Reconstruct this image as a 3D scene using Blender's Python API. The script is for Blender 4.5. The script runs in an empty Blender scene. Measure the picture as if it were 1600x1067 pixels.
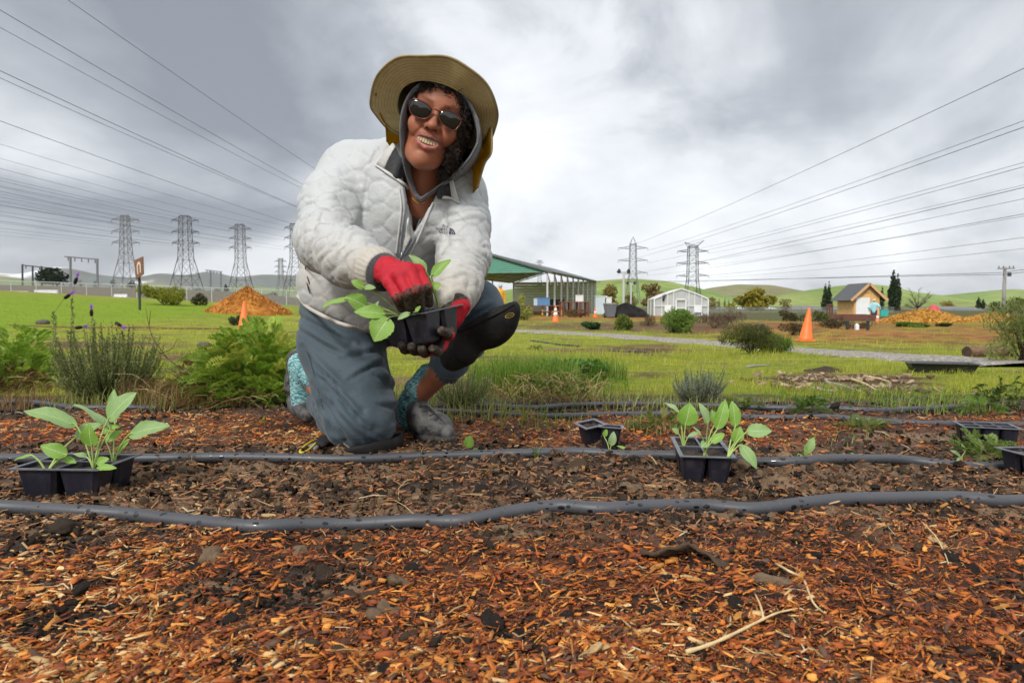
import bpy, math, random
import numpy as np
from mathutils import Vector, Matrix
from mathutils.bvhtree import BVHTree

random.seed(7)
RNG = np.random.default_rng(11)
SC = bpy.context.scene
COL = SC.collection
R = math.radians

# ------------------------------------------------------------------ camera
CAM_Z, F, PITCH = 0.415, 1067.0, R(2.98)
cam_d = bpy.data.cameras.new("camera")
cam_d.sensor_width, cam_d.lens = 36.0, 24.0075
cam_d.clip_start, cam_d.clip_end = 0.05, 30000
cam_d.dof.use_dof = True
cam_d.dof.focus_distance, cam_d.dof.aperture_fstop = 1.72, 10.0
cam = bpy.data.objects.new("camera", cam_d)
COL.objects.link(cam)
cam.location = (0, 0, CAM_Z)
cam.rotation_euler = (R(90) - PITCH, 0, 0)
SC.camera = cam

# ------------------------------------------------------------------ sky, sun, exposure
SUN_EL, SUN_ROT = R(40), R(205)
world = bpy.data.worlds.new("World")
SC.world = world
world.use_nodes = True


def build_sky():
    nt = world.node_tree
    N, L = nt.nodes, nt.links
    N.clear()

    def nd(t, **kw):
        n = N.new(t)
        for k, v in kw.items():
            setattr(n, k, v)
        return n

    def mth(op, a, b=None, c=None, clamp=False):
        n = nd("ShaderNodeMath", operation=op, use_clamp=clamp)
        for i, v in enumerate((a, b, c)):
            if v is None:
                continue
            if isinstance(v, (int, float)):
                n.inputs[i].default_value = v
            else:
                L.new(v, n.inputs[i])
        return n.outputs[0]

    out = nd("ShaderNodeOutputWorld")
    sky = nd("ShaderNodeTexSky", sky_type='NISHITA', sun_disc=False)
    sky.sun_elevation, sky.sun_rotation = SUN_EL, SUN_ROT
    bg_sky = nd("ShaderNodeBackground")
    bg_sky.inputs[1].default_value = 0.1
    L.new(sky.outputs[0], bg_sky.inputs[0])
    tc = nd("ShaderNodeTexCoord")
    sep = nd("ShaderNodeSeparateXYZ")
    L.new(tc.outputs['Generated'], sep.inputs[0])
    x, y, z = sep.outputs
    zc = mth('MAXIMUM', z, 0.0)
    den = mth('ADD', zc, 0.42)
    px, py = mth('DIVIDE', x, den), mth('DIVIDE', y, den)
    comb = nd("ShaderNodeCombineXYZ")
    L.new(px, comb.inputs[0]); L.new(py, comb.inputs[1])

    def noise(scale, detail, rough, off, dist=0.0):
        mp = nd("ShaderNodeMapping")
        mp.inputs['Location'].default_value = off
        L.new(comb.outputs[0], mp.inputs[0])
        n = nd("ShaderNodeTexNoise")
        n.inputs['Scale'].default_value = scale
        n.inputs['Detail'].default_value = detail
        n.inputs['Roughness'].default_value = rough
        n.inputs['Distortion'].default_value = dist
        L.new(mp.outputs[0], n.inputs['Vector'])
        return n.outputs[0]

    n1 = noise(1.15, 8, 0.50, (5.3, 2.2, 0), 0.5)
    n2 = noise(2.9, 9, 0.60, (9.2, 4.4, 0), 0.5)
    nn = mth('ADD', mth('MULTIPLY', n1, 0.62), mth('MULTIPLY', n2, 0.38))
    val = mth('MULTIPLY_ADD', mth('SUBTRACT', nn, 0.5), 3.3, 0.61)

    # broad cloud masses of this particular sky: direction, tightness, depth
    def blob(px_, py_, k, amt, wob=0.9):
        d = Vector(((px_ - 800) / F, 1.0, (478 - py_) / F)).normalized()
        v = nd("ShaderNodeVectorMath", operation='DOT_PRODUCT')
        L.new(tc.outputs['Generated'], v.inputs[0])
        v.inputs[1].default_value = d
        g = mth('POWER', mth('MAXIMUM', v.outputs['Value'], 0.0), k)
        w = mth('MULTIPLY_ADD', mth('SUBTRACT', n2, 0.5), wob * 4, 1.0)
        return mth('MULTIPLY', mth('MULTIPLY', g, amt), w)

    for b in ((10, 60, 16, -0.34), (200, 110, 60, -0.10), (360, 250, 60, -0.10), (1120, 40, 45, -0.16),
              (1480, 30, 40, -0.16), (1560, 310, 40, -0.10), (1300, 240, 50, -0.06), (860, 300, 30, 0.05),
              (640, 40, 30, -0.04), (980, 60, 60, 0.05), (160, 210, 90, 0.16), (980, 330, 120, -0.10)):
        val = mth('ADD', val, blob(*b))
    # low dark stratus band on the left, brighter gap under it
    el = mth('DIVIDE', z, mth('MAXIMUM', y, 0.15))
    azl = mth('DIVIDE', x, mth('MAXIMUM', y, 0.15))
    wob = mth('MULTIPLY', mth('SUBTRACT', n2, 0.5), 0.06)
    e2 = mth('ADD', el, wob)
    band = mth('EXPONENT', mth('MULTIPLY', mth('POWER', mth('ABSOLUTE', mth('DIVIDE', mth('SUBTRACT', e2, mth('MULTIPLY_ADD', azl, -0.055, 0.105)), 0.033)), 2), -1.0))
    leftm = nd("ShaderNodeMapRange", interpolation_type='SMOOTHSTEP')
    L.new(azl, leftm.inputs[0])
    for i, v in zip((1, 2, 3, 4), (-0.15, -0.42, 0.0, 1.0)):
        leftm.inputs[i].default_value = v
    val = mth('SUBTRACT', val, mth('MULTIPLY', mth('MULTIPLY', band, leftm.outputs[0]), 0.34))
    low = mth('EXPONENT', mth('MULTIPLY', mth('POWER', mth('DIVIDE', mth('SUBTRACT', e2, 0.055), 0.05), 2), -1.0))
    val = mth('ADD', val, mth('MULTIPLY', low, 0.10))
    ramp = nd("ShaderNodeValToRGB")
    L.new(val, ramp.inputs[0])
    e = ramp.color_ramp.elements
    e[0].position, e[0].color = 0.0, (0.16, 0.175, 0.20, 1)
    e[1].position, e[1].color = 1.0, (0.70, 0.72, 0.73, 1)
    for p, c in ((0.25, (0.27, 0.285, 0.31, 1)), (0.5, (0.46, 0.475, 0.50, 1)), (0.75, (0.545, 0.56, 0.58, 1))):
        q = e.new(p); q.color = c
    bg_c = nd("ShaderNodeBackground")
    bg_c.inputs[1].default_value = 1.0
    L.new(ramp.outputs[0], bg_c.inputs[0])
    mix = nd("ShaderNodeMixShader")
    mix.inputs[0].default_value = 0.96
    L.new(bg_sky.outputs[0], mix.inputs[1])
    L.new(bg_c.outputs[0], mix.inputs[2])
    L.new(mix.outputs[0], out.inputs[0])


build_sky()
sun_d = bpy.data.lights.new("sun", 'SUN')
sun_d.energy, sun_d.angle, sun_d.color = 1.5, R(11), (1.0, 0.95, 0.88)
sun = bpy.data.objects.new("sun", sun_d)
COL.objects.link(sun)
# light arrives from behind the camera, a little to the left
sun.rotation_euler = (R(90) - SUN_EL, 0, R(-25))

vs = SC.view_settings
vs.view_transform = 'Standard'
vs.look = 'None'
vs.gamma = 1.0
vs.exposure = 0.95
vs.use_curve_mapping = False

# ------------------------------------------------------------------ numpy noise


def _hash(ix, iy, iz, seed=0):
    n = (ix.astype(np.int64) * 374761393 + iy.astype(np.int64) * 668265263 + iz.astype(np.int64) * 2147483647 + seed * 1274126177) & 0xFFFFFFFF
    n = ((n ^ (n >> 13)) * 1274126177) & 0xFFFFFFFF
    return ((n ^ (n >> 16)) & 0xFFFFFF) / float(0xFFFFFF)


def vnoise(x, y, z=None, seed=0):
    """smooth value noise in -1..1"""
    x = np.asarray(x, float); y = np.asarray(y, float)
    z = np.zeros_like(x) if z is None else np.asarray(z, float)
    xi, yi, zi = np.floor(x), np.floor(y), np.floor(z)
    fx, fy, fz = x - xi, y - yi, z - zi
    fx, fy, fz = (f * f * (3 - 2 * f) for f in (fx, fy, fz))
    xi, yi, zi = xi.astype(np.int64), yi.astype(np.int64), zi.astype(np.int64)
    r = 0
    for dx in (0, 1):
        wx = fx if dx else 1 - fx
        for dy in (0, 1):
            wy = fy if dy else 1 - fy
            for dz in (0, 1):
                wz = fz if dz else 1 - fz
                r = r + wx * wy * wz * _hash(xi + dx, yi + dy, zi + dz, seed)
    return r * 2 - 1


def fbm(x, y, z=None, octaves=4, rough=0.5, seed=0):
    a, s, t = 1.0, 0.0, 0.0
    x = np.asarray(x, float); y = np.asarray(y, float)
    for o in range(octaves):
        s = s + a * vnoise(x, y, z, seed + o * 17)
        t += a
        a *= rough
        x = x * 2.03 + 5.2; y = y * 2.03 + 1.7
        if z is not None:
            z = np.asarray(z) * 2.03 + 3.1
    return s / t


def worley(p, cell, seed=0):
    """distance to nearest and second nearest jittered cell point, in cells"""
    q = p / cell
    b = np.floor(q).astype(np.int64)
    f1 = np.full(len(p), 9.0); f2 = np.full(len(p), 9.0)
    for dx in (-1, 0, 1):
        for dy in (-1, 0, 1):
            for dz in (-1, 0, 1):
                c = b + np.array((dx, dy, dz))
                o = np.stack([_hash(c[:, 0], c[:, 1], c[:, 2], seed + k) for k in (1, 2, 3)], 1)
                d = np.linalg.norm(c + 0.15 + 0.7 * o - q, axis=1)
                m = d < f1
                f2 = np.where(m, f1, np.minimum(f2, d))
                f1 = np.where(m, d, f1)
    return f1, f2


def sstep(a, b, x):
    t = np.clip((np.asarray(x, float) - a) / (b - a), 0, 1)
    return t * t * (3 - 2 * t)


# ------------------------------------------------------------------ terrain height and pixel rays
CP, SP = math.cos(PITCH), math.sin(PITCH)


def base_h(x, y):
    """the lie of the land without clods"""
    x = np.asarray(x, float); y = np.asarray(y, float)
    z = -0.30 * sstep(2.9, 12.0, y)
    z = z + 0.055 * np.maximum(0, -x - 7.0) * sstep(12, 45, y) * np.clip(60.0 / np.maximum(y, 60.0), 0, 1)
    z = z - 0.42 * sstep(8, 20, x) * sstep(28, 45, y)
    z = z + 0.05 * fbm(x * 0.25, y * 0.25, octaves=2, seed=5) * sstep(3.5, 8, y)
    return z


def bed_bump(x, y):
    """clods, hollows and ridges of the planting bed"""
    x = np.asarray(x, float); y = np.asarray(y, float)
    near = 1 - sstep(2.6, 3.4, y)
    h = 0.020 * fbm(x * 3.1, y * 3.1, octaves=3, seed=1)
    h = h + 0.012 * fbm(x * 11, y * 11, octaves=3, seed=2)
    # a low shoulder along the first hose, dropping toward the lens
    h = h + 0.012 * np.exp(-((y - 1.5) / 0.18) ** 2)
    for cx, cy, rr in ((-0.93, 1.50, 0.20), (0.45, 1.66, 0.20), (-0.42, 2.0, 0.30), (-0.30, 2.2, 0.22)):
        h = h * (1 - np.exp(-((x - cx) ** 2 + (y - cy) ** 2) / rr ** 2)) if rr else h
    return h * near


def ground_h(x, y):
    return base_h(x, y) + bed_bump(x, y)


def ray(px, py):
    xx, yy = (px - 800.0) / F, (533.5 - py) / F
    return np.array((xx, CP + yy * SP, -SP + yy * CP))


def P(px, py, Y):
    """the point at depth Y seen at photograph pixel px, py"""
    d = ray(px, py)
    return np.array((0, 0, CAM_Z)) + d * (Y / d[1])


def G(px, py, off=0.0):
    """where the ray through a photograph pixel meets the ground (plus off)"""
    d = ray(px, py); d = d / d[1]
    ys = np.concatenate([np.linspace(0.4, 5, 460), np.geomspace(5.05, 6000, 900)])
    hz = CAM_Z + d[2] * ys - ground_h(d[0] * ys, ys) - off
    k = np.where(hz < 0)[0]
    if len(k) == 0:
        return np.array((d[0] * 6000, 6000, -0.3))
    k = max(1, k[0])
    a, b = hz[k - 1], hz[k]
    t = a / (a - b) if a != b else 0
    y = ys[k - 1] + t * (ys[k] - ys[k - 1])
    return np.array((d[0] * y, y, CAM_Z + d[2] * y))


# ------------------------------------------------------------------ objects
WLOC = {}


def link(o, parent=None):
    COL.objects.link(o)
    if parent is not None:
        o.parent = parent
    return o


def make_mesh(name, V, Fc, mat=None, smooth=True, cols=None, uv=None):
    me = bpy.data.meshes.new(name)
    V = np.asarray(V, np.float32)
    if isinstance(Fc, np.ndarray):
        nf, k = Fc.shape
        me.vertices.add(len(V)); me.vertices.foreach_set('co', V.ravel())
        me.loops.add(nf * k); me.loops.foreach_set('vertex_index', Fc.astype(np.int32).ravel())
        me.polygons.add(nf)
        me.polygons.foreach_set('loop_start', np.arange(0, nf * k, k, dtype=np.int32))
        me.update(calc_edges=True)
        me.validate()
    else:
        me.from_pydata(V.tolist(), [], [list(f) for f in Fc])
        me.update()
    if smooth:
        me.polygons.foreach_set('use_smooth', np.ones(len(me.polygons), bool))
    if cols is not None:
        a = me.color_attributes.new('Col', 'FLOAT_COLOR', 'POINT')
        c = np.ones((len(V), 4), np.float32); c[:, :3] = np.asarray(cols)[:, :3]
        a.data.foreach_set('color', c.ravel())
    if uv is not None:
        ul = me.uv_layers.new(name='UVMap')
        li = np.empty(len(me.loops), np.int32); me.loops.foreach_get('vertex_index', li)
        ul.data.foreach_set('uv', np.asarray(uv, np.float32)[li].ravel())
    if mat is not None:
        for m in (mat if isinstance(mat, (list, tuple)) else [mat]):
            me.materials.append(m)
    return me


def wloc(o):
    return WLOC.get(o.name, np.zeros(3)) if o is not None else np.zeros(3)


def obj(name, V, Fc, mat=None, parent=None, smooth=True, cols=None, uv=None, loc=None, local=False):
    """one mesh object; V in world space unless local, stored relative to its parent (or to loc)"""
    V = np.asarray(V, float).reshape(-1, 3)
    o = bpy.data.objects.new(name, None if False else make_mesh(name, V if local else V - (np.asarray(loc) if loc is not None else wloc(parent)), Fc, mat, smooth, cols, uv))
    link(o, parent)
    WLOC[o.name] = wloc(parent).copy()
    if loc is not None:
        o.location = np.asarray(loc) - wloc(parent)
        WLOC[o.name] = np.asarray(loc, float)
    return o


def tag(o, label=None, cat=None, group=None, kind=None):
    for k, v in (('label', label), ('category', cat), ('group', group), ('kind', kind)):
        if v:
            o[k] = v
    return o


def thing(name, label, cat, loc=(0, 0, 0), group=None, rotz=0.0):
    o = bpy.data.objects.new(name, None)
    o.empty_display_size = 0.1
    COL.objects.link(o)
    o.location = loc
    o.rotation_euler = (0, 0, rotz)
    WLOC[o.name] = np.asarray(loc, float)
    return tag(o, label, cat, group)


def copy_thing(o, loc=None, rotz=None, scale=None, label=None, parent=None):
    c = o.copy(); COL.objects.link(c)
    if parent is not None:
        c.parent = parent
    if loc is not None:
        c.location = loc
    if rotz is not None:
        c.rotation_euler = (0, 0, rotz)
    if scale is not None:
        c.scale = (scale,) * 3
    if label:
        c['label'] = label
    for ch in o.children:
        copy_thing(ch, parent=c)
    return c


# ------------------------------------------------------------------ mesh collecting
class MB:
    """collects primitive shapes, built as one mesh object"""

    def __init__(s):
        s.V, s.F, s.C, s.n = [], [], [], 0

    def add(s, V, Fc, col=None):
        V = np.asarray(V, float).reshape(-1, 3)
        s.V.append(V)
        s.F.extend([tuple(int(i) + s.n for i in f) for f in Fc])
        s.C.append(np.tile(np.asarray(col if col is not None else (1, 1, 1), float), (len(V), 1)) if col is None or np.ndim(col) == 1 else np.asarray(col))
        s.n += len(V)
        return s

    def box(s, lo, hi, M=None, col=None):
        (a, b, c), (d, e, f) = lo, hi
        V = np.array([(x, y, z) for z in (c, f) for y in (b, e) for x in (a, d)], float)
        if M is not None:
            V = V @ M[:3, :3].T + M[:3, 3]
        return s.add(V, [(0, 2, 3, 1), (4, 5, 7, 6), (0, 1, 5, 4), (2, 6, 7, 3), (0, 4, 6, 2), (1, 3, 7, 5)], col)

    def bar(s, a, b, w, h=None, up=(0, 0, 1), col=None):
        """a square-section bar from a to b"""
        a = np.asarray(a, float); b = np.asarray(b, float); h = h or w
        t = b - a; t = t / (np.linalg.norm(t) + 1e-9)
        u = np.asarray(up, float)
        if abs(t @ u) > 0.95:
            u = np.array((1.0, 0, 0))
        sx = np.cross(t, u); sx /= np.linalg.norm(sx); sy = np.cross(sx, t)
        V = [p + sx * w / 2 * i + sy * h / 2 * j for p in (a, b) for i, j in ((-1, -1), (1, -1), (1, 1), (-1, 1))]
        return s.add(V, [(3, 2, 1, 0), (4, 5, 6, 7), (0, 1, 5, 4), (1, 2, 6, 5), (2, 3, 7, 6), (3, 0, 4, 7)], col)

    def tube(s, pts, r, n=8, col=None, caps=True):
        V, Fc = tube_geo(pts, r, n, caps)
        return s.add(V, Fc, col)

    def lathe(s, prof, n=24, c=(0, 0, 0), col=None):
        V, Fc = lathe_geo(prof, n)
        return s.add(V + np.asarray(c), Fc, col)

    def build(s, name, mat, parent=None, smooth=False, usecol=False, **kw):
        V = np.concatenate(s.V)
        return obj(name, V, s.F, mat, parent, smooth, cols=np.concatenate(s.C) if usecol else None, **kw)


def tube_geo(pts, r, n=8, caps=True):
    pts = np.asarray(pts, float); m = len(pts)
    r = np.broadcast_to(np.asarray(r, float), (m,))
    T = np.gradient(pts, axis=0); T /= np.linalg.norm(T, axis=1)[:, None] + 1e-12
    u = np.array((0, 0, 1.0)) if abs(T[0][2]) < 0.9 else np.array((1.0, 0, 0))
    V = []
    for i in range(m):
        u = u - T[i] * (u @ T[i]); u /= np.linalg.norm(u) + 1e-12
        w = np.cross(T[i], u)
        a = np.arange(n) * 2 * math.pi / n
        V.append(pts[i] + r[i] * (np.cos(a)[:, None] * u + np.sin(a)[:, None] * w))
    V = np.concatenate(V)
    Fc = [(i * n + j, i * n + (j + 1) % n, (i + 1) * n + (j + 1) % n, (i + 1) * n + j) for i in range(m - 1) for j in range(n)]
    if caps:
        Fc += [tuple(range(n - 1, -1, -1)), tuple((m - 1) * n + j for j in range(n))]
    return V, Fc


def lathe_geo(prof, n=24):
    prof = np.asarray(prof, float); m = len(prof)
    a = np.arange(n) * 2 * math.pi / n
    V = np.concatenate([np.stack([p[0] * np.cos(a), p[0] * np.sin(a), np.full(n, p[1])], 1) for p in prof])
    Fc = [(i * n + j, i * n + (j + 1) % n, (i + 1) * n + (j + 1) % n, (i + 1) * n + j) for i in range(m - 1) for j in range(n)]
    if prof[0][0] > 1e-6:
        Fc.append(tuple(range(n - 1, -1, -1)))
    if prof[-1][0] > 1e-6:
        Fc.append(tuple((m - 1) * n + j for j in range(n)))
    return V, Fc


def spline(pts, n):
    """Catmull-Rom through pts, n samples"""
    p = np.asarray(pts, float); m = len(p)
    q = np.vstack([2 * p[0] - p[1], p, 2 * p[-1] - p[-2]])
    t = np.linspace(0, m - 1 - 1e-9, n); i = t.astype(int); f = (t - i)[:, None]
    a, b, c, d = q[i], q[i + 1], q[i + 2], q[i + 3]
    return 0.5 * ((2 * b) + (c - a) * f + (2 * a - 5 * b + 4 * c - d) * f ** 2 + (3 * b - a - 3 * c + d) * f ** 3)


def closed_spline(pts, n):
    p = np.asarray(pts, float); m = len(p)
    t = np.linspace(0, m, n, endpoint=False); i = t.astype(int); f = (t - i)[:, None]
    a, b, c, d = p[(i - 1) % m], p[i % m], p[(i + 1) % m], p[(i + 2) % m]
    return 0.5 * ((2 * b) + (c - a) * f + (2 * a - 5 * b + 4 * c - d) * f ** 2 + (3 * b - a - 3 * c + d) * f ** 3)


# ------------------------------------------------------------------ implicit bodies
class Vox:
    """a signed distance field on a rectilinear grid, meshed with surface nets"""

    def __init__(s, lo, hi, step=None, axes=None):
        s.ax = axes or [np.arange(l, h + step, step) for l, h in zip(lo, hi)]
        s.d = np.full([len(a) for a in s.ax], 0.5, np.float32)

    def _sub(s, lo, hi):
        sl = tuple(slice(max(0, np.searchsorted(a, l) - 1), min(len(a), np.searchsorted(a, h) + 1)) for a, l, h in zip(s.ax, lo, hi))
        g = np.meshgrid(*[a[q] for a, q in zip(s.ax, sl)], indexing='ij')
        return sl, np.stack(g, -1).astype(np.float32)

    def put(s, sl, d2, k, op='add'):
        if d2.size == 0:
            return
        d1 = s.d[sl]
        if op == 'add':
            h = np.clip(0.5 + 0.5 * (d1 - d2) / k, 0, 1)
            s.d[sl] = d1 * (1 - h) + d2 * h - k * h * (1 - h)
        else:  # cut
            d2 = -d2
            h = np.clip(0.5 + 0.5 * (d2 - d1) / k, 0, 1)
            s.d[sl] = d1 * (1 - h) + d2 * h + k * h * (1 - h)

    def cap(s, a, b, ra, rb=None, k=0.02, flat=None, op='add'):
        """a tapered capsule; flat = (direction, factor > 1 squashes along it)"""
        a = np.asarray(a, np.float32); b = np.asarray(b, np.float32); rb = ra if rb is None else rb
        m = max(ra, rb) + 2 * k + 0.03
        sl, p = s._sub(np.minimum(a, b) - m, np.maximum(a, b) + m)
        ba = b - a
        t = np.clip(((p - a) @ ba) / (ba @ ba + 1e-12), 0, 1)
        q = p - a - t[..., None] * ba
        if flat is not None:
            n = np.asarray(flat[0], np.float32); n = n / np.linalg.norm(n)
            q = q + (q @ n)[..., None] * n * (flat[1] - 1)
        d = np.linalg.norm(q, axis=-1) - (ra + (rb - ra) * t)
        if flat is not None and flat[1] > 1:
            d = d / flat[1] ** 0.5
        s.put(sl, d, k, op)
        return s

    def chain(s, pts, rs, k=0.02, **kw):
        for i in range(len(pts) - 1):
            s.cap(pts[i], pts[i + 1], rs[i], rs[i + 1], k, **kw)
        return s

    def ell(s, c, r, k=0.02, rot=None, op='add'):
        c = np.asarray(c, np.float32); r = np.asarray(r, np.float32)
        m = r.max() + 2 * k + 0.03
        sl, p = s._sub(c - m, c + m)
        q = p - c
        if rot is not None:
            q = q @ np.asarray(rot, np.float32)   # columns of rot are the ellipsoid's own axes
        k0 = np.linalg.norm(q / r, axis=-1); k1 = np.linalg.norm(q / (r * r), axis=-1)
        s.put(sl, k0 * (k0 - 1) / (k1 + 1e-9), k, op)
        return s

    def halfspace(s, p0, n, k=0.01):
        """remove everything on the side n points to"""
        n = np.asarray(n, np.float32); n = n / np.linalg.norm(n)
        sl, p = s._sub([a[0] for a in s.ax], [a[-1] for a in s.ax])
        s.put(sl, -((p - np.asarray(p0, np.float32)) @ n), k, 'cut')
        return s

    def mesh(s):
        d = s.d
        ins = d < 0
        nx, ny, nz = d.shape
        cnt = np.zeros((nx - 1, ny - 1, nz - 1), np.int8)
        for i in (0, 1):
            for j in (0, 1):
                for k in (0, 1):
                    cnt += ins[i:nx - 1 + i, j:ny - 1 + j, k:nz - 1 + k]
        cell = np.argwhere((cnt > 0) & (cnt < 8))
        idx = np.full(cnt.shape, -1, np.int64)
        idx[tuple(cell.T)] = np.arange(len(cell))
        acc = np.zeros((len(cell), 3)); w = np.zeros(len(cell))
        cs = [(i, j, k) for i in (0, 1) for j in (0, 1) for k in (0, 1)]

        def co(c):
            return np.stack([s.ax[q][c[:, q]] for q in range(3)], 1)
        for a in range(8):
            for b in range(a + 1, 8):
                df = np.abs(np.array(cs[a]) - np.array(cs[b]))
                if df.sum() != 1:
                    continue
                ca, cb = cell + cs[a], cell + cs[b]
                da, db = d[tuple(ca.T)], d[tuple(cb.T)]
                m = (da < 0) != (db < 0)
                t = np.where(m, da / np.where(m, da - db, 1), 0)
                pa, pb = co(ca), co(cb)
                acc[m] += (pa + t[:, None] * (pb - pa))[m]; w[m] += 1
        V = acc / np.maximum(w, 1)[:, None]
        Fs = []
        for ax in range(3):
            o1, o2 = [(1, 2), (2, 0), (0, 1)][ax]
            lo = [slice(1, -1)] * 3; lo[ax] = slice(0, -1)
            hi = [slice(1, -1)] * 3; hi[ax] = slice(1, None)
            A, B = ins[tuple(lo)], ins[tuple(hi)]
            e = np.argwhere(A != B)
            if len(e) == 0:
                continue
            flip = A[tuple(e.T)]
            e = e.copy(); e[:, o1] += 1; e[:, o2] += 1
            q = []
            for u, v in ((0, 0), (1, 0), (1, 1), (0, 1)):
                c = e.copy(); c[:, o1] -= u; c[:, o2] -= v
                q.append(idx[tuple(c.T)])
            q = np.stack(q, 1)
            q[~flip] = q[~flip][:, ::-1]
            Fs.append(q)
        Fq = np.concatenate(Fs)
        Fq = Fq[(Fq >= 0).all(1)]
        return V, Fq


def smooth_mesh(V, Fq, it=2, lam=0.5):
    e = np.concatenate([Fq[:, [i, (i + 1) % Fq.shape[1]]] for i in range(Fq.shape[1])])
    for _ in range(it):
        acc = np.zeros_like(V); n = np.zeros(len(V))
        for a, b in ((0, 1), (1, 0)):
            for q in range(3):
                acc[:, q] += np.bincount(e[:, a], V[e[:, b], q], len(V))
            n += np.bincount(e[:, a], minlength=len(V))
        V = V + lam * (acc / np.maximum(n, 1)[:, None] - V)
    return V


def normals(V, Fq):
    a, b, c, d = (V[Fq[:, i % Fq.shape[1]]] for i in (0, 1, 2, 3))
    fn = np.cross(c - a, d - b) if Fq.shape[1] == 4 else np.cross(b - a, c - a)
    N = np.zeros_like(V)
    for i in range(Fq.shape[1]):
        for q in range(3):
            N[:, q] += np.bincount(Fq[:, i], fn[:, q], len(V))
    return N / (np.linalg.norm(N, axis=1)[:, None] + 1e-12)


def loft(rings, closed=True, cap0=False, cap1=False):
    rings = [np.asarray(r, float) for r in rings]
    n = len(rings[0]); V = np.concatenate(rings); Fc = []
    for i in range(len(rings) - 1):
        for j in range(n if closed else n - 1):
            k = (j + 1) % n
            Fc.append((i * n + j, i * n + k, (i + 1) * n + k, (i + 1) * n + j))
    if cap0:
        Fc.append(tuple(range(n - 1, -1, -1)))
    if cap1:
        Fc.append(tuple((len(rings) - 1) * n + j for j in range(n)))
    return V, Fc


def sheet(grid, thick):
    """a (m, n, 3) grid of points given thickness along its normals: a closed slab"""
    g = np.asarray(grid, float); m, n, _ = g.shape
    du = np.gradient(g, axis=0); dv = np.gradient(g, axis=1)
    N = np.cross(du, dv); N /= np.linalg.norm(N, axis=-1)[..., None] + 1e-12
    A, B = (g + N * thick / 2).reshape(-1, 3), (g - N * thick / 2).reshape(-1, 3)
    o = m * n; Fc = []
    for i in range(m - 1):
        for j in range(n - 1):
            a, b, c, d = i * n + j, i * n + j + 1, (i + 1) * n + j + 1, (i + 1) * n + j
            Fc += [(d, c, b, a), (a + o, b + o, c + o, d + o)]
    rim = [j for j in range(n)] + [i * n + n - 1 for i in range(1, m)] + [(m - 1) * n + j for j in range(n - 2, -1, -1)] + [i * n for i in range(m - 2, 0, -1)]
    for a, b in zip(rim, rim[1:] + rim[:1]):
        Fc.append((a, b, b + o, a + o))
    return np.concatenate([A, B]), Fc

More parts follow.
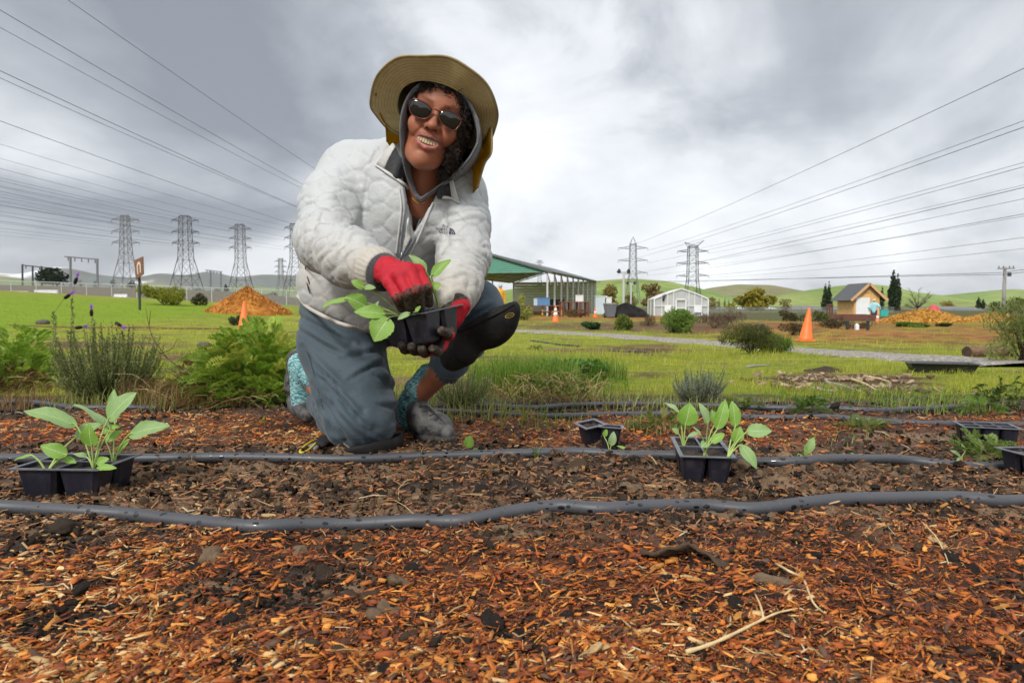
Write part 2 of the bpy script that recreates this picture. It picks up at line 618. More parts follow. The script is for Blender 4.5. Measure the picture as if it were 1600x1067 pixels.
# ------------------------------------------------------------------ materials
class NT:
    """a short way to write shader nodes"""

    def __init__(s, name):
        s.m = bpy.data.materials.new(name)
        s.m.use_nodes = True
        s.nt = s.m.node_tree
        s.N, s.L = s.nt.nodes, s.nt.links
        s.N.clear()
        s.out = s.N.new("ShaderNodeOutputMaterial")

    def set(s, sock, v):
        if v is None:
            return
        if isinstance(v, bpy.types.NodeSocket):
            s.L.new(v, sock)
        elif isinstance(v, (tuple, list)) and sock.type == 'RGBA' and len(v) == 3:
            sock.default_value = (*v, 1)
        else:
            sock.default_value = v

    def nd(s, t, ins=None, **kw):
        n = s.N.new(t)
        for k, v in kw.items():
            setattr(n, k, v)
        for k, v in (ins or {}).items():
            s.set(n.inputs[k], v)
        return n

    def math(s, op, a, b=None, c=None, clamp=False):
        n = s.nd("ShaderNodeMath", operation=op, use_clamp=clamp)
        for i, v in enumerate((a, b, c)):
            s.set(n.inputs[i], v)
        return n.outputs[0]

    def co(s, kind='Object', scale=None, rot=None):
        o = s.nd("ShaderNodeTexCoord").outputs[kind]
        if scale is not None or rot is not None:
            mp = s.nd("ShaderNodeMapping")
            s.L.new(o, mp.inputs[0])
            if scale is not None:
                mp.inputs['Scale'].default_value = scale if isinstance(scale, tuple) else (scale,) * 3
            if rot is not None:
                mp.inputs['Rotation'].default_value = rot
            o = mp.outputs[0]
        return o

    def noise(s, scale, detail=4, rough=0.55, vec=None, dist=0.0, col=False):
        n = s.nd("ShaderNodeTexNoise", {'Scale': scale, 'Detail': detail, 'Roughness': rough, 'Distortion': dist})
        s.L.new(vec if vec is not None else s.co(), n.inputs['Vector'])
        return n.outputs[1 if col else 0]

    def voro(s, scale, vec=None, feature='F1', out='Distance', rnd=1.0):
        n = s.nd("ShaderNodeTexVoronoi", {'Scale': scale, 'Randomness': rnd}, feature=feature)
        s.L.new(vec if vec is not None else s.co(), n.inputs['Vector'])
        return n.outputs[out]

    def ramp(s, fac, *stops, interp='LINEAR'):
        n = s.nd("ShaderNodeValToRGB")
        s.set(n.inputs[0], fac)
        cr = n.color_ramp; cr.interpolation = interp
        while len(cr.elements) < len(stops):
            cr.elements.new(0.5)
        for e, (p, c) in zip(cr.elements, stops):
            e.position = p
            e.color = (*c, 1) if not isinstance(c, (int, float)) else (c, c, c, 1)
        return n.outputs[0]

    def mix(s, fac, a, b, mode='MIX'):
        n = s.nd("ShaderNodeMix", data_type='RGBA', blend_type=mode)
        s.set(n.inputs[0], fac); s.set(n.inputs[6], a); s.set(n.inputs[7], b)
        return n.outputs[2]

    def attr(s, name='Col', out='Color'):
        return s.nd("ShaderNodeAttribute", attribute_name=name).outputs[out]

    def bump(s, h, strength=0.5, dist=0.01, prev=None):
        n = s.nd("ShaderNodeBump", {'Strength': strength, 'Distance': dist, 'Height': h})
        if prev is not None:
            s.L.new(prev, n.inputs['Normal'])
        return n.outputs[0]

    def bsdf(s, color, rough=0.6, normal=None, metal=0.0, spec=0.5, **kw):
        b = s.nd("ShaderNodeBsdfPrincipled")
        s.set(b.inputs['Base Color'], color); s.set(b.inputs['Roughness'], rough)
        s.set(b.inputs['Metallic'], metal); s.set(b.inputs['Specular IOR Level'], spec)
        if normal is not None:
            s.L.new(normal, b.inputs['Normal'])
        for k, v in kw.items():
            s.set(b.inputs[k.replace('_', ' ')], v)
        s.L.new(b.outputs[0], s.out.inputs[0])
        s.b = b
        return s.m

    def leafy(s, color, rough=0.5, normal=None, trans=0.3, spec=0.4, tcol=None):
        """a thin leaf: some light comes through"""
        s.bsdf(color, rough, normal, spec=spec)
        t = s.nd("ShaderNodeBsdfTranslucent")
        s.set(t.inputs[0], tcol if tcol is not None else color)
        mx = s.nd("ShaderNodeMixShader")
        mx.inputs[0].default_value = trans
        s.L.new(s.b.outputs[0], mx.inputs[1]); s.L.new(t.outputs[0], mx.inputs[2])
        s.L.new(mx.outputs[0], s.out.inputs[0])
        return s.m


M = {}


def plain(name, col, rough=0.6, vary=0.15, scale=30, metal=0.0, spec=0.5, bump=0.15, bscale=None, bdist=0.004):
    """a colour with mottling and fine relief"""
    t = NT(name)
    n = t.noise(scale, 5, 0.6)
    c = np.array(col)
    colr = t.ramp(n, (0.25, tuple(c * (1 - vary))), (0.75, tuple(np.minimum(c * (1 + vary), 1))))
    b = t.bump(t.noise(bscale or scale * 4, 4, 0.6), bump, bdist) if bump else None
    M[name] = t.bsdf(colr, rough, b, metal, spec)
    return M[name]


def vcol(name, rough=0.7, bump=0.3, scale=60, dist=0.004, spec=0.4, mottle=0.25, fine=400, trans=0.0):
    """base colour from the mesh's own point colours, with grain"""
    t = NT(name)
    c = t.attr()
    n = t.noise(scale, 5, 0.65)
    f = t.ramp(n, (0.2, 1 - mottle), (0.8, 1 + 0 * mottle))
    col = t.mix(1.0, c, f, 'MULTIPLY')
    b = t.bump(t.noise(fine, 4, 0.6), bump, dist) if bump else None
    M[name] = t.leafy(col, rough, b, trans, spec) if trans else t.bsdf(col, rough, b, spec=spec)
    return M[name]


# bed soil: colours on the mesh, crumbly grain, patches of wet gloss
t = NT('soil')
v = t.co()
n1 = t.noise(42, 6, 0.7, v); n2 = t.noise(240, 5, 0.65, v)
c = t.mix(1.0, t.attr(), t.ramp(n2, (0.3, 0.45), (0.72, 1.35)), 'MULTIPLY')
c = t.mix(t.ramp(n1, (0.55, 0.0), (0.72, 0.45)), c, (0.014, 0.010, 0.008))
b = t.bump(n1, 0.8, 0.012); b = t.bump(n2, 0.7, 0.004, b)
M['soil'] = t.bsdf(c, t.ramp(n1, (0.35, 0.45), (0.65, 0.9)), b, spec=0.35)

vcol('chip', 0.62, 0.5, 160, 0.002, 0.35, 0.35, 700)
vcol('clod', 0.9, 0.9, 60, 0.004, 0.2, 0.45, 300)
vcol('grass', 0.5, 0.0, 40, spec=0.35, mottle=0.12, trans=0.45)
vcol('foliage', 0.5, 0.0, 30, spec=0.4, mottle=0.12, trans=0.42)
vcol('far_foliage', 0.8, 0.0, 2, spec=0.1, mottle=0.25)
vcol('painted', 0.6, 0.1, 20, 0.002, 0.4, 0.08)
vcol('bark', 0.9, 0.6, 18, 0.02, 0.2, 0.4, 60)

# field: grass ground and bare soil, colours on the mesh broken up by noise of several sizes
t = NT('field')
v = t.co('Object')
n0 = t.noise(0.8, 4, 0.6, v); n1 = t.noise(5, 6, 0.7, v); n2 = t.noise(34, 5, 0.7, v)
c = t.mix(1.0, t.attr(), t.ramp(n2, (0.28, 0.5), (0.75, 1.35)), 'MULTIPLY')
c = t.mix(1.0, c, t.ramp(n1, (0.3, 0.75), (0.7, 1.2)), 'MULTIPLY')
c = t.mix(t.ramp(n0, (0.55, 0.0), (0.75, 0.3)), c, (0.11, 0.085, 0.03))
b = t.bump(n2, 0.6, 0.03)
M['field'] = t.bsdf(c, 0.9, b, spec=0.15)

# hills: grazed grass, slopes and gullies; dull patches
t = NT('hill')
v = t.co('Object')
n0 = t.noise(0.004, 6, 0.6, v); n1 = t.noise(0.03, 6, 0.65, v)
c = t.mix(t.ramp(n0, (0.42, 0.0), (0.62, 0.8)), t.attr(), t.mix(1.0, t.attr(), (0.85, 0.72, 0.62), 'MULTIPLY'))
c = t.mix(1.0, c, t.ramp(n1, (0.3, 0.72), (0.7, 1.15)), 'MULTIPLY')
M['hill'] = t.bsdf(c, 0.95, None, spec=0.05)

# gravel
t = NT('gravel')
v = t.co('Object')
d = t.voro(38, v, out='Color'); e = t.voro(38, v)
g = t.nd("ShaderNodeSeparateColor", {0: d}).outputs[0]
c = t.ramp(g, (0.0, (0.30, 0.27, 0.23)), (0.5, (0.50, 0.46, 0.41)), (1.0, (0.75, 0.71, 0.65)))
c = t.mix(t.ramp(e, (0.0, 0.0), (0.9, 0.75)), c, (0.07, 0.06, 0.05))
c = t.mix(t.ramp(t.noise(1.2, 4, 0.6, v), (0.5, 0.0), (0.75, 0.4)), c, (0.16, 0.14, 0.09))
M['gravel'] = t.bsdf(c, 0.9, t.bump(t.math('SUBTRACT', 1.0, e), 0.9, 0.02), spec=0.2)

# drip hose: dull blue-grey plastic, wet beads and smears of soil
t = NT('hose')
v = t.co('Object')
drop = t.voro(95, t.co('Object', (0.55, 1.0, 1.0)), out='Distance')
size = t.nd("ShaderNodeSeparateColor", {0: t.voro(95, t.co('Object', (0.55, 1.0, 1.0)), out='Color')}).outputs[0]
isd = t.math('MULTIPLY', t.math('LESS_THAN', drop, t.math('MULTIPLY_ADD', size, 0.42, -0.02)), t.ramp(t.noise(14, 3, 0.5, v), (0.34, 0.0), (0.46, 1.0)))
dirt = t.ramp(t.noise(55, 6, 0.75, v), (0.60, 0.0), (0.68, 0.75))
c = t.mix(t.noise(9, 3, 0.5, v), (0.042, 0.045, 0.053), (0.066, 0.069, 0.079))
c = t.mix(isd, c, (0.006, 0.006, 0.007))
c = t.mix(dirt, c, (0.14, 0.095, 0.06))
r = t.mix(isd, t.mix(dirt, (0.50,) * 3, (0.9,) * 3), (0.14,) * 3)
M['hose'] = t.bsdf(c, r, t.bump(t.math('ADD', isd, dirt), 0.3, 0.002), spec=0.6)

# seedling pack plastic
t = NT('pot_plastic')
v = t.co('Object')
n = t.noise(26, 5, 0.65, v)
c = t.mix(t.ramp(n, (0.55, 0.0), (0.75, 0.30)), (0.013, 0.013, 0.021), (0.075, 0.06, 0.05))
scr = t.ramp(t.noise(40, 3, 0.5, t.co('Object', (1, 1, 0.15)), 2.0), (0.49, 0.0), (0.5, 0.25), (0.51, 0.0))
c = t.mix(scr, c, (0.12, 0.12, 0.14))
M['pot_plastic'] = t.bsdf(c, t.ramp(n, (0.4, 0.34), (0.7, 0.6)), t.bump(n, 0.12, 0.004), spec=0.5)
M['pot_rim'] = plain('pot_rim', (0.10, 0.105, 0.125), 0.35, 0.4, 40, spec=0.6)

# cabbage leaf: waxy, blue-green above, pale veins from the leaf's own coordinates
t = NT('brassica_leaf')
uv = t.co('UV')
s_ = t.nd("ShaderNodeSeparateXYZ", {0: uv})
u, w = s_.outputs[0], t.math('ABSOLUTE', t.math('SUBTRACT', s_.outputs[1], 0.5))
mid = t.ramp(w, (0.018, 1.0), (0.034, 0.0))
ph = t.math('FRACT', t.math('SUBTRACT', t.math('MULTIPLY', u, 6.5), t.math('MULTIPLY', w, 5.0)))
side = t.math('MULTIPLY', t.ramp(t.math('ABSOLUTE', t.math('SUBTRACT', ph, 0.5)), (0.02, 0.75), (0.085, 0.0)), t.ramp(w, (0.05, 1.0), (0.45, 0.35)))
net = t.ramp(t.voro(46, uv, 'DISTANCE_TO_EDGE'), (0.0, 0.30), (0.10, 0.0))
vein = t.math('MAXIMUM', t.math('MAXIMUM', mid, side), net)
n = t.noise(7, 5, 0.6, t.co('Object', 9))
base = t.mix(t.ramp(n, (0.35, 0.0), (0.7, 1.0)), t.attr(), t.mix(1.0, t.attr(), (1.25, 1.12, 1.1), 'MULTIPLY'))
c = t.mix(vein, base, (0.40, 0.55, 0.24))
bm = t.bump(t.math('SUBTRACT', 1.0, vein), 0.25, 0.003); bm = t.bump(n, 0.3, 0.004, bm)
M['brassica_leaf'] = t.leafy(c, 0.42, bm, 0.28, 0.45, t.mix(1.0, c, (1.1, 1.25, 0.5), 'MULTIPLY'))
plain('stem_green', (0.34, 0.46, 0.12), 0.45, 0.2, 60)
plain('dry_stem', (0.36, 0.23, 0.10), 0.8, 0.3, 60)
plain('twig', (0.085, 0.045, 0.025), 0.8, 0.3, 60)
plain('straw', (0.58, 0.44, 0.22), 0.6, 0.25, 80)
plain('potting_mix', (0.05, 0.033, 0.022), 0.95, 0.7, 160, bump=1.0, bscale=260, bdist=0.006)

# ---- cloth
t = NT('jacket_shell')
v = t.co('Object')
st = t.attr('Col', 'Color')
wr = t.noise(20, 5, 0.58, t.co('Object', (1.0, 1.0, 1.4), (0.2, 0.5, 0.3)), 0.3)
fi = t.noise(60, 4, 0.55, v, 0.5)
sc = t.ramp(t.noise(6.5, 5, 0.62, v), (0.45, 0.0), (0.75, 0.45))
c = t.mix(sc, st, t.mix(1.0, st, (0.80, 0.75, 0.68), 'MULTIPLY'))
rg = t.math('ABSOLUTE', t.math('SUBTRACT', wr, 0.5)); fr_ = t.math('ABSOLUTE', t.math('SUBTRACT', fi, 0.5))
bm = t.bump(rg, 0.22, 0.020); bm = t.bump(fr_, 0.22, 0.006, bm)
M['jacket_shell'] = t.bsdf(c, 0.48, bm, spec=0.42, Sheen_Weight=0.12, Sheen_Roughness=0.4)

t = NT('trouser_cloth')
v = t.co('Object')
fi = t.noise(34, 5, 0.55, t.co('Object', (1.0, 1.0, 2.2), (0.3, 0.5, 0.2)), 1.0)
n = t.noise(7, 5, 0.6, v)
c = t.mix(t.ramp(n, (0.3, 0.0), (0.75, 1.0)), (0.052, 0.076, 0.094), (0.064, 0.091, 0.110))
rain = t.voro(48, v)
rs = t.nd("ShaderNodeSeparateColor", {0: t.voro(48, v, out='Color')}).outputs[1]
isr = t.math('LESS_THAN', rain, t.math('MULTIPLY_ADD', rs, 0.40, -0.27))
c = t.mix(isr, c, (0.022, 0.03, 0.038))
bm = t.bump(fi, 0.18, 0.010)
M['trouser_cloth'] = t.bsdf(c, 0.66, bm, spec=0.25, Sheen_Weight=0.15)

t = NT('marled_knit')
v = t.co('Object')
n = t.noise(1.0, 4, 0.7, t.co('Object', (85, 85, 330)))
c = t.ramp(n, (0.34, (0.015, 0.06, 0.07)), (0.44, (0.05, 0.19, 0.21)), (0.53, (0.18, 0.40, 0.42)), (0.63, (0.58, 0.68, 0.66)))
M['marled_knit'] = t.bsdf(c, 0.9, t.bump(n, 0.6, 0.003), spec=0.15)

t = NT('grey_fleece')
v = t.co('Object')
n = t.noise(260, 4, 0.7, v)
c = t.ramp(n, (0.3, (0.085, 0.092, 0.112)), (0.7, (0.225, 0.238, 0.275)))
M['grey_fleece'] = t.bsdf(c, 0.95, t.bump(n, 0.5, 0.002), spec=0.1, Sheen_Weight=0.3)

t = NT('charcoal_fleece')
n = t.noise(300, 4, 0.7)
M['charcoal_fleece'] = t.bsdf(t.ramp(n, (0.3, (0.022, 0.023, 0.026)), (0.7, (0.085, 0.085, 0.09))), 0.95, t.bump(n, 0.5, 0.002), spec=0.1, Sheen_Weight=0.2)

t = NT('khaki_cotton')     # brim: rows of stitching, from the sheet's own coordinates
uv = t.co('UV')
su = t.nd("ShaderNodeSeparateXYZ", {0: uv})
row = t.math('ABSOLUTE', t.math('SUBTRACT', t.math('FRACT', t.math('MULTIPLY', su.outputs[1], 9.0)), 0.5))
line = t.ramp(row, (0.0, 1.0), (0.13, 0.0))
n = t.noise(60, 5, 0.65)
c = t.mix(t.ramp(n, (0.3, 0.0), (0.7, 1.0)), (0.54, 0.43, 0.21), (0.65, 0.535, 0.28))
c = t.mix(t.math('MULTIPLY', line, 0.45), c, (0.085, 0.062, 0.028))
M['khaki_cotton'] = t.bsdf(c, 0.85, t.bump(t.math('SUBTRACT', t.noise(700, 2), t.math('MULTIPLY', line, 0.9)), 0.35, 0.003), spec=0.15)
plain('khaki_binding', (0.34, 0.27, 0.15), 0.85, 0.2, 60)
t = NT('mustard_cotton')
n = t.noise(14, 5, 0.6)
M['mustard_cotton'] = t.leafy(t.ramp(n, (0.3, (0.36, 0.22, 0.018)), (0.7, (0.58, 0.38, 0.04))), 0.85, t.bump(t.noise(60), 0.4, 0.004), 0.6, 0.15)
plain('brown_knit', (0.085, 0.045, 0.028), 0.9, 0.25, 120, bump=0.5, bscale=500)

t = NT('neoprene')
n = t.noise(24, 5, 0.65)
d = t.voro(90)
c = t.mix(t.ramp(n, (0.5, 0.0), (0.78, 0.55)), (0.010, 0.009, 0.009), (0.055, 0.038, 0.028))
M['neoprene'] = t.bsdf(c, 0.75, t.bump(d, 0.2, 0.003), spec=0.3)

t = NT('shoe_leather')
n = t.noise(34, 6, 0.7)
c = t.mix(t.ramp(n, (0.42, 0.0), (0.72, 0.85)), (0.030, 0.030, 0.031), (0.20, 0.19, 0.18))
M['shoe_leather'] = t.bsdf(c, t.ramp(n, (0.4, 0.42), (0.7, 0.85)), t.bump(n, 0.35, 0.004), spec=0.4)
plain('shoe_rubber', (0.04, 0.038, 0.037), 0.8, 0.4, 50)

# glove: red knit with black rubber-dipped, soil-caked fingers (mesh colour: r = dip)
t = NT('glove_knit')
v = t.co('Object')
dip = t.nd("ShaderNodeSeparateColor", {0: t.attr()}).outputs[0]
n = t.noise(70, 6, 0.7, v)
mask = t.ramp(t.math('ADD', dip, t.math('MULTIPLY', t.math('SUBTRACT', n, 0.5), 0.55)), (0.44, 0.0), (0.56, 1.0))
mud = t.ramp(t.noise(120, 5, 0.7, v), (0.42, (0.018, 0.013, 0.010)), (0.66, (0.12, 0.085, 0.055)))
knit = t.noise(1.0, 2, 0.5, t.co('Object', (700, 700, 300)))
c = t.mix(mask, t.mix(t.ramp(n, (0.4, 0.0), (0.8, 0.6)), (0.47, 0.006, 0.020), (0.24, 0.005, 0.012)), mud)
M['glove_knit'] = t.bsdf(c, t.mix(mask, (0.62,) * 3, (0.7,) * 3), t.bump(t.math('ADD', knit, t.math('MULTIPLY', n, 1.5)), 0.35, 0.003), spec=0.35)

# skin: point colours (lips, brows, shade of beard-line none), pores
t = NT('skin')
v = t.co('Object')
n = t.noise(28, 5, 0.6, v)
c = t.mix(t.ramp(n, (0.35, 0.0), (0.7, 0.5)), t.attr(), t.mix(1.0, t.attr(), (1.28, 1.12, 1.05), 'MULTIPLY'))
M['skin'] = t.bsdf(c, t.ramp(n, (0.3, 0.42), (0.7, 0.58)), t.bump(t.noise(420, 4, 0.6, v), 0.30, 0.002), spec=0.5, Subsurface_Weight=0.12, Subsurface_Radius=(0.012, 0.004, 0.002), Subsurface_Scale=0.6)
plain('tooth_enamel', (0.60, 0.50, 0.33), 0.25, 0.08, 120, spec=0.5, bump=0)
plain('mouth_inside', (0.06, 0.015, 0.012), 0.5, 0.2, 60)
vcol('hair', 0.5, 0.2, 200, 0.001, 0.4, 0.3)
plain('rose_metal', (0.17, 0.065, 0.05), 0.3, 0.1, 60, metal=0.7, bump=0)
t = NT('dark_lens')
M['dark_lens'] = t.bsdf((0.012, 0.010, 0.009), 0.05, None, spec=0.75)
plain('gold_wire', (0.65, 0.42, 0.14), 0.3, 0.1, 60, metal=0.9, bump=0)
plain('lime_bead', (0.45, 0.55, 0.04), 0.25, 0.2, 90, bump=0)
plain('navy_thread', (0.022, 0.020, 0.045), 0.7, 0.2, 200)
plain('zip_metal', (0.28, 0.28, 0.30), 0.35, 0.2, 200, metal=0.6)
plain('yellow_webbing', (0.70, 0.52, 0.03), 0.55, 0.2, 90)
plain('grey_buckle', (0.20, 0.20, 0.21), 0.45, 0.2, 90)
plain('yellow_print', (0.42, 0.28, 0.05), 0.6, 0.2, 90, bump=0)

# ---- structures and street things
plain('galvanised', (0.55, 0.56, 0.57), 0.45, 0.12, 3, metal=0.25, bump=0.05)
plain('pylon_steel', (0.055, 0.057, 0.06), 0.6, 0.25, 0.6, metal=0.2, bump=0)
plain('pale_steel', (0.16, 0.165, 0.17), 0.55, 0.2, 0.6, metal=0.2, bump=0)
plain('cable', (0.05, 0.052, 0.056), 0.6, 0.2, 0.5, bump=0)
plain('insulator', (0.05, 0.045, 0.045), 0.4, 0.2, 2, bump=0)
plain('green_tin', (0.018, 0.20, 0.125), 0.45, 0.12, 1.2, spec=0.5, bump=0.08)
plain('grey_tin', (0.58, 0.58, 0.52), 0.5, 0.1, 1.0, bump=0.06)
plain('dark_tin', (0.10, 0.12, 0.12), 0.5, 0.15, 1.0, bump=0.06)
plain('underside_tin', (0.42, 0.37, 0.30), 0.55, 0.12, 1.0, bump=0.06)
plain('red_timber', (0.17, 0.05, 0.028), 0.8, 0.3, 6, bump=0.3)
plain('tan_timber', (0.52, 0.32, 0.12), 0.75, 0.2, 5, bump=0.3)
plain('white_paint', (0.78, 0.79, 0.80), 0.5, 0.06, 5, bump=0.06)
plain('grey_fibre', (0.32, 0.33, 0.34), 0.7, 0.12, 6)
plain('blue_plastic', (0.10, 0.22, 0.42), 0.5, 0.15, 3)
plain('pale_blue_plastic', (0.52, 0.60, 0.66), 0.5, 0.12, 3)
plain('bin_plastic', (0.14, 0.155, 0.175), 0.5, 0.15, 6)
plain('black_plastic', (0.018, 0.018, 0.02), 0.45, 0.3, 6)
plain('orange_plastic', (0.80, 0.17, 0.025), 0.5, 0.1, 8)
plain('reflective_white', (0.80, 0.80, 0.78), 0.4, 0.06, 8)
plain('compost', (0.012, 0.011, 0.011), 0.95, 0.5, 6, bump=1.0, bscale=22, bdist=0.05)
plain('fir_boards', (0.72, 0.44, 0.17), 0.7, 0.16, 3, bump=0.2)
plain('fir_trim', (0.60, 0.36, 0.18), 0.7, 0.15, 4, bump=0.2)
plain('asphalt_shingle', (0.10, 0.105, 0.11), 0.9, 0.3, 9, bump=0.5)
plain('stained_timber', (0.14, 0.055, 0.035), 0.8, 0.25, 6, bump=0.3)
plain('log_bark', (0.17, 0.10, 0.055), 0.9, 0.4, 14, bump=0.8, bdist=0.02)
plain('cut_wood', (0.06, 0.035, 0.022), 0.85, 0.4, 10, bump=0.4)
plain('pole_timber', (0.30, 0.285, 0.27), 0.85, 0.2, 4, bump=0.3)
plain('roof_grey', (0.20, 0.19, 0.185), 0.8, 0.2, 1.5)
plain('house_wall', (0.46, 0.40, 0.33), 0.8, 0.12, 1.5)
plain('house_white', (0.72, 0.72, 0.72), 0.7, 0.1, 1.5)
plain('window_dark', (0.03, 0.035, 0.04), 0.12, 0.2, 2, bump=0)
plain('sign_face', (0.20, 0.085, 0.06), 0.6, 0.5, 9, bump=0.1)
plain('sign_mark', (0.62, 0.52, 0.42), 0.6, 0.1, 9, bump=0)
plain('dark_post', (0.02, 0.035, 0.028), 0.6, 0.2, 9)
plain('yellow_coat', (0.80, 0.38, 0.015), 0.55, 0.12, 14, bump=0.3, bscale=18, bdist=0.02)
plain('aqua_coat', (0.33, 0.60, 0.66), 0.6, 0.12, 14, bump=0.3, bscale=18, bdist=0.02)
plain('dark_denim', (0.025, 0.035, 0.07), 0.8, 0.2, 20)
plain('pale_trousers', (0.45, 0.40, 0.33), 0.8, 0.2, 20)
plain('grey_cap', (0.45, 0.45, 0.45), 0.8, 0.15, 30)
plain('straw_hat', (0.60, 0.50, 0.34), 0.8, 0.15, 30)
plain('light_skin', (0.45, 0.25, 0.17), 0.55, 0.1, 30)
plain('fence_cloth', (0.16, 0.16, 0.15), 0.9, 0.2, 0.8, bump=0)
plain('tarp_red', (0.55, 0.06, 0.09), 0.6, 0.15, 3)
plain('teal_plastic', (0.05, 0.42, 0.36), 0.5, 0.15, 3)
plain('stone_grey', (0.09, 0.078, 0.066), 0.85, 0.3, 20, bump=0.5)
plain('asphalt', (0.10, 0.10, 0.10), 0.9, 0.2, 2)
plain('brick_red', (0.34, 0.13, 0.08), 0.85, 0.25, 6)

# greenhouse film: milky sheet one half sees through
t = NT('greenhouse_film')
a = t.bsdf((0.72, 0.73, 0.73), 0.35, None, spec=0.5)
tr = t.nd("ShaderNodeBsdfTransparent", {0: (0.92, 0.93, 0.93)})
mx = t.nd("ShaderNodeMixShader", {0: t.ramp(t.noise(0.8, 3), (0.3, 0.35), (0.7, 0.55))})
t.L.new(tr.outputs[0], mx.inputs[1]); t.L.new(t.b.outputs[0], mx.inputs[2]); t.L.new(mx.outputs[0], t.out.inputs[0])
M['greenhouse_film'] = t.m

# chain-link mesh: fine diamond wire with open gaps
t = NT('chain_link')
w_ = t.nd("ShaderNodeSeparateXYZ", {0: t.co('UV')})
k = 14.0
aa = t.math('ABSOLUTE', t.math('SUBTRACT', t.math('FRACT', t.math('MULTIPLY', t.math('ADD', w_.outputs[0], w_.outputs[1]), k)), 0.5))
bb = t.math('ABSOLUTE', t.math('SUBTRACT', t.math('FRACT', t.math('MULTIPLY', t.math('SUBTRACT', w_.outputs[0], w_.outputs[1]), k)), 0.5))
wire = t.math('LESS_THAN', t.math('MINIMUM', aa, bb), 0.075)
t.bsdf((0.36, 0.37, 0.37), 0.45, None, 0.4)
tr = t.nd("ShaderNodeBsdfTransparent")
mx = t.nd("ShaderNodeMixShader", {0: wire})
t.L.new(tr.outputs[0], mx.inputs[1]); t.L.new(t.b.outputs[0], mx.inputs[2]); t.L.new(mx.outputs[0], t.out.inputs[0])
M['chain_link'] = t.m

# ================================================================== THE GROUND


def ugrid(us, ys):
    U, Y = np.meshgrid(us, ys)
    X = U * Y
    n, m = len(ys), len(us)
    i = np.arange((n - 1) * m).reshape(n - 1, m)[:, :-1].ravel()
    return X.ravel(), Y.ravel(), np.stack([i, i + 1, i + m + 1, i + m], 1)


def to_px(x, y, z):
    """photograph pixel of world points"""
    dz = z - CAM_Z
    f = y * CP - dz * SP; v = y * SP + dz * CP
    return 800 + F * x / f, 533.5 - F * v / f


def lerp(a, b, t):
    t = np.asarray(t)[..., None]
    return np.asarray(a) * (1 - t) + np.asarray(b) * t


def mulch_mask(x, y):
    n = fbm(x * 2.3, y * 2.3, octaves=4, seed=31)
    n2 = fbm(x * 7, y * 7, octaves=3, seed=37)
    front = 1 - sstep(1.08, 1.34, y + 0.16 * n + 0.05 * n2)
    back = sstep(1.90, 2.02, y + 0.05 * n2) * (1 - sstep(2.45, 2.75, y + 0.25 * n))
    mid = 0.10 + 0.25 * sstep(0.0, 0.5, n)
    m = np.maximum(np.maximum(front, back), mid)
    return np.clip(m - 0.85 * sstep(0.19, 0.36, n2 * 0.8 + n * 0.5), 0, 1)


def surf_h(x, y):
    """the bed's surface with its grain and crumbs"""
    grain = 0.0065 * fbm(x * 45, y * 45, octaves=3, rough=0.65, seed=61) * (1 - sstep(1.8, 3.0, y))
    crumb = (0.014 + 0.018 * sstep(1.25, 1.38, y) * sstep(1.95, 1.85, y)) * np.maximum(0, fbm(x * 17, y * 17, octaves=3, seed=63)) * (1 - sstep(2.4, 3.0, y))
    return ground_h(x, y) + grain + crumb


# --- the planting bed
x, y, Fq = ugrid(np.concatenate([np.linspace(-2.0, -1.02, 50), np.linspace(-1.0, 1.0, 470), np.linspace(1.02, 2.0, 50)]), np.geomspace(0.42, 3.45, 330))
z = surf_h(x, y)
z = z - 0.02 * sstep(3.15, 3.45, y)
mm = mulch_mask(x, y)
n = fbm(x * 6, y * 6, octaves=4, seed=41)
n3 = fbm(x * 14, y * 14, octaves=3, seed=43)
col = lerp((0.038, 0.025, 0.016), (0.25, 0.160, 0.092), sstep(-0.10, 0.35, n + 0.5 * n3))
col = lerp(col[:, :], np.tile((0.085, 0.028, 0.010), (len(x), 1)), 0.85 * mm)
col = lerp(col, np.tile((0.016, 0.012, 0.010), (len(x), 1)), sstep(2.45, 2.65, y + 0.1 * n) * 0.75)
col = lerp(col, np.tile((0.020, 0.015, 0.012), (len(x), 1)), 0.8 * sstep(0.20, 0.42, -n3 * 0.7 - n * 0.4))
bed = obj('planting_bed', np.stack([x, y, z], 1), Fq, M['soil'], cols=col)
tag(bed, kind='structure')

# --- the field beyond
x, y, Fq = ugrid(np.linspace(-1.7, 1.7, 330), np.concatenate([np.geomspace(2.95, 60, 300), np.geomspace(62, 9000, 60)]))
z = base_h(x, y) + 0.014 * fbm(x * 2.2, y * 2.2, octaves=3, seed=9) * (1 - sstep(15, 40, y)) - 0.012 * (1 - sstep(2.95, 3.3, y))


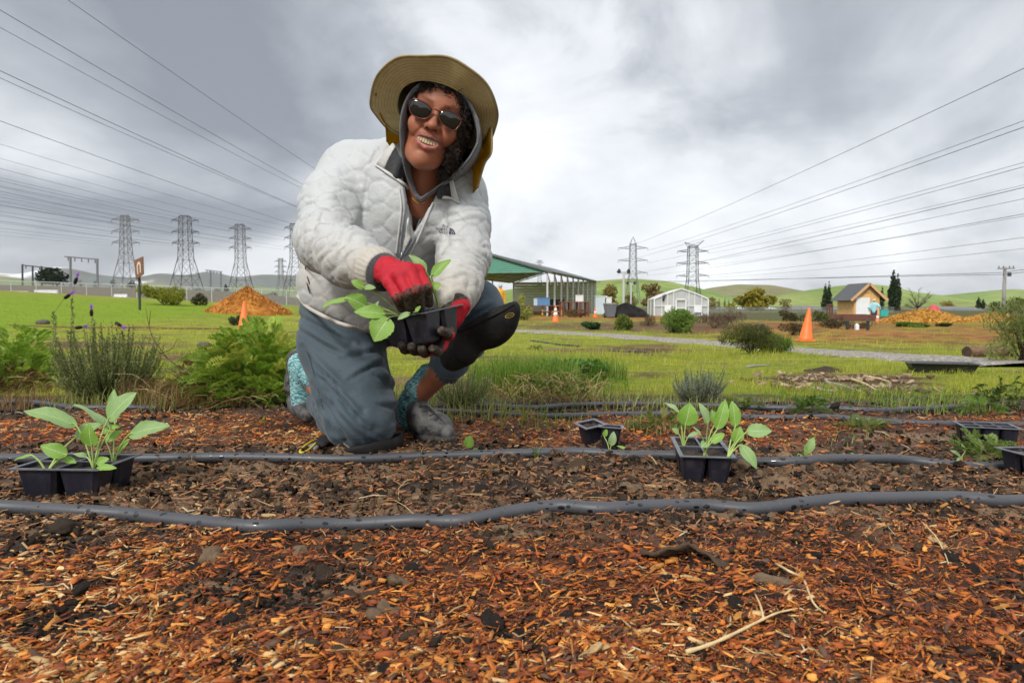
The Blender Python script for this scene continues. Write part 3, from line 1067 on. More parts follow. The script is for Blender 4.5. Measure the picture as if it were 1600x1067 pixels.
def field_zones(x, y):
    """bare earth, rust-brown dug soil and lush grass over the field, with the noise they use"""
    px, py = to_px(x, y, base_h(x, y))
    n = fbm(x * 1.1, y * 1.1, octaves=4, seed=21)
    n2 = fbm(x * 4.5, y * 4.5, octaves=3, seed=23)

    def zone(cx, cy, rx, ry, s=0.4):
        return sstep(1.0 + s, 1.0 - s, np.hypot((px - cx) / rx, (py - cy) / ry) + 0.55 * n2 + 0.5 * n)
    bm_ = sstep(0.20, 0.46, n + 0.45 * n2)
    bm_ = np.maximum(bm_, sstep(3.25, 2.85, y + 0.35 * n))
    for c in ((1330, 598, 110, 16), (700, 548, 50, 10), (1000, 548, 100, 6), (330, 560, 110, 9), (1060, 510, 260, 7), (1130, 512, 160, 9), (150, 540, 150, 5)):
        bm_ = np.maximum(bm_, zone(*c))
    bm_ = np.where(py < 488, bm_ * 0.4, bm_)
    rm = np.zeros_like(bm_)
    for c in ((1450, 522, 330, 17), (1250, 512, 90, 8), (880, 497, 260, 5), (1330, 505, 170, 7)):
        rm = np.maximum(rm, zone(*c, 0.3) * (0.55 + 0.45 * sstep(-0.3, 0.2, n)))
    lush = sstep(-7, -12, x * 1.0 + 4) * sstep(6, 11, y) * sstep(60, 40, y)
    return bm_, rm, lush, n, n2


bm_, rm, lush, n, n2 = field_zones(x, y)
nf = fbm(x * 0.35, y * 0.35, octaves=4, seed=25)
green = lerp((0.20, 0.245, 0.020), (0.34, 0.345, 0.045), sstep(-0.4, 0.5, n2))
brown = lerp((0.085, 0.050, 0.025), (0.20, 0.125, 0.060), sstep(-0.5, 0.5, n2))
rust = lerp((0.17, 0.070, 0.022), (0.42, 0.19, 0.05), sstep(-0.5, 0.5, n2))
col = lerp(green, np.zeros(3), bm_) + brown * bm_[:, None]
col = lerp(col, np.zeros(3), rm) + rust * rm[:, None]
col = lerp(col, np.zeros(3), 0.8 * lush) + np.array((0.19, 0.30, 0.012)) * (0.8 * lush)[:, None]
far = sstep(45, 130, y)
col = lerp(col, np.zeros(3), far) + lerp((0.13, 0.15, 0.05), (0.19, 0.16, 0.08), sstep(-0.3, 0.4, nf)) * far[:, None]
field = tag(obj('field', np.stack([x, y, z], 1), Fq, M['field'], cols=col), kind='structure')

# --- the rest of the ground, to the sides and behind the lens
mb = MB()
g = np.array([-9000, -400, -60, -15, 0, 15, 60, 400, 9000.0])
gx, gy = np.meshgrid(g, np.array([-9000, -400, -60, -15, -3, 0.4, 2.0, 9200.0]))
i = np.arange(7 * 9).reshape(7, 9)[:, :-1].ravel()
tag(obj('ground', np.stack([gx.ravel(), gy.ravel(), np.where(gy.ravel() > 8000, -6.0, np.where(np.abs(gx.ravel()) > 100, -1.2, -0.12) - 0.3 * (gy.ravel() > 0.3))], 1),
        np.stack([i, i + 1, i + 10, i + 9], 1), M['field'], cols=np.tile((0.10, 0.10, 0.035), (72, 1))), kind='structure')

# --- gravel path
pc = np.array([G(a, b)[:2] for a, b in ((700, 513.5), (812, 517), (900, 521.5), (1000, 528), (1100, 535.5), (1200, 543.5), (1300, 551), (1400, 558), (1500, 565), (1620, 574))])
pl = spline(pc, 240)
tdir = np.gradient(pl, axis=0); tdir /= np.linalg.norm(tdir, axis=1)[:, None]
nrm = np.stack([-tdir[:, 1], tdir[:, 0]], 1)
W = 1.35
rows = []
for k, wv in enumerate(np.linspace(-1, 1, 15)):
    jit = 0.22 * fbm(pl[:, 0] * 1.7, pl[:, 1] * 1.7 + k * 0.2, octaves=3, seed=70) * abs(wv)
    q = pl + nrm * (wv * W / 2 + jit)[:, None]
    zz = base_h(q[:, 0], q[:, 1]) + 0.03 - 0.085 * abs(wv) ** 4 + 0.008 * fbm(q[:, 0] * 6, q[:, 1] * 6, octaves=2, seed=71)
    rows.append(np.stack([q[:, 0], q[:, 1], zz], 1))
V, Fc = loft(rows, closed=False)
tag(obj('gravel_path', V, Fc, M['gravel']), kind='structure')
PATH = pl

# --- hills: each range a ridge with spurs and gullies


def hills(name, pts, D, depth, colr, snow=None, seed=0, rough=1.0):
    px_ = np.linspace(pts[0][0], pts[-1][0], 260)
    py_ = np.interp(px_, [p[0] for p in pts], [p[1] for p in pts])
    k = np.ones(9) / 9
    py_ = np.convolve(np.pad(py_, 4, 'edge'), k, 'valid')
    X = (px_ - 800) / F * D
    H = (478 - py_) / F * D + CAM_Z
    rows, cols = [], []
    for s in np.linspace(-1, 1, 41):
        yy = D + depth * s
        prof = np.cos(s * math.pi / 2) ** 1.25
        sp = fbm(X / depth * 3.2, np.full_like(X, s * 1.3), octaves=5, rough=0.55, seed=seed)
        hh = -6 + (H + 6) * (prof * (1 + 0.0 * sp)) + rough * 0.30 * H.max() * sp * (1 - prof) * prof * 2.2
        rows.append(np.stack([X * yy / D, np.full_like(X, yy), hh], 1))
        c = lerp(colr[0], colr[1], sstep(-0.5, 0.5, sp))
        if snow:
            sm = sstep(snow * H.max(), snow * H.max() * 1.25, hh + 0.55 * H.max() * sp)
            c = lerp(c, np.zeros(3), sm) + np.array((0.80, 0.82, 0.86)) * sm[:, None]
        cols.append(c)
    V, Fc = loft(rows, closed=False)
    return tag(obj(name, V, Fc, M['hill'], cols=np.concatenate(cols)), kind='structure')


GR = ((0.19, 0.29, 0.065), (0.29, 0.37, 0.11))
OL = ((0.18, 0.205, 0.085), (0.25, 0.255, 0.12))
hills('hills', ((700, 470), (800, 452), (880, 443), (930, 440), (985, 436), (1040, 440), (1090, 450), (1130, 462), (1190, 474)), 1500, 480, GR, seed=3)
hills('hills', ((1000, 474), (1060, 462), (1110, 450), (1150, 445), (1205, 446), (1260, 456), (1330, 468), (1380, 474)), 2100, 600, OL, seed=8)
hills('hills', ((1130, 476), (1200, 463), (1260, 454), (1310, 447), (1345, 444), (1385, 447), (1430, 457), (1490, 464), (1550, 470)), 1500, 460, GR, seed=14)
hills('hills', ((1380, 474), (1460, 463), (1520, 457), (1575, 452), (1640, 455), (1760, 462), (1850, 474)), 2000, 520, GR, seed=19)
hills('hills', ((-300, 440), (-120, 432), (0, 432), (45, 437), (90, 447), (150, 456), (210, 446), (240, 441), (290, 450), (330, 454), (380, 446), (440, 451), (520, 440), (640, 450), (800, 462)), 2600, 700, ((0.19, 0.25, 0.10), (0.28, 0.32, 0.15)), seed=23)
hills('mountains', ((-300, 434), (-60, 424), (40, 430), (85, 417), (110, 419), (160, 431), (215, 435), (255, 426), (285, 432), (335, 423), (365, 435), (410, 429), (450, 431), (520, 428), (640, 440), (800, 460)), 5200, 1300, ((0.12, 0.14, 0.12), (0.20, 0.21, 0.19)), snow=0.74, seed=29, rough=1.3)

# ================================================================== CHIPS, CLODS, STRAW
CHIPCOL = np.array(((0.38, 0.108, 0.016), (0.27, 0.066, 0.014), (0.54, 0.235, 0.045), (0.155, 0.038, 0.012), (0.050, 0.019, 0.010), (0.52, 0.34, 0.15), (0.40, 0.155, 0.030), (0.085, 0.046, 0.028)))


def chip_cloud(x, y, L, Wd, T, yaw, tilt, roll, lift, cols, zs=None, faces=5):
    """tapered, slightly bent splinters: 8 corners each"""
    n = len(x)
    c = np.array([(i, j, k) for k in (-1, 1) for j in (-1, 1) for i in (-1, 1)], float)[None].repeat(n, 0)
    c += RNG.uniform(-0.35, 0.35, c.shape)
    c[:, :, 0] *= L[:, None] / 2; c[:, :, 1] *= Wd[:, None] / 2; c[:, :, 2] *= T[:, None] / 2
    cr, sr = np.cos(roll)[:, None], np.sin(roll)[:, None]
    yy, zz = c[:, :, 1] * cr - c[:, :, 2] * sr, c[:, :, 1] * sr + c[:, :, 2] * cr
    ct, st = np.cos(tilt)[:, None], np.sin(tilt)[:, None]
    xx, zz = c[:, :, 0] * ct - zz * st, c[:, :, 0] * st + zz * ct
    cy, sy = np.cos(yaw)[:, None], np.sin(yaw)[:, None]
    X, Y = xx * cy - yy * sy + x[:, None], xx * sy + yy * cy + y[:, None]
    Z = zz + ((surf_h(x, y) + lift) if zs is None else zs)[:, None]
    V = np.stack([X, Y, Z], -1).reshape(-1, 3)
    f = np.array([(4, 5, 7, 6), (0, 1, 5, 4), (2, 6, 7, 3), (0, 4, 6, 2), (1, 3, 7, 5)])[:faces]
    Fq = (f[None] + 8 * np.arange(n)[:, None, None]).reshape(-1, 4)
    return V, Fq, np.repeat(cols, 8, 0)


def sample_bed(n, y0, y1, power):
    t = RNG.uniform(0, 1, n)
    a, b = y0 ** (1 - power), y1 ** (1 - power)
    yy = (a + (b - a) * t) ** (1 / (1 - power))
    u = RNG.uniform(-0.92, 0.92, n); k = RNG.uniform(0, 1, n) < 0.10
    return np.where(k, np.sign(u) * RNG.uniform(0.92, 1.7, n), u) * yy, yy


def chips(n, y0, y1, power, lmin, lmax, keep_floor, lift0, faces=5):
    x, y = sample_bed(n, y0, y1, power)
    k = RNG.uniform(0, 1, n) < np.maximum(keep_floor, mulch_mask(x, y))
    x, y = x[k], y[k]; n = len(x)
    L = lmin + (lmax - lmin) * RNG.uniform(0, 1, n) ** 2.6
    Wd = L * np.where(RNG.uniform(0, 1, n) < 0.45, RNG.uniform(0.06, 0.16, n), RNG.uniform(0.15, 0.42, n)); L = np.where(Wd < 0.16 * L, L * 1.45, L); T = np.minimum(Wd, 0.006) * RNG.uniform(0.25, 0.7, n)
    yaw = RNG.normal(0.55, 0.9, n)
    # tone drifts in patches, so the mulch is not one even mix
    tone = fbm(x * 3, y * 3, octaves=3, seed=51)
    w = RNG.uniform(0, 1, n) + 0.35 * tone
    idx = np.digitize(w, (0.13, 0.38, 0.50, 0.72, 0.85, 0.92, 0.985))
    order = np.array((4, 3, 1, 0, 6, 7, 2, 5))
    c = CHIPCOL[order[idx]] * RNG.uniform(1.0, 2.0, (n, 1))
    soil = (1 - mulch_mask(x, y))[:, None] * 0.6 * sstep(1.0, 1.3, y)[:, None] + 0
    c = c * (1 - soil) + np.array((0.24, 0.155, 0.090)) * RNG.uniform(0.3, 1.9, (n, 1)) * soil
    return chip_cloud(x, y, L, Wd, T, yaw, RNG.normal(0, 0.28, n), RNG.normal(0, 0.5, n), lift0 + RNG.uniform(-0.001, 0.007, n), c, None, faces)


parts_ = [chips(74000, 0.60, 1.5, 1.4, 0.0035, 0.019, 0.20, 0.002), chips(32000, 1.22, 1.97, 1.2, 0.0035, 0.020, 0.75, 0.002, 4), chips(36000, 1.9, 2.95, 1.2, 0.005, 0.022, 0.10, 0.003, 3)]
o = 0; VV, FF, CC = [], [], []
for V, Fq, c in parts_:
    VV.append(V); FF.append(Fq + o); CC.append(c); o += len(V)
tag(obj('wood_mulch', np.concatenate(VV), np.concatenate(FF), M['chip'], smooth=False, cols=np.concatenate(CC)), kind='stuff')

# crumbs of dark earth
n = 52000
x, y = sample_bed(n, 0.62, 2.9, 1.1)
k = RNG.uniform(0, 1, n) < np.clip(1.05 - mulch_mask(x, y), 0.08, 1)
x, y = x[k], y[k]; n = len(x)
s = 0.003 + 0.014 * RNG.uniform(0, 1, n) ** 4 * (0.45 + 0.55 * sstep(0.9, 1.5, y))
c = lerp((0.016, 0.011, 0.008), (0.21, 0.140, 0.085), np.clip(RNG.uniform(0, 1, n) ** 1.6 * sstep(0.95, 1.35, y) + 0.12 * RNG.uniform(0, 1, n), 0, 1))
V, Fq, c = chip_cloud(x, y, s, s * RNG.uniform(0.6, 1, n), s * RNG.uniform(0.5, 1, n), RNG.uniform(0, 6, n), RNG.normal(0, 0.5, n), RNG.normal(0, 0.5, n), s * 0.3, c, None, 4)
tag(obj('soil_crumbs', V, Fq, M['clod'], smooth=False, cols=c), kind='stuff')

# straw and fine stalks lying about
mb = MB(); n = 0
xs, ys = sample_bed(620, 0.75, 2.9, 0.7)
for xx, yy in zip(xs, ys):
    L = random.uniform(0.015, 0.07) * (0.6 if yy < 1.15 else 1); a = random.gauss(0.5, 1.2); b = a + random.gauss(0, 0.4)
    p0 = np.array((xx, yy)); p1 = p0 + L * 0.5 * np.array((math.cos(a), math.sin(a))); p2 = p1 + L * 0.5 * np.array((math.cos(b), math.sin(b)))
    pts = [(*p, float(surf_h(*p)) + 0.004 + random.uniform(0, 0.008)) for p in (p0, p1, p2)]
    r = random.uniform(0.0005, 0.0013)
    cc = random.choice(((0.60, 0.45, 0.22), (0.42, 0.27, 0.11), (0.30, 0.16, 0.06), (0.68, 0.58, 0.38)))
    mb.tube(pts, (r, r * 1.1, r * 0.6), 4, cc, caps=False)
tag(mb.build('straw_litter', M['chip'], usecol=True), kind='stuff')

# the bigger pieces, one by one
VAR = []
for k in range(14):
    L, Wd, T = (random.uniform(0.026, 0.05), random.uniform(0.007, 0.018), random.uniform(0.002, 0.005))
    nx, ny = 6, 3
    g = np.zeros((nx, ny, 3))
    for i in range(nx):
        for j in range(ny):
            u, v = i / (nx - 1) - 0.5, j / (ny - 1) - 0.5
            wv = 1 - 0.55 * abs(u * 2) ** 2.2 * random.uniform(0.5, 1.2)
            g[i, j] = (u * L + random.uniform(-1, 1) * 0.0025, v * Wd * wv + random.uniform(-1, 1) * 0.001, 0.004 * math.sin(u * 3 + k) * (k % 3) * 0.5 + random.uniform(-1, 1) * 0.0007)
    V, Fc = sheet(g, T)
    V = V - V.min(0) * (0, 0, 1)
    c = np.tile(CHIPCOL[random.choice((0, 1, 2, 3, 5, 6, 2, 0, 3, 7))], (len(V), 1)) * RNG.uniform(0.8, 1.15, (len(V), 1))
    VAR.append(make_mesh('wood_chip', V, Fc, M['chip'], False, c))
xs, ys = sample_bed(700, 0.66, 2.3, 2.2)
cnt = 0
for xx, yy in zip(xs, ys):
    if cnt >= 200 or random.random() > max(0.35, float(mulch_mask(xx, yy))):
        continue
    o = bpy.data.objects.new('wood_chip', random.choice(VAR)); link(o, bed)
    o.location = (xx, yy, float(surf_h(xx, yy)) + 0.004)
    o.rotation_euler = (random.gauss(0, 0.3), random.gauss(0, 0.22), random.gauss(0.5, 1.0))
    s = random.uniform(0.35, 0.8) * (0.8 if yy < 0.9 else 1); o.scale = (s, s, s)
    cnt += 1

CLV = []
for k in range(7):
    b = Vox((-0.06,) * 3, (0.06,) * 3, 0.0036)
    for q in range(5):
        b.ell((random.uniform(-0.02, 0.02), random.uniform(-0.02, 0.02), random.uniform(-0.008, 0.008)), (random.uniform(0.014, 0.026), random.uniform(0.012, 0.022), random.uniform(0.009, 0.016)), 0.006)
    V, Fq = b.mesh()
    N = normals(V, Fq)
    V = V + N * (0.013 * fbm(V[:, 0] * 42 + k * 7, V[:, 1] * 42, V[:, 2] * 42, octaves=4, rough=0.65))[:, None]
    base = ((0.20, 0.135, 0.083), (0.085, 0.055, 0.035), (0.235, 0.16, 0.10), (0.026, 0.02, 0.016), (0.16, 0.10, 0.06), (0.21, 0.145, 0.09), (0.045, 0.032, 0.022))[k]
    CLV.append(make_mesh('soil_clod', V, Fq, M['clod'], True, np.tile(base, (len(V), 1))))
fixed = ((100, 826, 1.3), (1150, 700, 1.2), (905, 732, 1.4), (985, 765, 1.2), (940, 722, 1.1), (760, 775, 1.3), (600, 740, 1.2), (505, 905, 0.9), (545, 940, 0.9), (630, 912, 0.8), (570, 885, 0.9), (455, 872, 1.1), (730, 905, 0.7), (1395, 862, 0.7), (1210, 912, 1.0), (1190, 712, 1.4), (1170, 735, 1.3), (1220, 730, 1.2), (880, 905, 0.7), (1120, 815, 1.1), (1380, 930, 0.6), (600, 960, 1.0), (340, 870, 0.9), (1180, 650, 1.2), (820, 655, 1.2), (1300, 640, 1.5))
spots = [(G(a, b), s) for a, b, s in fixed]
xs, ys = sample_bed(420, 0.95, 2.0, 0.3)
spots += [(np.array((a, b, ground_h(a, b))), random.uniform(0.18, 0.72)) for a, b in zip(xs, ys) if mulch_mask(a, b) < 0.6]
xs, ys = sample_bed(170, 0.72, 1.32, 0.3)
dark = [(np.array((a, b, surf_h(a, b))), random.uniform(0.12, 0.62)) for a, b in zip(xs, ys) if vnoise(a * 3.1, b * 3.1, None, 5) > -0.1 or random.random() < 0.25]
for p, s in dark:
    o = bpy.data.objects.new('soil_clod', CLV[random.choice((3, 3, 6, 1))]); link(o, bed)
    o.location = (p[0], p[1], p[2] + 0.004); o.rotation_euler = (random.uniform(-0.5, 0.5), random.uniform(-0.5, 0.5), random.uniform(0, 6.3)); o.scale = (s, s * 0.8, s * 0.8)
for p, s in spots:
    o = bpy.data.objects.new('soil_clod', random.choice(CLV)); link(o, bed)
    o.location = (p[0], p[1], p[2] + 0.002)
    o.rotation_euler = (random.uniform(-0.5, 0.5), random.uniform(-0.5, 0.5), random.uniform(0, 6.3))
    s *= 0.85; o.scale = (s, s * random.uniform(0.7, 1), s * random.uniform(0.6, 1.0))

# a curled slab of crusted bark over a hollow
g = np.zeros((16, 8, 3))
for i in range(16):
    for j in range(8):
        p = G(1000 + i * 9.2, 862 + 6 * math.sin(i * 0.5) + j * 2.0 + 0.9 * i)
        lift = 0.026 * (j / 7) ** 1.4 * math.sin(math.pi * min(1, (i + 1) / 15)) + 0.004
        g[i, j] = (p[0], p[1], p[2] + lift + 0.003 * math.sin(i * 1.7 + j))
V, Fc = sheet(g, 0.005)
tag(obj('bark_slab', V, Fc, M['clod'], cols=np.tile((0.115, 0.078, 0.05), (len(V), 1))), 'flat crusty brown bark slab curling up over a dark hollow in the mulch', 'bark')

# forked pale twig lying on the mulch at the front
mb = thing('fallen_twig', 'long pale forked twig lying on orange mulch near the front edge', 'twig', G(1160, 985))
pts = spline([G(a, b, 0.012) for a, b in ((1072, 1018), (1110, 1006), (1150, 988), (1190, 968), (1215, 957), (1246, 950))], 24)
V, Fc = tube_geo(pts, np.linspace(0.0028, 0.0010, 24) * (1 + 0.15 * np.sin(np.arange(24) * 1.9)), 7)
obj('stem', V, Fc, M['straw'], mb)
pts = spline([G(a, b, 0.012) for a, b in ((1193, 966), (1188, 945), (1180, 928))], 8)
V, Fc = tube_geo(pts, np.linspace(0.0018, 0.0009, 8), 6)
obj('side_shoot', V, Fc, M['straw'], mb)

for k, (a, lab) in enumerate(((((1440, 815), (1462, 838), (1475, 862), (1482, 880)), 'thin bent straw stalk on dark soil under the front hose'),
                              (((1212, 880), (1235, 893), (1255, 905), (1270, 940), (1288, 958)), 'split pale straw stalk standing among orange chips beside the twig'))):
    pts = spline([G(p, q, 0.012 + 0.008 * (i % 2)) for i, (p, q) in enumerate(a)], 18)
    V, Fc = tube_geo(pts, np.linspace(0.0022, 0.0012, 18) * (1.0 if k else 0.7), 6)
    tag(obj('straw_stalk', V, Fc, M['straw']), lab, 'straw')

# ================================================================== DRIP HOSES


def hose(pxs, r, label, droop=0.0):
    ctrl = np.array([G(a, b, r * 0.9) for a, b in pxs])
    p = spline(ctrl, 30 * len(pxs))
    p[:, 2] = np.maximum(p[:, 2], np.maximum(surf_h(p[:, 0], p[:, 1] - r) - 0.003, surf_h(p[:, 0], p[:, 1])) + r * 0.85)
    z = np.pad(p[:, 2], 10, 'edge')
    z = np.max([z[i:i + len(p)] for i in range(21)], axis=0) - 0.004
    for w in (61, 31):
        z = np.convolve(np.pad(z, w // 2, 'edge'), np.ones(w) / w, 'valid')
    p[:, 2] = z
    V, Fc = tube_geo(p, r, 20)
    o = obj('drip_hose', V, Fc, M['hose'])
    return tag(o, label, 'hose', 'drip hoses along the bed')


hose(((-160, 792), (-60, 793), (30, 798), (120, 801), (200, 808), (300, 817), (400, 822), (480, 823), (560, 821), (640, 817), (720, 811), (800, 802), (870, 795), (940, 792), (1020, 793), (1100, 794), (1180, 794), (1260, 789), (1340, 784), (1420, 782), (1500, 783), (1560, 787), (1620, 791), (1720, 797), (1800, 800)), 0.0132,
     'nearest grey drip hose snaking over the mulch, thickest and closest to the front edge')
hose(((-140, 722), (0, 723), (120, 721), (220, 719), (330, 720), (440, 720), (540, 719), (640, 717), (740, 714), (820, 712), (900, 711), (970, 712), (1040, 715), (1110, 720), (1180, 724), (1250, 724), (1330, 722), (1410, 722), (1480, 725), (1540, 729), (1610, 732), (1740, 735)), 0.0126,
     'second grey drip hose, running just in front of the kneeling gardener')
hose(((640, 640), (690, 642), (735, 645), (830, 650), (900, 650), (970, 649), (1040, 646), (1100, 648), (1180, 652), (1240, 653), (1300, 654), (1360, 657), (1420, 661), (1500, 664), (1600, 665), (1720, 666)), 0.0110,
     'third drip hose, passing behind the seedling packs at the back of the bed')
hose(((735, 631), (770, 634), (830, 636), (890, 634), (955, 632), (1040, 632), (1140, 635), (1220, 637), (1300, 637), (1370, 640), (1440, 640), (1490, 637), (1540, 633), (1560, 632)), 0.0115,
     'farthest drip hose, ending at the edge of the grass')
hose(((-60, 628), (40, 630), (120, 634), (200, 636), (245, 637)), 0.0110, 'short stretch of drip hose under the lavender at the left')

# ================================================================== BEYOND THE GARDEN


def at(px, Y, dz=0.0):
    """the ground at depth Y under photograph column px"""
    X = (px - 800) / F * Y
    return np.array((X, Y, float(base_h(X, Y)) + dz))


def top_z(py, Y):
    """height seen at photograph row py, depth Y"""
    return P(800, py, Y)[2]


def quads(c, size, asp=1.0, up=0.0, jit=0.5, bend=None):
    """leaf-sized faces at points c: random headings, up > 0 stands them upright"""
    n = len(c)
    d = RNG.normal(0, 1, (n, 3)); d[:, 2] = d[:, 2] * (1 - 0.5 * up) + up * 1.5
    d /= np.linalg.norm(d, axis=1)[:, None]
    w = np.cross(d, RNG.normal(0, 1, (n, 3))); w /= np.linalg.norm(w, axis=1)[:, None] + 1e-9
    s = size * RNG.uniform(1 - jit, 1 + jit, n)[:, None]
    a, b = d * s, w * s * asp * 0.5
    V = np.stack([c - a * 0.5, c + b - a * 0.05, c + a * 0.5, c - b - a * 0.05], 1).reshape(-1, 3)
    return V, np.arange(n * 4).reshape(n, 4)


def cloud_pts(blobs, n):
    """points through the outer shell and inside of ellipsoid clumps"""
    vol = np.array([r[0] * r[1] * r[2] for _, r in blobs]) ** 0.72
    k = RNG.choice(len(blobs), n, p=vol / vol.sum())
    d = RNG.normal(0, 1, (n, 3)); d /= np.linalg.norm(d, axis=1)[:, None]
    rad = RNG.uniform(0.25, 1.0, n) ** 0.45
    c = np.array([b[0] for b in blobs])[k]; r = np.array([b[1] for b in blobs])[k]
    return c + d * r * rad[:, None], k


def crown(name, parent, blobs, n, size, pal, mat, asp=0.6, up=0.0):
    c, k = cloud_pts(blobs, n)
    V, Fq = quads(c, size, asp, up)
    tone = RNG.uniform(0, 1, len(blobs))[k] * 0.6 + RNG.uniform(0, 1, n) * 0.4
    col = np.repeat(lerp(pal[0], pal[1], tone), 4, 0)
    return obj(name, V, Fq, M[mat], parent, smooth=False, cols=col)


def tree(name, label, base, H, W, pal, kind='round', n=900, size=None, group=None, bark=(0.10, 0.075, 0.055), mat='far_foliage', trunk_h=0.2):
    t = thing(name, label, 'tree', base, group)
    base = np.asarray(base, float)
    mb = MB()
    blobs = []
    if kind == 'column':
        for z in np.linspace(0.06, 0.93, 9):
            rr = W / 2 * min(1, 1.7 * (1 - z) ** 0.9 + 0.03) * min(1, 0.6 + 2 * z) * random.uniform(0.9, 1.05)
            blobs.append((base + (random.gauss(0, 0.05) * W, random.gauss(0, 0.05) * W, z * H), (rr, rr, H * 0.10)))
        pts = [base + (0, 0, -0.1), base + (0, 0, H * 0.8)]
        mb.tube(pts, [W * 0.08, W * 0.02], 6, bark)
    else:
        tw = H * 0.025
        fork = base + (random.gauss(0, 0.02) * W, 0, H * trunk_h)
        mb.tube([base + (0, 0, -0.1), base + (0, 0, H * trunk_h * 0.5), fork], [tw * 1.3, tw, tw * 0.85], 7, bark)
        m = 9 if kind == 'round' else 14
        for i in range(m):
            a = 2 * math.pi * i / m + random.uniform(-0.3, 0.3); rr = W / 2 * random.uniform(0.35, 0.80); zz = H * random.uniform(trunk_h, 0.90)
            if i == 0:
                rr, zz = 0.05 * W, H * 0.90
            tip = base + (math.cos(a) * rr, math.sin(a) * rr, zz)
            mid = fork * 0.5 + tip * 0.5 + (0, 0, -0.04 * H)
            mb.tube([fork + (0, 0, -0.02 * H), mid, tip], [tw * 0.6, tw * 0.35, tw * 0.10], 5, bark)
            if kind == 'bare':
                for q in range(26):
                    s0 = mid + (tip - mid) * random.uniform(0, 1); dr = nrm3((random.gauss(0, 1) + math.cos(a), random.gauss(0, 1) + math.sin(a), random.uniform(0.2, 1.6)))
                    e = s0 + dr * H * random.uniform(0.08, 0.24)
                    mb.tube([s0, (s0 + e) / 2 + np.array((0, 0, 0.01 * H)), e], [tw * 0.16, tw * 0.11, tw * 0.05], 3, bark, caps=False)
            else:
                s = W * random.uniform(0.16, 0.27)
                blobs.append((tip, (s, s, s * random.uniform(0.55, 0.8))))
        if kind != 'bare':
            blobs.append((base + (0, 0, H * 0.58), (W * 0.30, W * 0.30, H * 0.22))); blobs.append((base + (0, 0, H * 0.28), (W * 0.36, W * 0.36, H * 0.16)))
    mb.build('trunk', M['bark'], t, smooth=True, usecol=True)
    if kind != 'bare':
        crown('crown', t, blobs, n, size or W * (0.24 if kind == 'column' else 0.085), pal, mat, 0.7, 0.6 if kind == 'column' else 0)
    return t


def nrm3(v):
    v = np.asarray(v, float)
    return v / np.linalg.norm(v)


def shrub(name, label, base, W, H, pal, n=900, size=0.06, asp=0.35, up=0.5, group=None, cat='shrub', mat='foliage', lobes=8, D=None):
    t = thing(name, label, cat, base, group)
    base = np.asarray(base, float); D = D or W
    mb = MB(); blobs = []
    for i in range(lobes):
        a = random.uniform(0, 6.28); rr = math.sqrt(random.uniform(0, 1)) * 0.36
        c = base + (math.cos(a) * rr * W, math.sin(a) * rr * D, H * random.uniform(0.18, 0.80) * (1 - 0.6 * rr))
        blobs.append((c, (W * random.uniform(0.16, 0.26), D * random.uniform(0.16, 0.26), H * random.uniform(0.18, 0.30))))
        mb.tube([base + (0, 0, -0.02), (base + c) / 2 + np.array((0, 0, 0.02)), c], [0.010 * H + 0.004, 0.007 * H + 0.002, 0.002], 5, (0.07, 0.045, 0.03), caps=False)
    mb.build('stem', M['bark'], t, smooth=True, usecol=True)
    crown('foliage', t, blobs, n, size, pal, mat, asp, up)
    return t


# ------------------------------------------------------------------ pylons and their cables


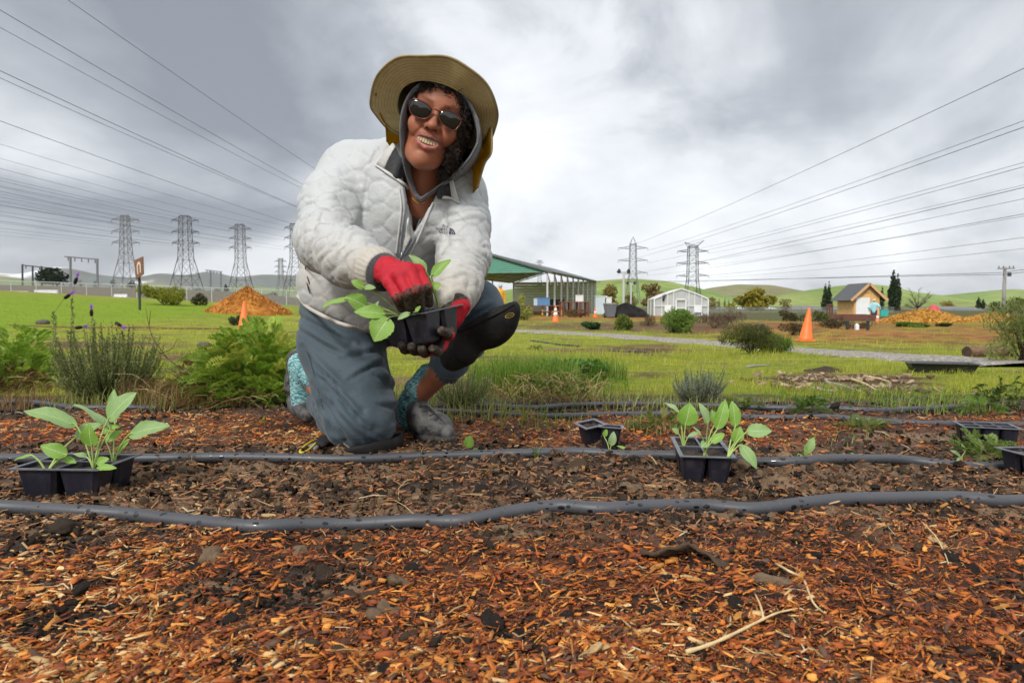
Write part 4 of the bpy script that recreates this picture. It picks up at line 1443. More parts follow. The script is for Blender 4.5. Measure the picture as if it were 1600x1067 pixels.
def pylon(label, px, Y, top_row, base_row, bw, ww, tw, waist, arms, peak, group=None, mat='pylon_steel', wire=None, sag=7.0, lod=1.0):
    """lattice tower: widths in photograph pixels, levels as fractions of its height"""
    k = Y / F
    b = np.array(((px - 800) * k, Y, top_z(base_row, Y)))
    H = (base_row - top_row) * k
    t = thing('lattice_pylon', label, 'pylon', b, group)
    body_top = peak[0]

    def half(h):
        return k / 2 * (bw + (ww - bw) * h / waist if h < waist else ww + (tw - ww) * (h - waist) / (body_top - waist))

    def cnr(h, i):
        s = half(h); return b + (s * (1, 1, -1, -1)[i], s * (1, -1, -1, 1)[i], h * H)
    tk = max(0.16, 0.00044 * Y) * lod
    for i in range(4):
        mb = MB()
        mb.bar(cnr(0, i), cnr(waist, i), tk * 1.5); mb.bar(cnr(waist, i), cnr(body_top, i), tk * 1.3)
        mb.build('leg', M[mat], t)
    mb = MB()
    lv = [0.0]
    while lv[-1] < body_top - 0.012:
        lv.append(min(body_top, lv[-1] + max(0.030, half(lv[-1]) * 1.75 / H)))
    for h0, h1 in zip(lv[:-1], lv[1:]):
        for i in range(4):
            q = (i + 1) % 4
            mb.bar(cnr(h0, i), cnr(h1, q), tk * 0.72); mb.bar(cnr(h0, q), cnr(h1, i), tk * 0.72)
            mb.bar(cnr(h1, i), cnr(h1, q), tk * 0.72)
    for sx, hh in peak[1]:
        for i in range(4):
            mb.bar(cnr(body_top, i), b + (sx * k, 0, hh * H), tk * 0.8)
    mb.build('lattice', M[mat], t)
    tips = []
    for h, hw in arms:
        for s in (-1, 1):
            mb = MB()
            tip = b + (s * hw * k, 0, h * H)
            for i in ((0, 1) if s > 0 else (2, 3)):
                mb.bar(cnr(h - 0.012, i), tip, tk * 1.1); mb.bar(cnr(h + 0.028, i), tip, tk * 0.9)
                for f_ in (0.33, 0.66):
                    pa = cnr(h - 0.012, i) * (1 - f_) + tip * f_; pb = cnr(h + 0.028, i) * (1 - f_) + tip * f_
                    mb.bar(pa, pb, tk * 0.6)
            arm = mb.build('crossarm', M[mat], t)
            ins = tip - (0, 0, 0.035 * H)
            mb = MB(); mb.tube([tip, ins], tk * 0.55, 5)
            mb.build('insulator', M['insulator'], arm)
            tips.append((ins, s, h))
    if wire:
        names = ('top', 'middle', 'lowest')
        Y0 = -140.0
        for n_, (p, s, h) in enumerate(tips):
            yy = np.linspace(Y, Y0, 44)
            u = (yy - Y0) / (Y - Y0)
            pts = np.stack([np.full(44, p[0]), yy, p[2] - 4 * sag * u * (1 - u)], 1)
            V, Fc = tube_geo(pts, 0.045, 5, caps=False)
            o = obj('power_cable', V, Fc, M['cable'])
            tag(o, f"{names[n_ // 2]} power cable on the {'left' if s < 0 else 'right'} arm of {wire}", 'cable', 'power cables overhead')
    return t


AR = ((0.945, 21), (0.81, 21), (0.68, 21))
DOME = (0.985, ((-5, 1.0), (5, 1.0)))
pylon('dark broad lattice pylon behind the sign, its arms level with the next one', 200, 520, 337, 470, 40, 14, 9, 0.52, AR, DOME, 'lattice pylons', 'pale_steel', 'the pylon behind the sign', lod=1.25)
pylon('darkest and tallest lattice pylon at the left, over the round green bush', 293, 430, 338, 470, 44, 17, 13, 0.5, AR, DOME, 'lattice pylons', 'pylon_steel', 'the darkest pylon at the left', lod=1.2)
pylon('lattice pylon rising behind the orange mulch pile', 378, 480, 351, 468, 34, 13, 11, 0.5, ((0.94, 17), (0.81, 17), (0.69, 17)), DOME, 'lattice pylons', 'pylon_steel', 'the pylon behind the orange mulch pile')
pylon('pylon half hidden behind the sleeve of the gardener', 463, 480, 350, 468, 34, 13, 11, 0.5, ((0.94, 16), (0.81, 16), (0.69, 16)), DOME, 'lattice pylons', 'pylon_steel', 'the pylon half hidden by the sleeve')
pylon('small far pale pylon between the mulch pile and the gardener', 440, 1000, 404, 468, 16, 7, 5, 0.5, ((0.93, 9), (0.80, 9), (0.67, 9)), DOME, 'lattice pylons', 'pale_steel', None, lod=0.8)
pylon('pylon standing behind the gardener, hidden by the jacket', 612, 430, 338, 470, 40, 17, 13, 0.5, ((0.95, 22), (0.80, 24), (0.66, 22)), DOME, 'lattice pylons', 'pylon_steel', 'the pylon behind the gardener', sag=6)
pylon('slender pointed pale pylon over the black compost heap', 988, 430, 371, 476, 22, 11, 9, 0.45, ((0.835, 23), (0.655, 23), (0.47, 23)), (0.90, ((0, 1.0),)), 'lattice pylons', 'pale_steel', 'the slender pointed pylon', sag=4)
pylon('stout dark lattice pylon with a horned top above the greenhouse', 1081, 440, 384, 476, 24, 15, 13, 0.42, ((0.90, 24), (0.70, 25), (0.49, 25)), (0.985, ((-13, 1.05), (17, 1.08))), 'lattice pylons', 'pylon_steel', 'the stout horned pylon', sag=4, lod=1.15)
pylon('tiny distant pylon over the green roof', 843, 1300, 407, 460, 9, 5, 4, 0.5, ((0.93, 6), (0.70, 6)), DOME, 'lattice pylons', 'pale_steel', None, lod=0.7)
# low service lines on the right
for k, (row, x0, lab) in enumerate(((372, 1600, 'upper'), (386, 1600, 'lower'))):
    Y = 62
    a = P(1567, 426 + 3 * k, Y); c = np.array((a[0] - 46, 260.0, 9.5 + k)); e = P(1900, row - 14, 40)
    pts = np.vstack([spline([c, (a + c) / 2 - (0, 0, 0.8), a], 20), spline([a, (a + e) / 2 - (0, 0, 0.3), e], 12)[1:]])
    V, Fc = tube_geo(pts, 0.022, 4, caps=False)
    tag(obj('service_cable', V, Fc, M['cable']), f'{lab} low service cable reaching the wooden utility pole', 'cable', 'cables on the utility pole')

# ------------------------------------------------------------------ left boundary: chain-link fence, road, gantries
fA, fB = np.array((-125.0, 97.0)), np.array((-4.0, 99.0))
ft = thing('chain_link_fence', 'long galvanised chain-link fence across the left side of the field', 'fence', (-60, 98, float(base_h(-60, 98))))
n_ = 34
fp = [fA + (fB - fA) * i / n_ for i in range(n_ + 1)]
fz = [float(base_h(*q)) for q in fp]
for q, z in zip(fp, fz):
    mb = MB(); mb.tube([(*q, z - 0.1), (*q, z + 2.15)], 0.055, 6)
    mb.build('post', M['galvanised'], ft)
mb = MB()
for (q, z), (q2, z2) in zip(zip(fp, fz), zip(fp[1:], fz[1:])):
    mb.tube([(*q, z + 2.1), (*q2, z2 + 2.1)], 0.045, 5)
mb.build('top_rail', M['galvanised'], ft)
V, Fc, UV = [], [], []
for i, (q, z) in enumerate(zip(fp, fz)):
    V += [(*q, z), (*q, z + 2.08)]; UV += [(i * 3.56, 0), (i * 3.56, 2.08)]
Fc = [(2 * i, 2 * i + 2, 2 * i + 3, 2 * i + 1) for i in range(n_)]
obj('wire_mesh', V, Fc, M['chain_link'], ft, uv=np.array(UV))

rows = []
for s, dz in ((0, -0.02), (3, 0.05), (9, 0.05), (12, -0.02)):
    xs_ = np.linspace(-180, -2, 60)
    rows.append(np.stack([xs_, np.full(60, 106.0) + s, base_h(xs_, np.full(60, 106.0 + s)) + dz], 1))
V, Fc = loft(rows, False)
tag(obj('road', V, Fc, M['asphalt']), kind='structure')
rows = []
for s, dz in ((0, 0.0), (1.5, 1.3), (5, 2.3), (20, 2.5), (26, -0.5)):
    xs_ = np.linspace(-200, -25, 60)
    rows.append(np.stack([xs_, np.full(60, 121.0) + s, base_h(xs_, np.full(60, 121.0 + s)) + dz * sstep(-25, -60, xs_)], 1))
V, Fc = loft(rows, False)
tag(obj('embankment', V, Fc, M['field'], cols=np.tile((0.13, 0.105, 0.075), (len(V), 1))), kind='structure')


def slab(name, label, cat, px0, px1, Y, r0, r1, depth, mat, group=None):
    a, c = (px0 - 800) / F * Y, (px1 - 800) / F * Y
    z0, z1 = top_z(r1, Y), top_z(r0, Y)
    t = thing(name, label, cat, ((a + c) / 2, Y, z0), group)
    mb = MB()
    prof = [(-0.5, 0), (-0.42, 0.25), (-0.2, 0.45), (-0.14, 1), (0.14, 1), (0.2, 0.45), (0.42, 0.25), (0.5, 0)]
    rr = [[(x_, Y + p_[0] * depth, z0 + p_[1] * (z1 - z0)) for p_ in prof] for x_ in (a, c)]
    V, Fc = loft(rr, True, True, True)
    obj('block', V, Fc, M[mat], t, smooth=False)
    for f_ in (0.25, 0.75):
        mb = MB(); xx = a + (c - a) * f_
        mb.box((xx - 0.12, Y - 0.35 * depth - 0.2, z0 - 0.02), (xx + 0.12, Y - 0.3 * depth, z0 + 0.1)); mb.build('foot', M['stone_grey'], t)
    return t


slab('road_barrier', 'tan concrete road barrier behind the fence at the far left', 'barrier', 12, 46, 112, 454.5, 461, 0.8, 'house_wall')
slab('road_barrier', 'pale grey concrete road barrier beside the tan one', 'barrier', 56, 92, 112, 453, 461.5, 0.8, 'house_white')


slab('road_barrier', 'small white concrete block behind the fence, left of the sign', 'barrier', 180, 200, 112, 459.5, 465, 0.8, 'house_white')


def gantry(label, pxs, rows_top, Y, beam_rows, base_row=455, group='substation gantries', extra=0.0):
    t = thing('steel_gantry', label, 'gantry', at(pxs[0], Y))
    tops = []
    for px_, rt in zip(pxs, rows_top):
        a = P(px_, base_row, Y); c = P(px_, rt, Y)
        mb = MB(); mb.bar(a - (0, 0, 2), c, 0.42); mb.build('post', M['pale_steel'] if extra else M['pylon_steel'], t)
        tops.append(c)
    mb = MB(); a = P(pxs[0] - extra, beam_rows[0], Y); c = P(pxs[-1] + extra * 0.2, beam_rows[1], Y)
    mb.bar(a, c, 0.34, 0.34)
    for f_ in np.linspace(0.1, 0.9, 5):
        q = a * (1 - f_) + c * f_
        mb.bar(q, q - (0, 0, 1.1), 0.22)
    mb.build('beam', M['pale_steel'] if extra else M['pylon_steel'], t)
    return t


gantry('dark four-post substation gantry at the far left', (35, 51, 65, 89), (413, 415, 416, 418), 230, (414.5, 420))
gantry('tall pale two-legged gantry near the lavender flowers', (110, 152), (401, 405), 190, (401, 405.5), extra=9)
gantry('small pale two-legged gantry right of the darkest pylon', (329, 345), (422, 424), 260, (422, 425), extra=8)

# wooden sign on a stake
b = at(219, 35)
t = thing('field_sign', 'tilted brown square sign on a dark stake in the bright grass', 'sign', b)
mb = MB(); pt = P(217.5, 424, 35); mb.bar(b - (0, 0, 0.1), pt, 0.10, 0.08); mb.build('stake', M['dark_post'], t)
cr = np.array([P(210, 407, 34.9), P(223.5, 401, 34.5), P(224.5, 428, 34.5), P(213, 437, 34.9)])
gq = np.array([[cr[0] * (1 - u) * (1 - v) + cr[1] * u * (1 - v) + cr[2] * u * v + cr[3] * (1 - u) * v for v in np.linspace(0, 1, 6)] for u in np.linspace(0, 1, 6)])
V, Fc = sheet(gq, 0.05); sf = obj('board', V, Fc, M['sign_face'], t, smooth=False)


def onb(u, v, off=0.05):
    q = cr[0] * (1 - u) * (1 - v) + cr[1] * u * (1 - v) + cr[2] * u * v + cr[3] * (1 - u) * v
    return q - np.array((0, off, 0))


aa = np.linspace(math.pi, 2 * math.pi, 13)
ring_o = [onb(0.26, 0.82)] + [onb(0.5 + 0.24 * math.cos(a), 0.40 + 0.22 * math.sin(a)) for a in aa] + [onb(0.74, 0.82)]
ring_i = [onb(0.40, 0.82)] + [onb(0.5 + 0.10 * math.cos(a), 0.42 + 0.10 * math.sin(a)) for a in aa] + [onb(0.60, 0.82)]
V = ring_o + ring_i
obj('symbol', V, [(i, i + 1, 16 + i, 15 + i) for i in range(14)], M['sign_mark'], sf, smooth=False)

# ------------------------------------------------------------------ carport with green gable
cA = np.array((2.58, 50.0)); ca = np.array((0.278, 0.9606)); cl = np.array((-0.9606, 0.278))
gz = -0.30
t = thing('carport', 'long open carport with green gable end, grey roof and pale posts', 'carport', (cA[0], cA[1], gz))


def cp(u, v, z):
    """u metres to the left across the gable, v metres back along the side"""
    q = cA + cl * u + ca * v
    return np.array((q[0], q[1], gz + z))


EH, RH_, W2, LEN = 3.25, 4.55, 4.45, 22.0
for i in range(10):
    mb = MB(); v_ = LEN * i / 9
    mb.bar(cp(0, v_, -0.1), cp(0, v_, EH), 0.13); mb.build('post', M['galvanised'], t)
    if i < 9:
        mb = MB(); mb.bar(cp(0.02, v_ + 0.05, EH - 0.15), cp(0.02, v_ + 1.15, EH - 0.95), 0.08); mb.build('brace', M['galvanised'], t)
for i in (0, 3, 6, 9):
    mb = MB(); v_ = LEN * i / 9
    mb.bar(cp(2 * W2, v_, -0.1), cp(2 * W2, v_, EH), 0.13); mb.build('post', M['galvanised'], t)
# gable: horizontal ribs of green sheet, each a board
nb = 9
for i in range(nb):
    z0, z1 = EH - 0.1 + (RH_ - EH) * i / nb, EH - 0.1 + (RH_ - EH) * (i + 1) / nb
    f0, f1 = 1 - max(0, (z0 - EH + 0.1)) / (RH_ - EH), 1 - max(0, (z1 - EH + 0.1)) / (RH_ - EH)
    g0, g1 = W2 * max(f0, 0.01) + 0.1, W2 * max(f1, 0.005) + 0.1
    yq = (-0.10, -0.16)[i % 1]
    V = [cp(W2 - g0, -0.06, z0), cp(W2 + g0, -0.06, z0), cp(W2 + g1, -0.06, z1 - 0.015), cp(W2 - g1, -0.06, z1 - 0.015), cp(W2 - g0, -0.13, z0), cp(W2 + g0, -0.13, z0), cp(W2 + g1, -0.10, z1 - 0.015), cp(W2 - g1, -0.10, z1 - 0.015)]
    obj('gable_board', V, [(3, 2, 1, 0), (4, 5, 6, 7), (0, 1, 5, 4), (2, 3, 7, 6), (1, 2, 6, 5), (3, 0, 4, 7)], M['green_tin'], t, smooth=False)
for s in (0, 1):
    def rp(u, v, dz):
        uu = W2 - u if s == 0 else W2 + u
        return cp(uu, v, EH + (RH_ - EH) * (1 - u / W2) + dz)
    o_ = 0.45
    g = np.array([[rp(u, v, 0.04 + 0.03 * (k % 2)) for k, v in enumerate(np.linspace(-0.3, LEN + 0.3, 60))] for u in (-0.0 + 0.001, W2 * 0.5, W2 + o_)])
    V, Fc = sheet(g, 0.05)
    obj('roof_sheet', V, Fc, M['dark_tin'], t, smooth=False)
    mb = MB()
    for u in np.linspace(0.5, W2, 6):
        mb.bar(rp(u, 0, -0.07), rp(u, LEN, -0.07), 0.07)
    mb.build('purlin', M['galvanised'], t)
    for i in range(10):
        v_ = LEN * i / 9
        mb = MB(); mb.bar(rp(0.05, v_, -0.13), rp(W2, v_, -0.13), 0.08); mb.build('rafter', M['galvanised'], t)
    g = np.array([[rp(u, v, -0.02) for v in (0.02, LEN - 0.02)] for u in (0.02, W2)])
    V, Fc = sheet(g, 0.02); obj('ceiling_sheet', V, Fc, M['underside_tin'], t, smooth=False)
    mb = MB(); mb.bar(rp(0.02, -0.33, 0.05), rp(W2 + o_, -0.33, 0.05), 0.06, 0.16); mb.build('barge_board', M['dark_tin'], t)
# far end wall: ribbed sheets laid in courses
for i in range(11):
    z0, z1 = EH * i / 11, EH * (i + 1) / 11 - 0.02
    mb = MB()
    mb.add([cp(0.1, LEN, z0), cp(2 * W2, LEN, z0), cp(2 * W2, LEN - 0.03, z1), cp(0.1, LEN - 0.03, z1), cp(0.1, LEN + 0.05, z0), cp(2 * W2, LEN + 0.05, z0), cp(2 * W2, LEN + 0.05, z1), cp(0.1, LEN + 0.05, z1)],
           [(0, 1, 2, 3), (7, 6, 5, 4), (0, 4, 5, 1), (2, 6, 7, 3), (0, 3, 7, 4), (1, 5, 6, 2)])
    mb.build('wall_course', M['grey_tin'], t)


def bench(label, px, Y, L_, H_, W_, yaw, mat='red_timber', legs='x', group=None, cat='table', name='work_table'):
    t = thing(name, label, cat, at(px, Y), group, yaw)
    for k in range(4):
        mb = MB(); y_ = -W_ / 2 + W_ * (k + 0.5) / 4
        mb.box((-L_ / 2, y_ - W_ / 8 + 0.008, H_ - 0.05), (L_ / 2, y_ + W_ / 8 - 0.008, H_)); mb.build('plank', M[mat], t, local=True)
    for x_ in (-L_ * 0.42, L_ * 0.42) if legs != 'many' else np.linspace(-0.45, 0.45, 4) * L_:
        if legs == 'x':
            for s in (-1, 1):
                mb = MB(); mb.bar((x_ + 0.03 * s, -s * W_ * 0.5, 0), (x_ + 0.03 * s, s * W_ * 0.35, H_ - 0.05), 0.10); mb.build('leg', M[mat], t, local=True)
        else:
            for s in (-1, 1):
                mb = MB(); mb.bar((x_, s * W_ * 0.42, 0), (x_, s * W_ * 0.42, H_ - 0.05), 0.11); mb.build('leg', M[mat], t, local=True)
    mb = MB(); mb.bar((-L_ * 0.42, 0, H_ * 0.4), (L_ * 0.42, 0, H_ * 0.4), 0.09); mb.build('stretcher', M[mat], t, local=True)
    return t


bench('red timber picnic table with crossed legs behind the leafy sapling', 843, 47, 1.9, 0.75, 0.9, 0.2)
bench('red picnic table partly behind the first pale carport post', 862, 52, 1.7, 0.75, 0.9, -0.1, 'tan_timber')
bench('tall red timber potting bench at the right side of the carport', 897, 46, 2.0, 1.0, 0.7, 0.25, legs='many')
bench('low red table half hidden behind the raised knee', 808, 44, 1.6, 0.7, 0.8, 0.1)


def crate(name, label, cat, px, Y, w, d, h, mat, z=0.0, yaw=0.0, rim=True, group=None):
    b = at(px, Y, z)
    t = thing(name, label, cat, b, group, yaw)
    mb = MB(); mb.box((-w / 2, -d / 2, 0), (w / 2, d / 2, h * 0.94)); mb.build('body', M[mat], t, local=True)
    mb = MB(); mb.box((-w / 2 - 0.03, -d / 2 - 0.03, h * 0.945), (w / 2 + 0.03, d / 2 + 0.03, h)); mb.build('lid', M[mat], t, local=True)
    for x_ in np.linspace(-0.3, 0.3, 3) * w:
        mb = MB(); mb.box((x_ - 0.03, -d / 2 - 0.025, 0.05), (x_ + 0.03, -d / 2 - 0.003, h * 0.9)); mb.build('rib', M[mat], t, local=True)
    return t


crate('plastic_crate', 'blue plastic crate standing on the picnic table under the carport', 'crate', 849, 47, 0.85, 0.5, 0.55, 'blue_plastic', 0.75)
crate('plastic_crate', 'pale plastic box beside the blue crate on the picnic table', 'crate', 838, 47, 0.35, 0.4, 0.5, 'pale_blue_plastic', 0.75)
crate('storage_box', 'dark storage box under the carport behind the second post', 'box', 868, 60, 1.5, 0.8, 1.3, 'black_plastic')
crate('white_cooler', 'white box standing on the potting bench', 'box', 905, 46, 0.5, 0.4, 0.45, 'house_white', 1.0)
crate('water_tank', 'pale blue caged water tank beside the carport corner', 'tank', 938, 58, 0.95, 1.0, 1.55, 'pale_blue_plastic')
crate('water_tank', 'white water tank right of the pale blue one', 'tank', 949, 58, 0.55, 1.0, 1.45, 'house_white')

# wheeled bin
b = at(953, 40)
t = thing('rubbish_bin', 'grey wheeled rubbish bin in front of the black compost heap', 'bin', b, None, 0.2)
V, Fc = loft([[(x_ * s, y_ * s, z_) for x_, y_ in ((-0.3, -0.3), (0.3, -0.3), (0.3, 0.3), (-0.3, 0.3))] for z_, s in ((0.06, 0.72), (0.72, 1.0), (0.76, 1.06), (0.78, 1.06))], True, True, True)
obj('body', V, Fc, M['bin_plastic'], t, smooth=False, local=True)
V, Fc = loft([[(x_ * s, y_ * s, z_) for x_, y_ in ((-0.33, -0.33), (0.33, -0.33), (0.33, 0.33), (-0.33, 0.33))] for z_, s in ((0.785, 1.0), (0.84, 0.95), (0.86, 0.7))], True, True, True)
obj('lid', V, Fc, M['bin_plastic'], t, smooth=False, local=True)
for s in (-1, 1):
    V, Fc = lathe_geo([(0.02, -0.03), (0.1, -0.03), (0.1, 0.03), (0.02, 0.03)], 12)
    obj('wheel', V[:, (2, 0, 1)] + (0.24 * s, 0.24, 0.1), Fc, M['black_plastic'], t, local=True)

# ------------------------------------------------------------------ heaps


def heap(name, label, px0, px1, Y, crest, pal, rough, mat, seed, cat='heap', sharp=1.0, chunk=0.0):
    k = Y / F
    b = at((px0 + px1) / 2, Y)
    Wd = (px1 - px0) * k / 2; H = top_z(crest, Y) - b[2]
    nr, na = 30, 72
    a = np.linspace(0, 2 * math.pi, na, endpoint=False)
    V, C = [], []
    for i in range(nr + 1):
        s = i / nr
        x_, y_ = np.cos(a) * Wd * s, np.sin(a) * Wd * 0.8 * s
        nz = fbm(x_ * 1.3 / Wd + seed, y_ * 1.3 / Wd, octaves=5, rough=0.62, seed=seed)
        z_ = H * ((1 - s) ** sharp * (1 - 0.12 * s) + 0.20 * nz * (1 - s) ** 0.5 * s ** 0.3) - 0.1 * (s == 1) + rough * fbm(x_ * 9, y_ * 9, octaves=2, seed=seed + 3) * (1 - s)
        V.append(np.stack([x_ * (1 + 0.12 * nz), y_, np.maximum(z_, -0.12)], 1))
        C.append(lerp(pal[0], pal[1], sstep(-0.45, 0.45, fbm(x_ * 4, y_ * 4, octaves=4, seed=seed + 9))))
    V, Fc = loft(V, True)
    t = thing(name, label, cat, b)
    obj('mound', V, Fc, M[mat], t, cols=np.concatenate(C), local=True)
    if chunk:
        m_ = 2600
        th_, s = RNG.uniform(0, 6.28, m_), RNG.uniform(0, 1, m_) ** 0.6
        x_, y_ = np.cos(th_) * Wd * s, np.sin(th_) * Wd * 0.8 * s
        z_ = H * (1 - s) ** sharp * (1 - 0.12 * s) + 0.02
        c = np.stack([x_, y_, z_], 1)
        v, f = quads(c, chunk, 0.45, 0)
        o = obj('loose_chips', v, f, M['chip'], t, smooth=False, cols=np.repeat(lerp(pal[0], pal[1], RNG.uniform(0, 1.5, m_)), 4, 0), local=True)
        tag(o, kind='stuff')
    return t


OR = ((0.36, 0.125, 0.018), (0.58, 0.25, 0.045))
YO = ((0.44, 0.20, 0.030), (0.66, 0.36, 0.07))
heap('mulch_pile', 'pointed orange bark mulch pile beside the left traffic cone', 318, 456, 36, 447, OR, 0.12, 'clod', 3, sharp=1.0, chunk=0.12)
heap('chip_pile', 'broad golden wood chip pile right of the little wooden shed', 1378, 1512, 29, 483, YO, 0.10, 'clod', 7, sharp=0.7, chunk=0.13)
heap('chip_pile', 'lower golden wood chip pile at the right edge behind the shrub', 1496, 1612, 30, 489, YO, 0.10, 'clod', 11, sharp=0.7, chunk=0.13)
heap('compost_heap', 'black compost heap between the bin and the greenhouse', 941, 1014, 42, 473, ((0.012, 0.011, 0.012), (0.03, 0.027, 0.026)), 0.05, 'clod', 15, sharp=0.5, chunk=0.07)
heap('soil_heap', 'small dark brown soil heap right of the green posts', 1374, 1402, 24, 519, ((0.05, 0.03, 0.02), (0.09, 0.06, 0.04)), 0.03, 'clod', 19, sharp=0.7)
heap('soil_heap', 'dark heap of dug earth and dry leaves in the grass', 1256, 1326, 4.6, 574, ((0.05, 0.035, 0.025), (0.11, 0.07, 0.045)), 0.03, 'clod', 23, sharp=0.45)

# ------------------------------------------------------------------ greenhouse
Y = 55.0; k = Y / F
gx0, gx1, gxm = (1022 - 800) * k, (1106 - 800) * k, (1064 - 800) * k
zb = float(base_h(gxm, Y)); ze = top_z(467, Y); zr = top_z(451, Y)
t = thing('greenhouse', 'white framed greenhouse of milky film with a pitched roof', 'greenhouse', (gxm, Y, zb))
D_ = 7.0; ox = 0.9


def gh(px, z, v):
    return np.array(((px - 800) * k + ox * v / D_, Y + v, z))


prof = [(1022, zb), (1022, ze), (1043, (ze + zr) / 2 + 0.06), (1064, zr), (1085, (ze + zr) / 2 + 0.06), (1106, ze), (1106, zb)]
for v in (0, D_ / 2, D_):
    for (a, za), (c, zc) in zip(prof[:-1], prof[1:]):
        mb = MB(); mb.bar(gh(a, za, v), gh(c, zc, v), 0.09); mb.build('frame', M['white_paint'], t)
for a, za in prof:
    mb = MB(); mb.bar(gh(a, za + (0.04 if za == zb else 0), 0.05), gh(a, za + (0.04 if za == zb else 0), D_ - 0.05), 0.07); mb.build('rail', M['white_paint'], t)
for px_ in (1034, 1043, 1052, 1076, 1085, 1096):
    zt = np.interp(px_, [p_[0] for p_ in prof[1:6]], [p_[1] for p_ in prof[1:6]])
    mb = MB(); mb.bar(gh(px_, zb, 0.0), gh(px_, zt, 0.0), 0.05); mb.build('stud', M['white_paint'], t)
mb = MB(); mb.bar(gh(1023, zb + (ze - zb) * 0.62, -0.06), gh(1055, zb + (ze - zb) * 0.62, -0.06), 0.05); mb.build('girt', M['white_paint'], t)
mb = MB(); mb.bar(gh(1072, zb + (ze - zb) * 0.62, -0.06), gh(1105, zb + (ze - zb) * 0.62, -0.06), 0.05); mb.build('girt', M['white_paint'], t)
for v, nm in ((0.07, 'film'), (D_ - 0.07, 'film')):
    V = [gh(a, z, v) for a, z in prof] + [gh(a, z, v + 0.02) for a, z in prof]
    n_ = len(prof)
    obj(nm, V, [tuple(range(n_)), tuple(range(2 * n_ - 1, n_ - 1, -1))] + [(i, (i + 1) % n_, n_ + (i + 1) % n_, n_ + i) for i in range(n_)], M['greenhouse_film'], t, smooth=False)
for (a, za), (c, zc) in zip(prof[:-1], prof[1:]):
    V, Fc = sheet(np.array([[gh(a, za, 0.12), gh(a, za, D_ - 0.12)], [gh(c, zc, 0.12), gh(c, zc, D_ - 0.12)]]), 0.02)
    obj('film', V, Fc, M['greenhouse_film'], t, smooth=False)
dr = [(1056, zb + 0.05), (1056, zb + (ze - zb) * 0.97), (1071, zb + (ze - zb) * 0.97), (1071, zb + 0.05)]
d0_ = None
for (a, za), (c, zc) in zip(dr, dr[1:] + dr[:1]):
    mb = MB(); mb.bar(gh(a, za, -0.07), gh(c, zc, -0.07), 0.10); o = mb.build('door' if d0_ is None else 'door_frame', M['white_paint'], t if d0_ is None else d0_)
    d0_ = d0_ or o
mb = MB(); mb.bar(gh(1056, zb + (ze - zb) * 0.5, -0.07), gh(1071, zb + (ze - zb) * 0.5, -0.07), 0.08); mb.build('door_frame', M['white_paint'], d0_)
for px0_, px1_ in ((1038, 1048), (1084, 1096)):
    mb = MB(); mb.add([gh(px0_, zb + 0.35, -0.1), gh(px1_, zb + 0.35, -0.1), gh(px1_, zb + 0.95, -0.1), gh(px0_, zb + 0.95, -0.1), gh(px0_, zb + 0.35, -0.04), gh(px1_, zb + 0.35, -0.04), gh(px1_, zb + 0.95, -0.04), gh(px0_, zb + 0.95, -0.04)],
                      [(3, 2, 1, 0), (4, 5, 6, 7), (0, 1, 5, 4), (1, 2, 6, 5), (2, 3, 7, 6), (3, 0, 4, 7)]); mb.build('panel', M['white_paint'], t)
V, Fc = sheet(np.array([[gh(1034 + 3 * i, np.interp(1034 + 3 * i, [1022, 1064], [ze, zr]) + 0.03 - 0.45 * j * (i < 2), -0.09) for j in (0, 0.5, 1)] for i in range(4)]), 0.02)
obj('torn_shade', V, Fc, M['dark_post'], t)

# lamp post with two lamps, and a shorter pole behind
for px_, Y, r0, lab in ((974, 43, 425, 'tall pale lamp post with a pair of floodlights by the compost heap'), (985.5, 60, 443, 'shorter pale pole just behind the lamp post')):
    b = at(px_, Y); t = thing('lamp_post', lab, 'lamp post', b)
    mb = MB(); mb.tube([b - (0, 0, 0.1), (b[0], b[1], top_z(r0, Y))], 0.07, 8); mb.build('pole', M['galvanised'], t)
    zt = top_z(r0, Y)
    mb = MB(); mb.bar((b[0] - 0.32, Y, zt), (b[0] + 0.32, Y, zt), 0.07); mb.build('bracket', M['galvanised'], t)
    for s in (-1, 1):
        V, Fc = lathe_geo([(0.02, 0.16), (0.06, 0.14), (0.14, -0.06), (0.13, -0.08), (0.01, -0.06)], 10)
        obj('lamp_head', V @ np.array(((1, 0, 0), (0, 0.8, 0.6), (0, -0.6, 0.8))) + (b[0] + s * 0.30, Y, zt + 0.05), Fc, M['pylon_steel'], t)

# ------------------------------------------------------------------ little wooden shed
Y = 50.0
b = at(1345, Y); zb = b[2] + 0.10
t = thing('wooden_shed', 'little plywood shed with a white door and grey shingle roof', 'shed', b)
fL, fR, sL = (1334 - 800) / F * Y, (1373 - 800) / F * Y, (1308 - 800) / F * (Y + 2.6)
yF, yB = Y, Y + 2.6
zE, zR = top_z(462.5, Y), top_z(444.5, Y)
mid = (fL + fR) / 2
dx_ = sL - fL


def wall_boards(p, q, z0, zt, n_):
    """vertical boards from p to q in plan; zt(f) gives the top"""
    p, q = np.asarray(p), np.asarray(q); nn = np.array((q[1] - p[1], -(q[0] - p[0]))); nn = nn / np.linalg.norm(nn) * 0.03
    for i in range(n_):
        f0, f1 = i / n_ + 0.004, (i + 1) / n_ - 0.004
        a, c = p + (q - p) * f0, p + (q - p) * f1
        V = [(*a, z0), (*c, z0), (*c, zt(f1)), (*a, zt(f0)), (*(a + nn), z0), (*(c + nn), z0), (*(c + nn), zt(f1)), (*(a + nn), zt(f0))]
        obj('board', V, [(3, 2, 1, 0), (4, 5, 6, 7), (0, 1, 5, 4), (1, 2, 6, 5), (2, 3, 7, 6), (3, 0, 4, 7)], M['fir_boards'], t, smooth=False)


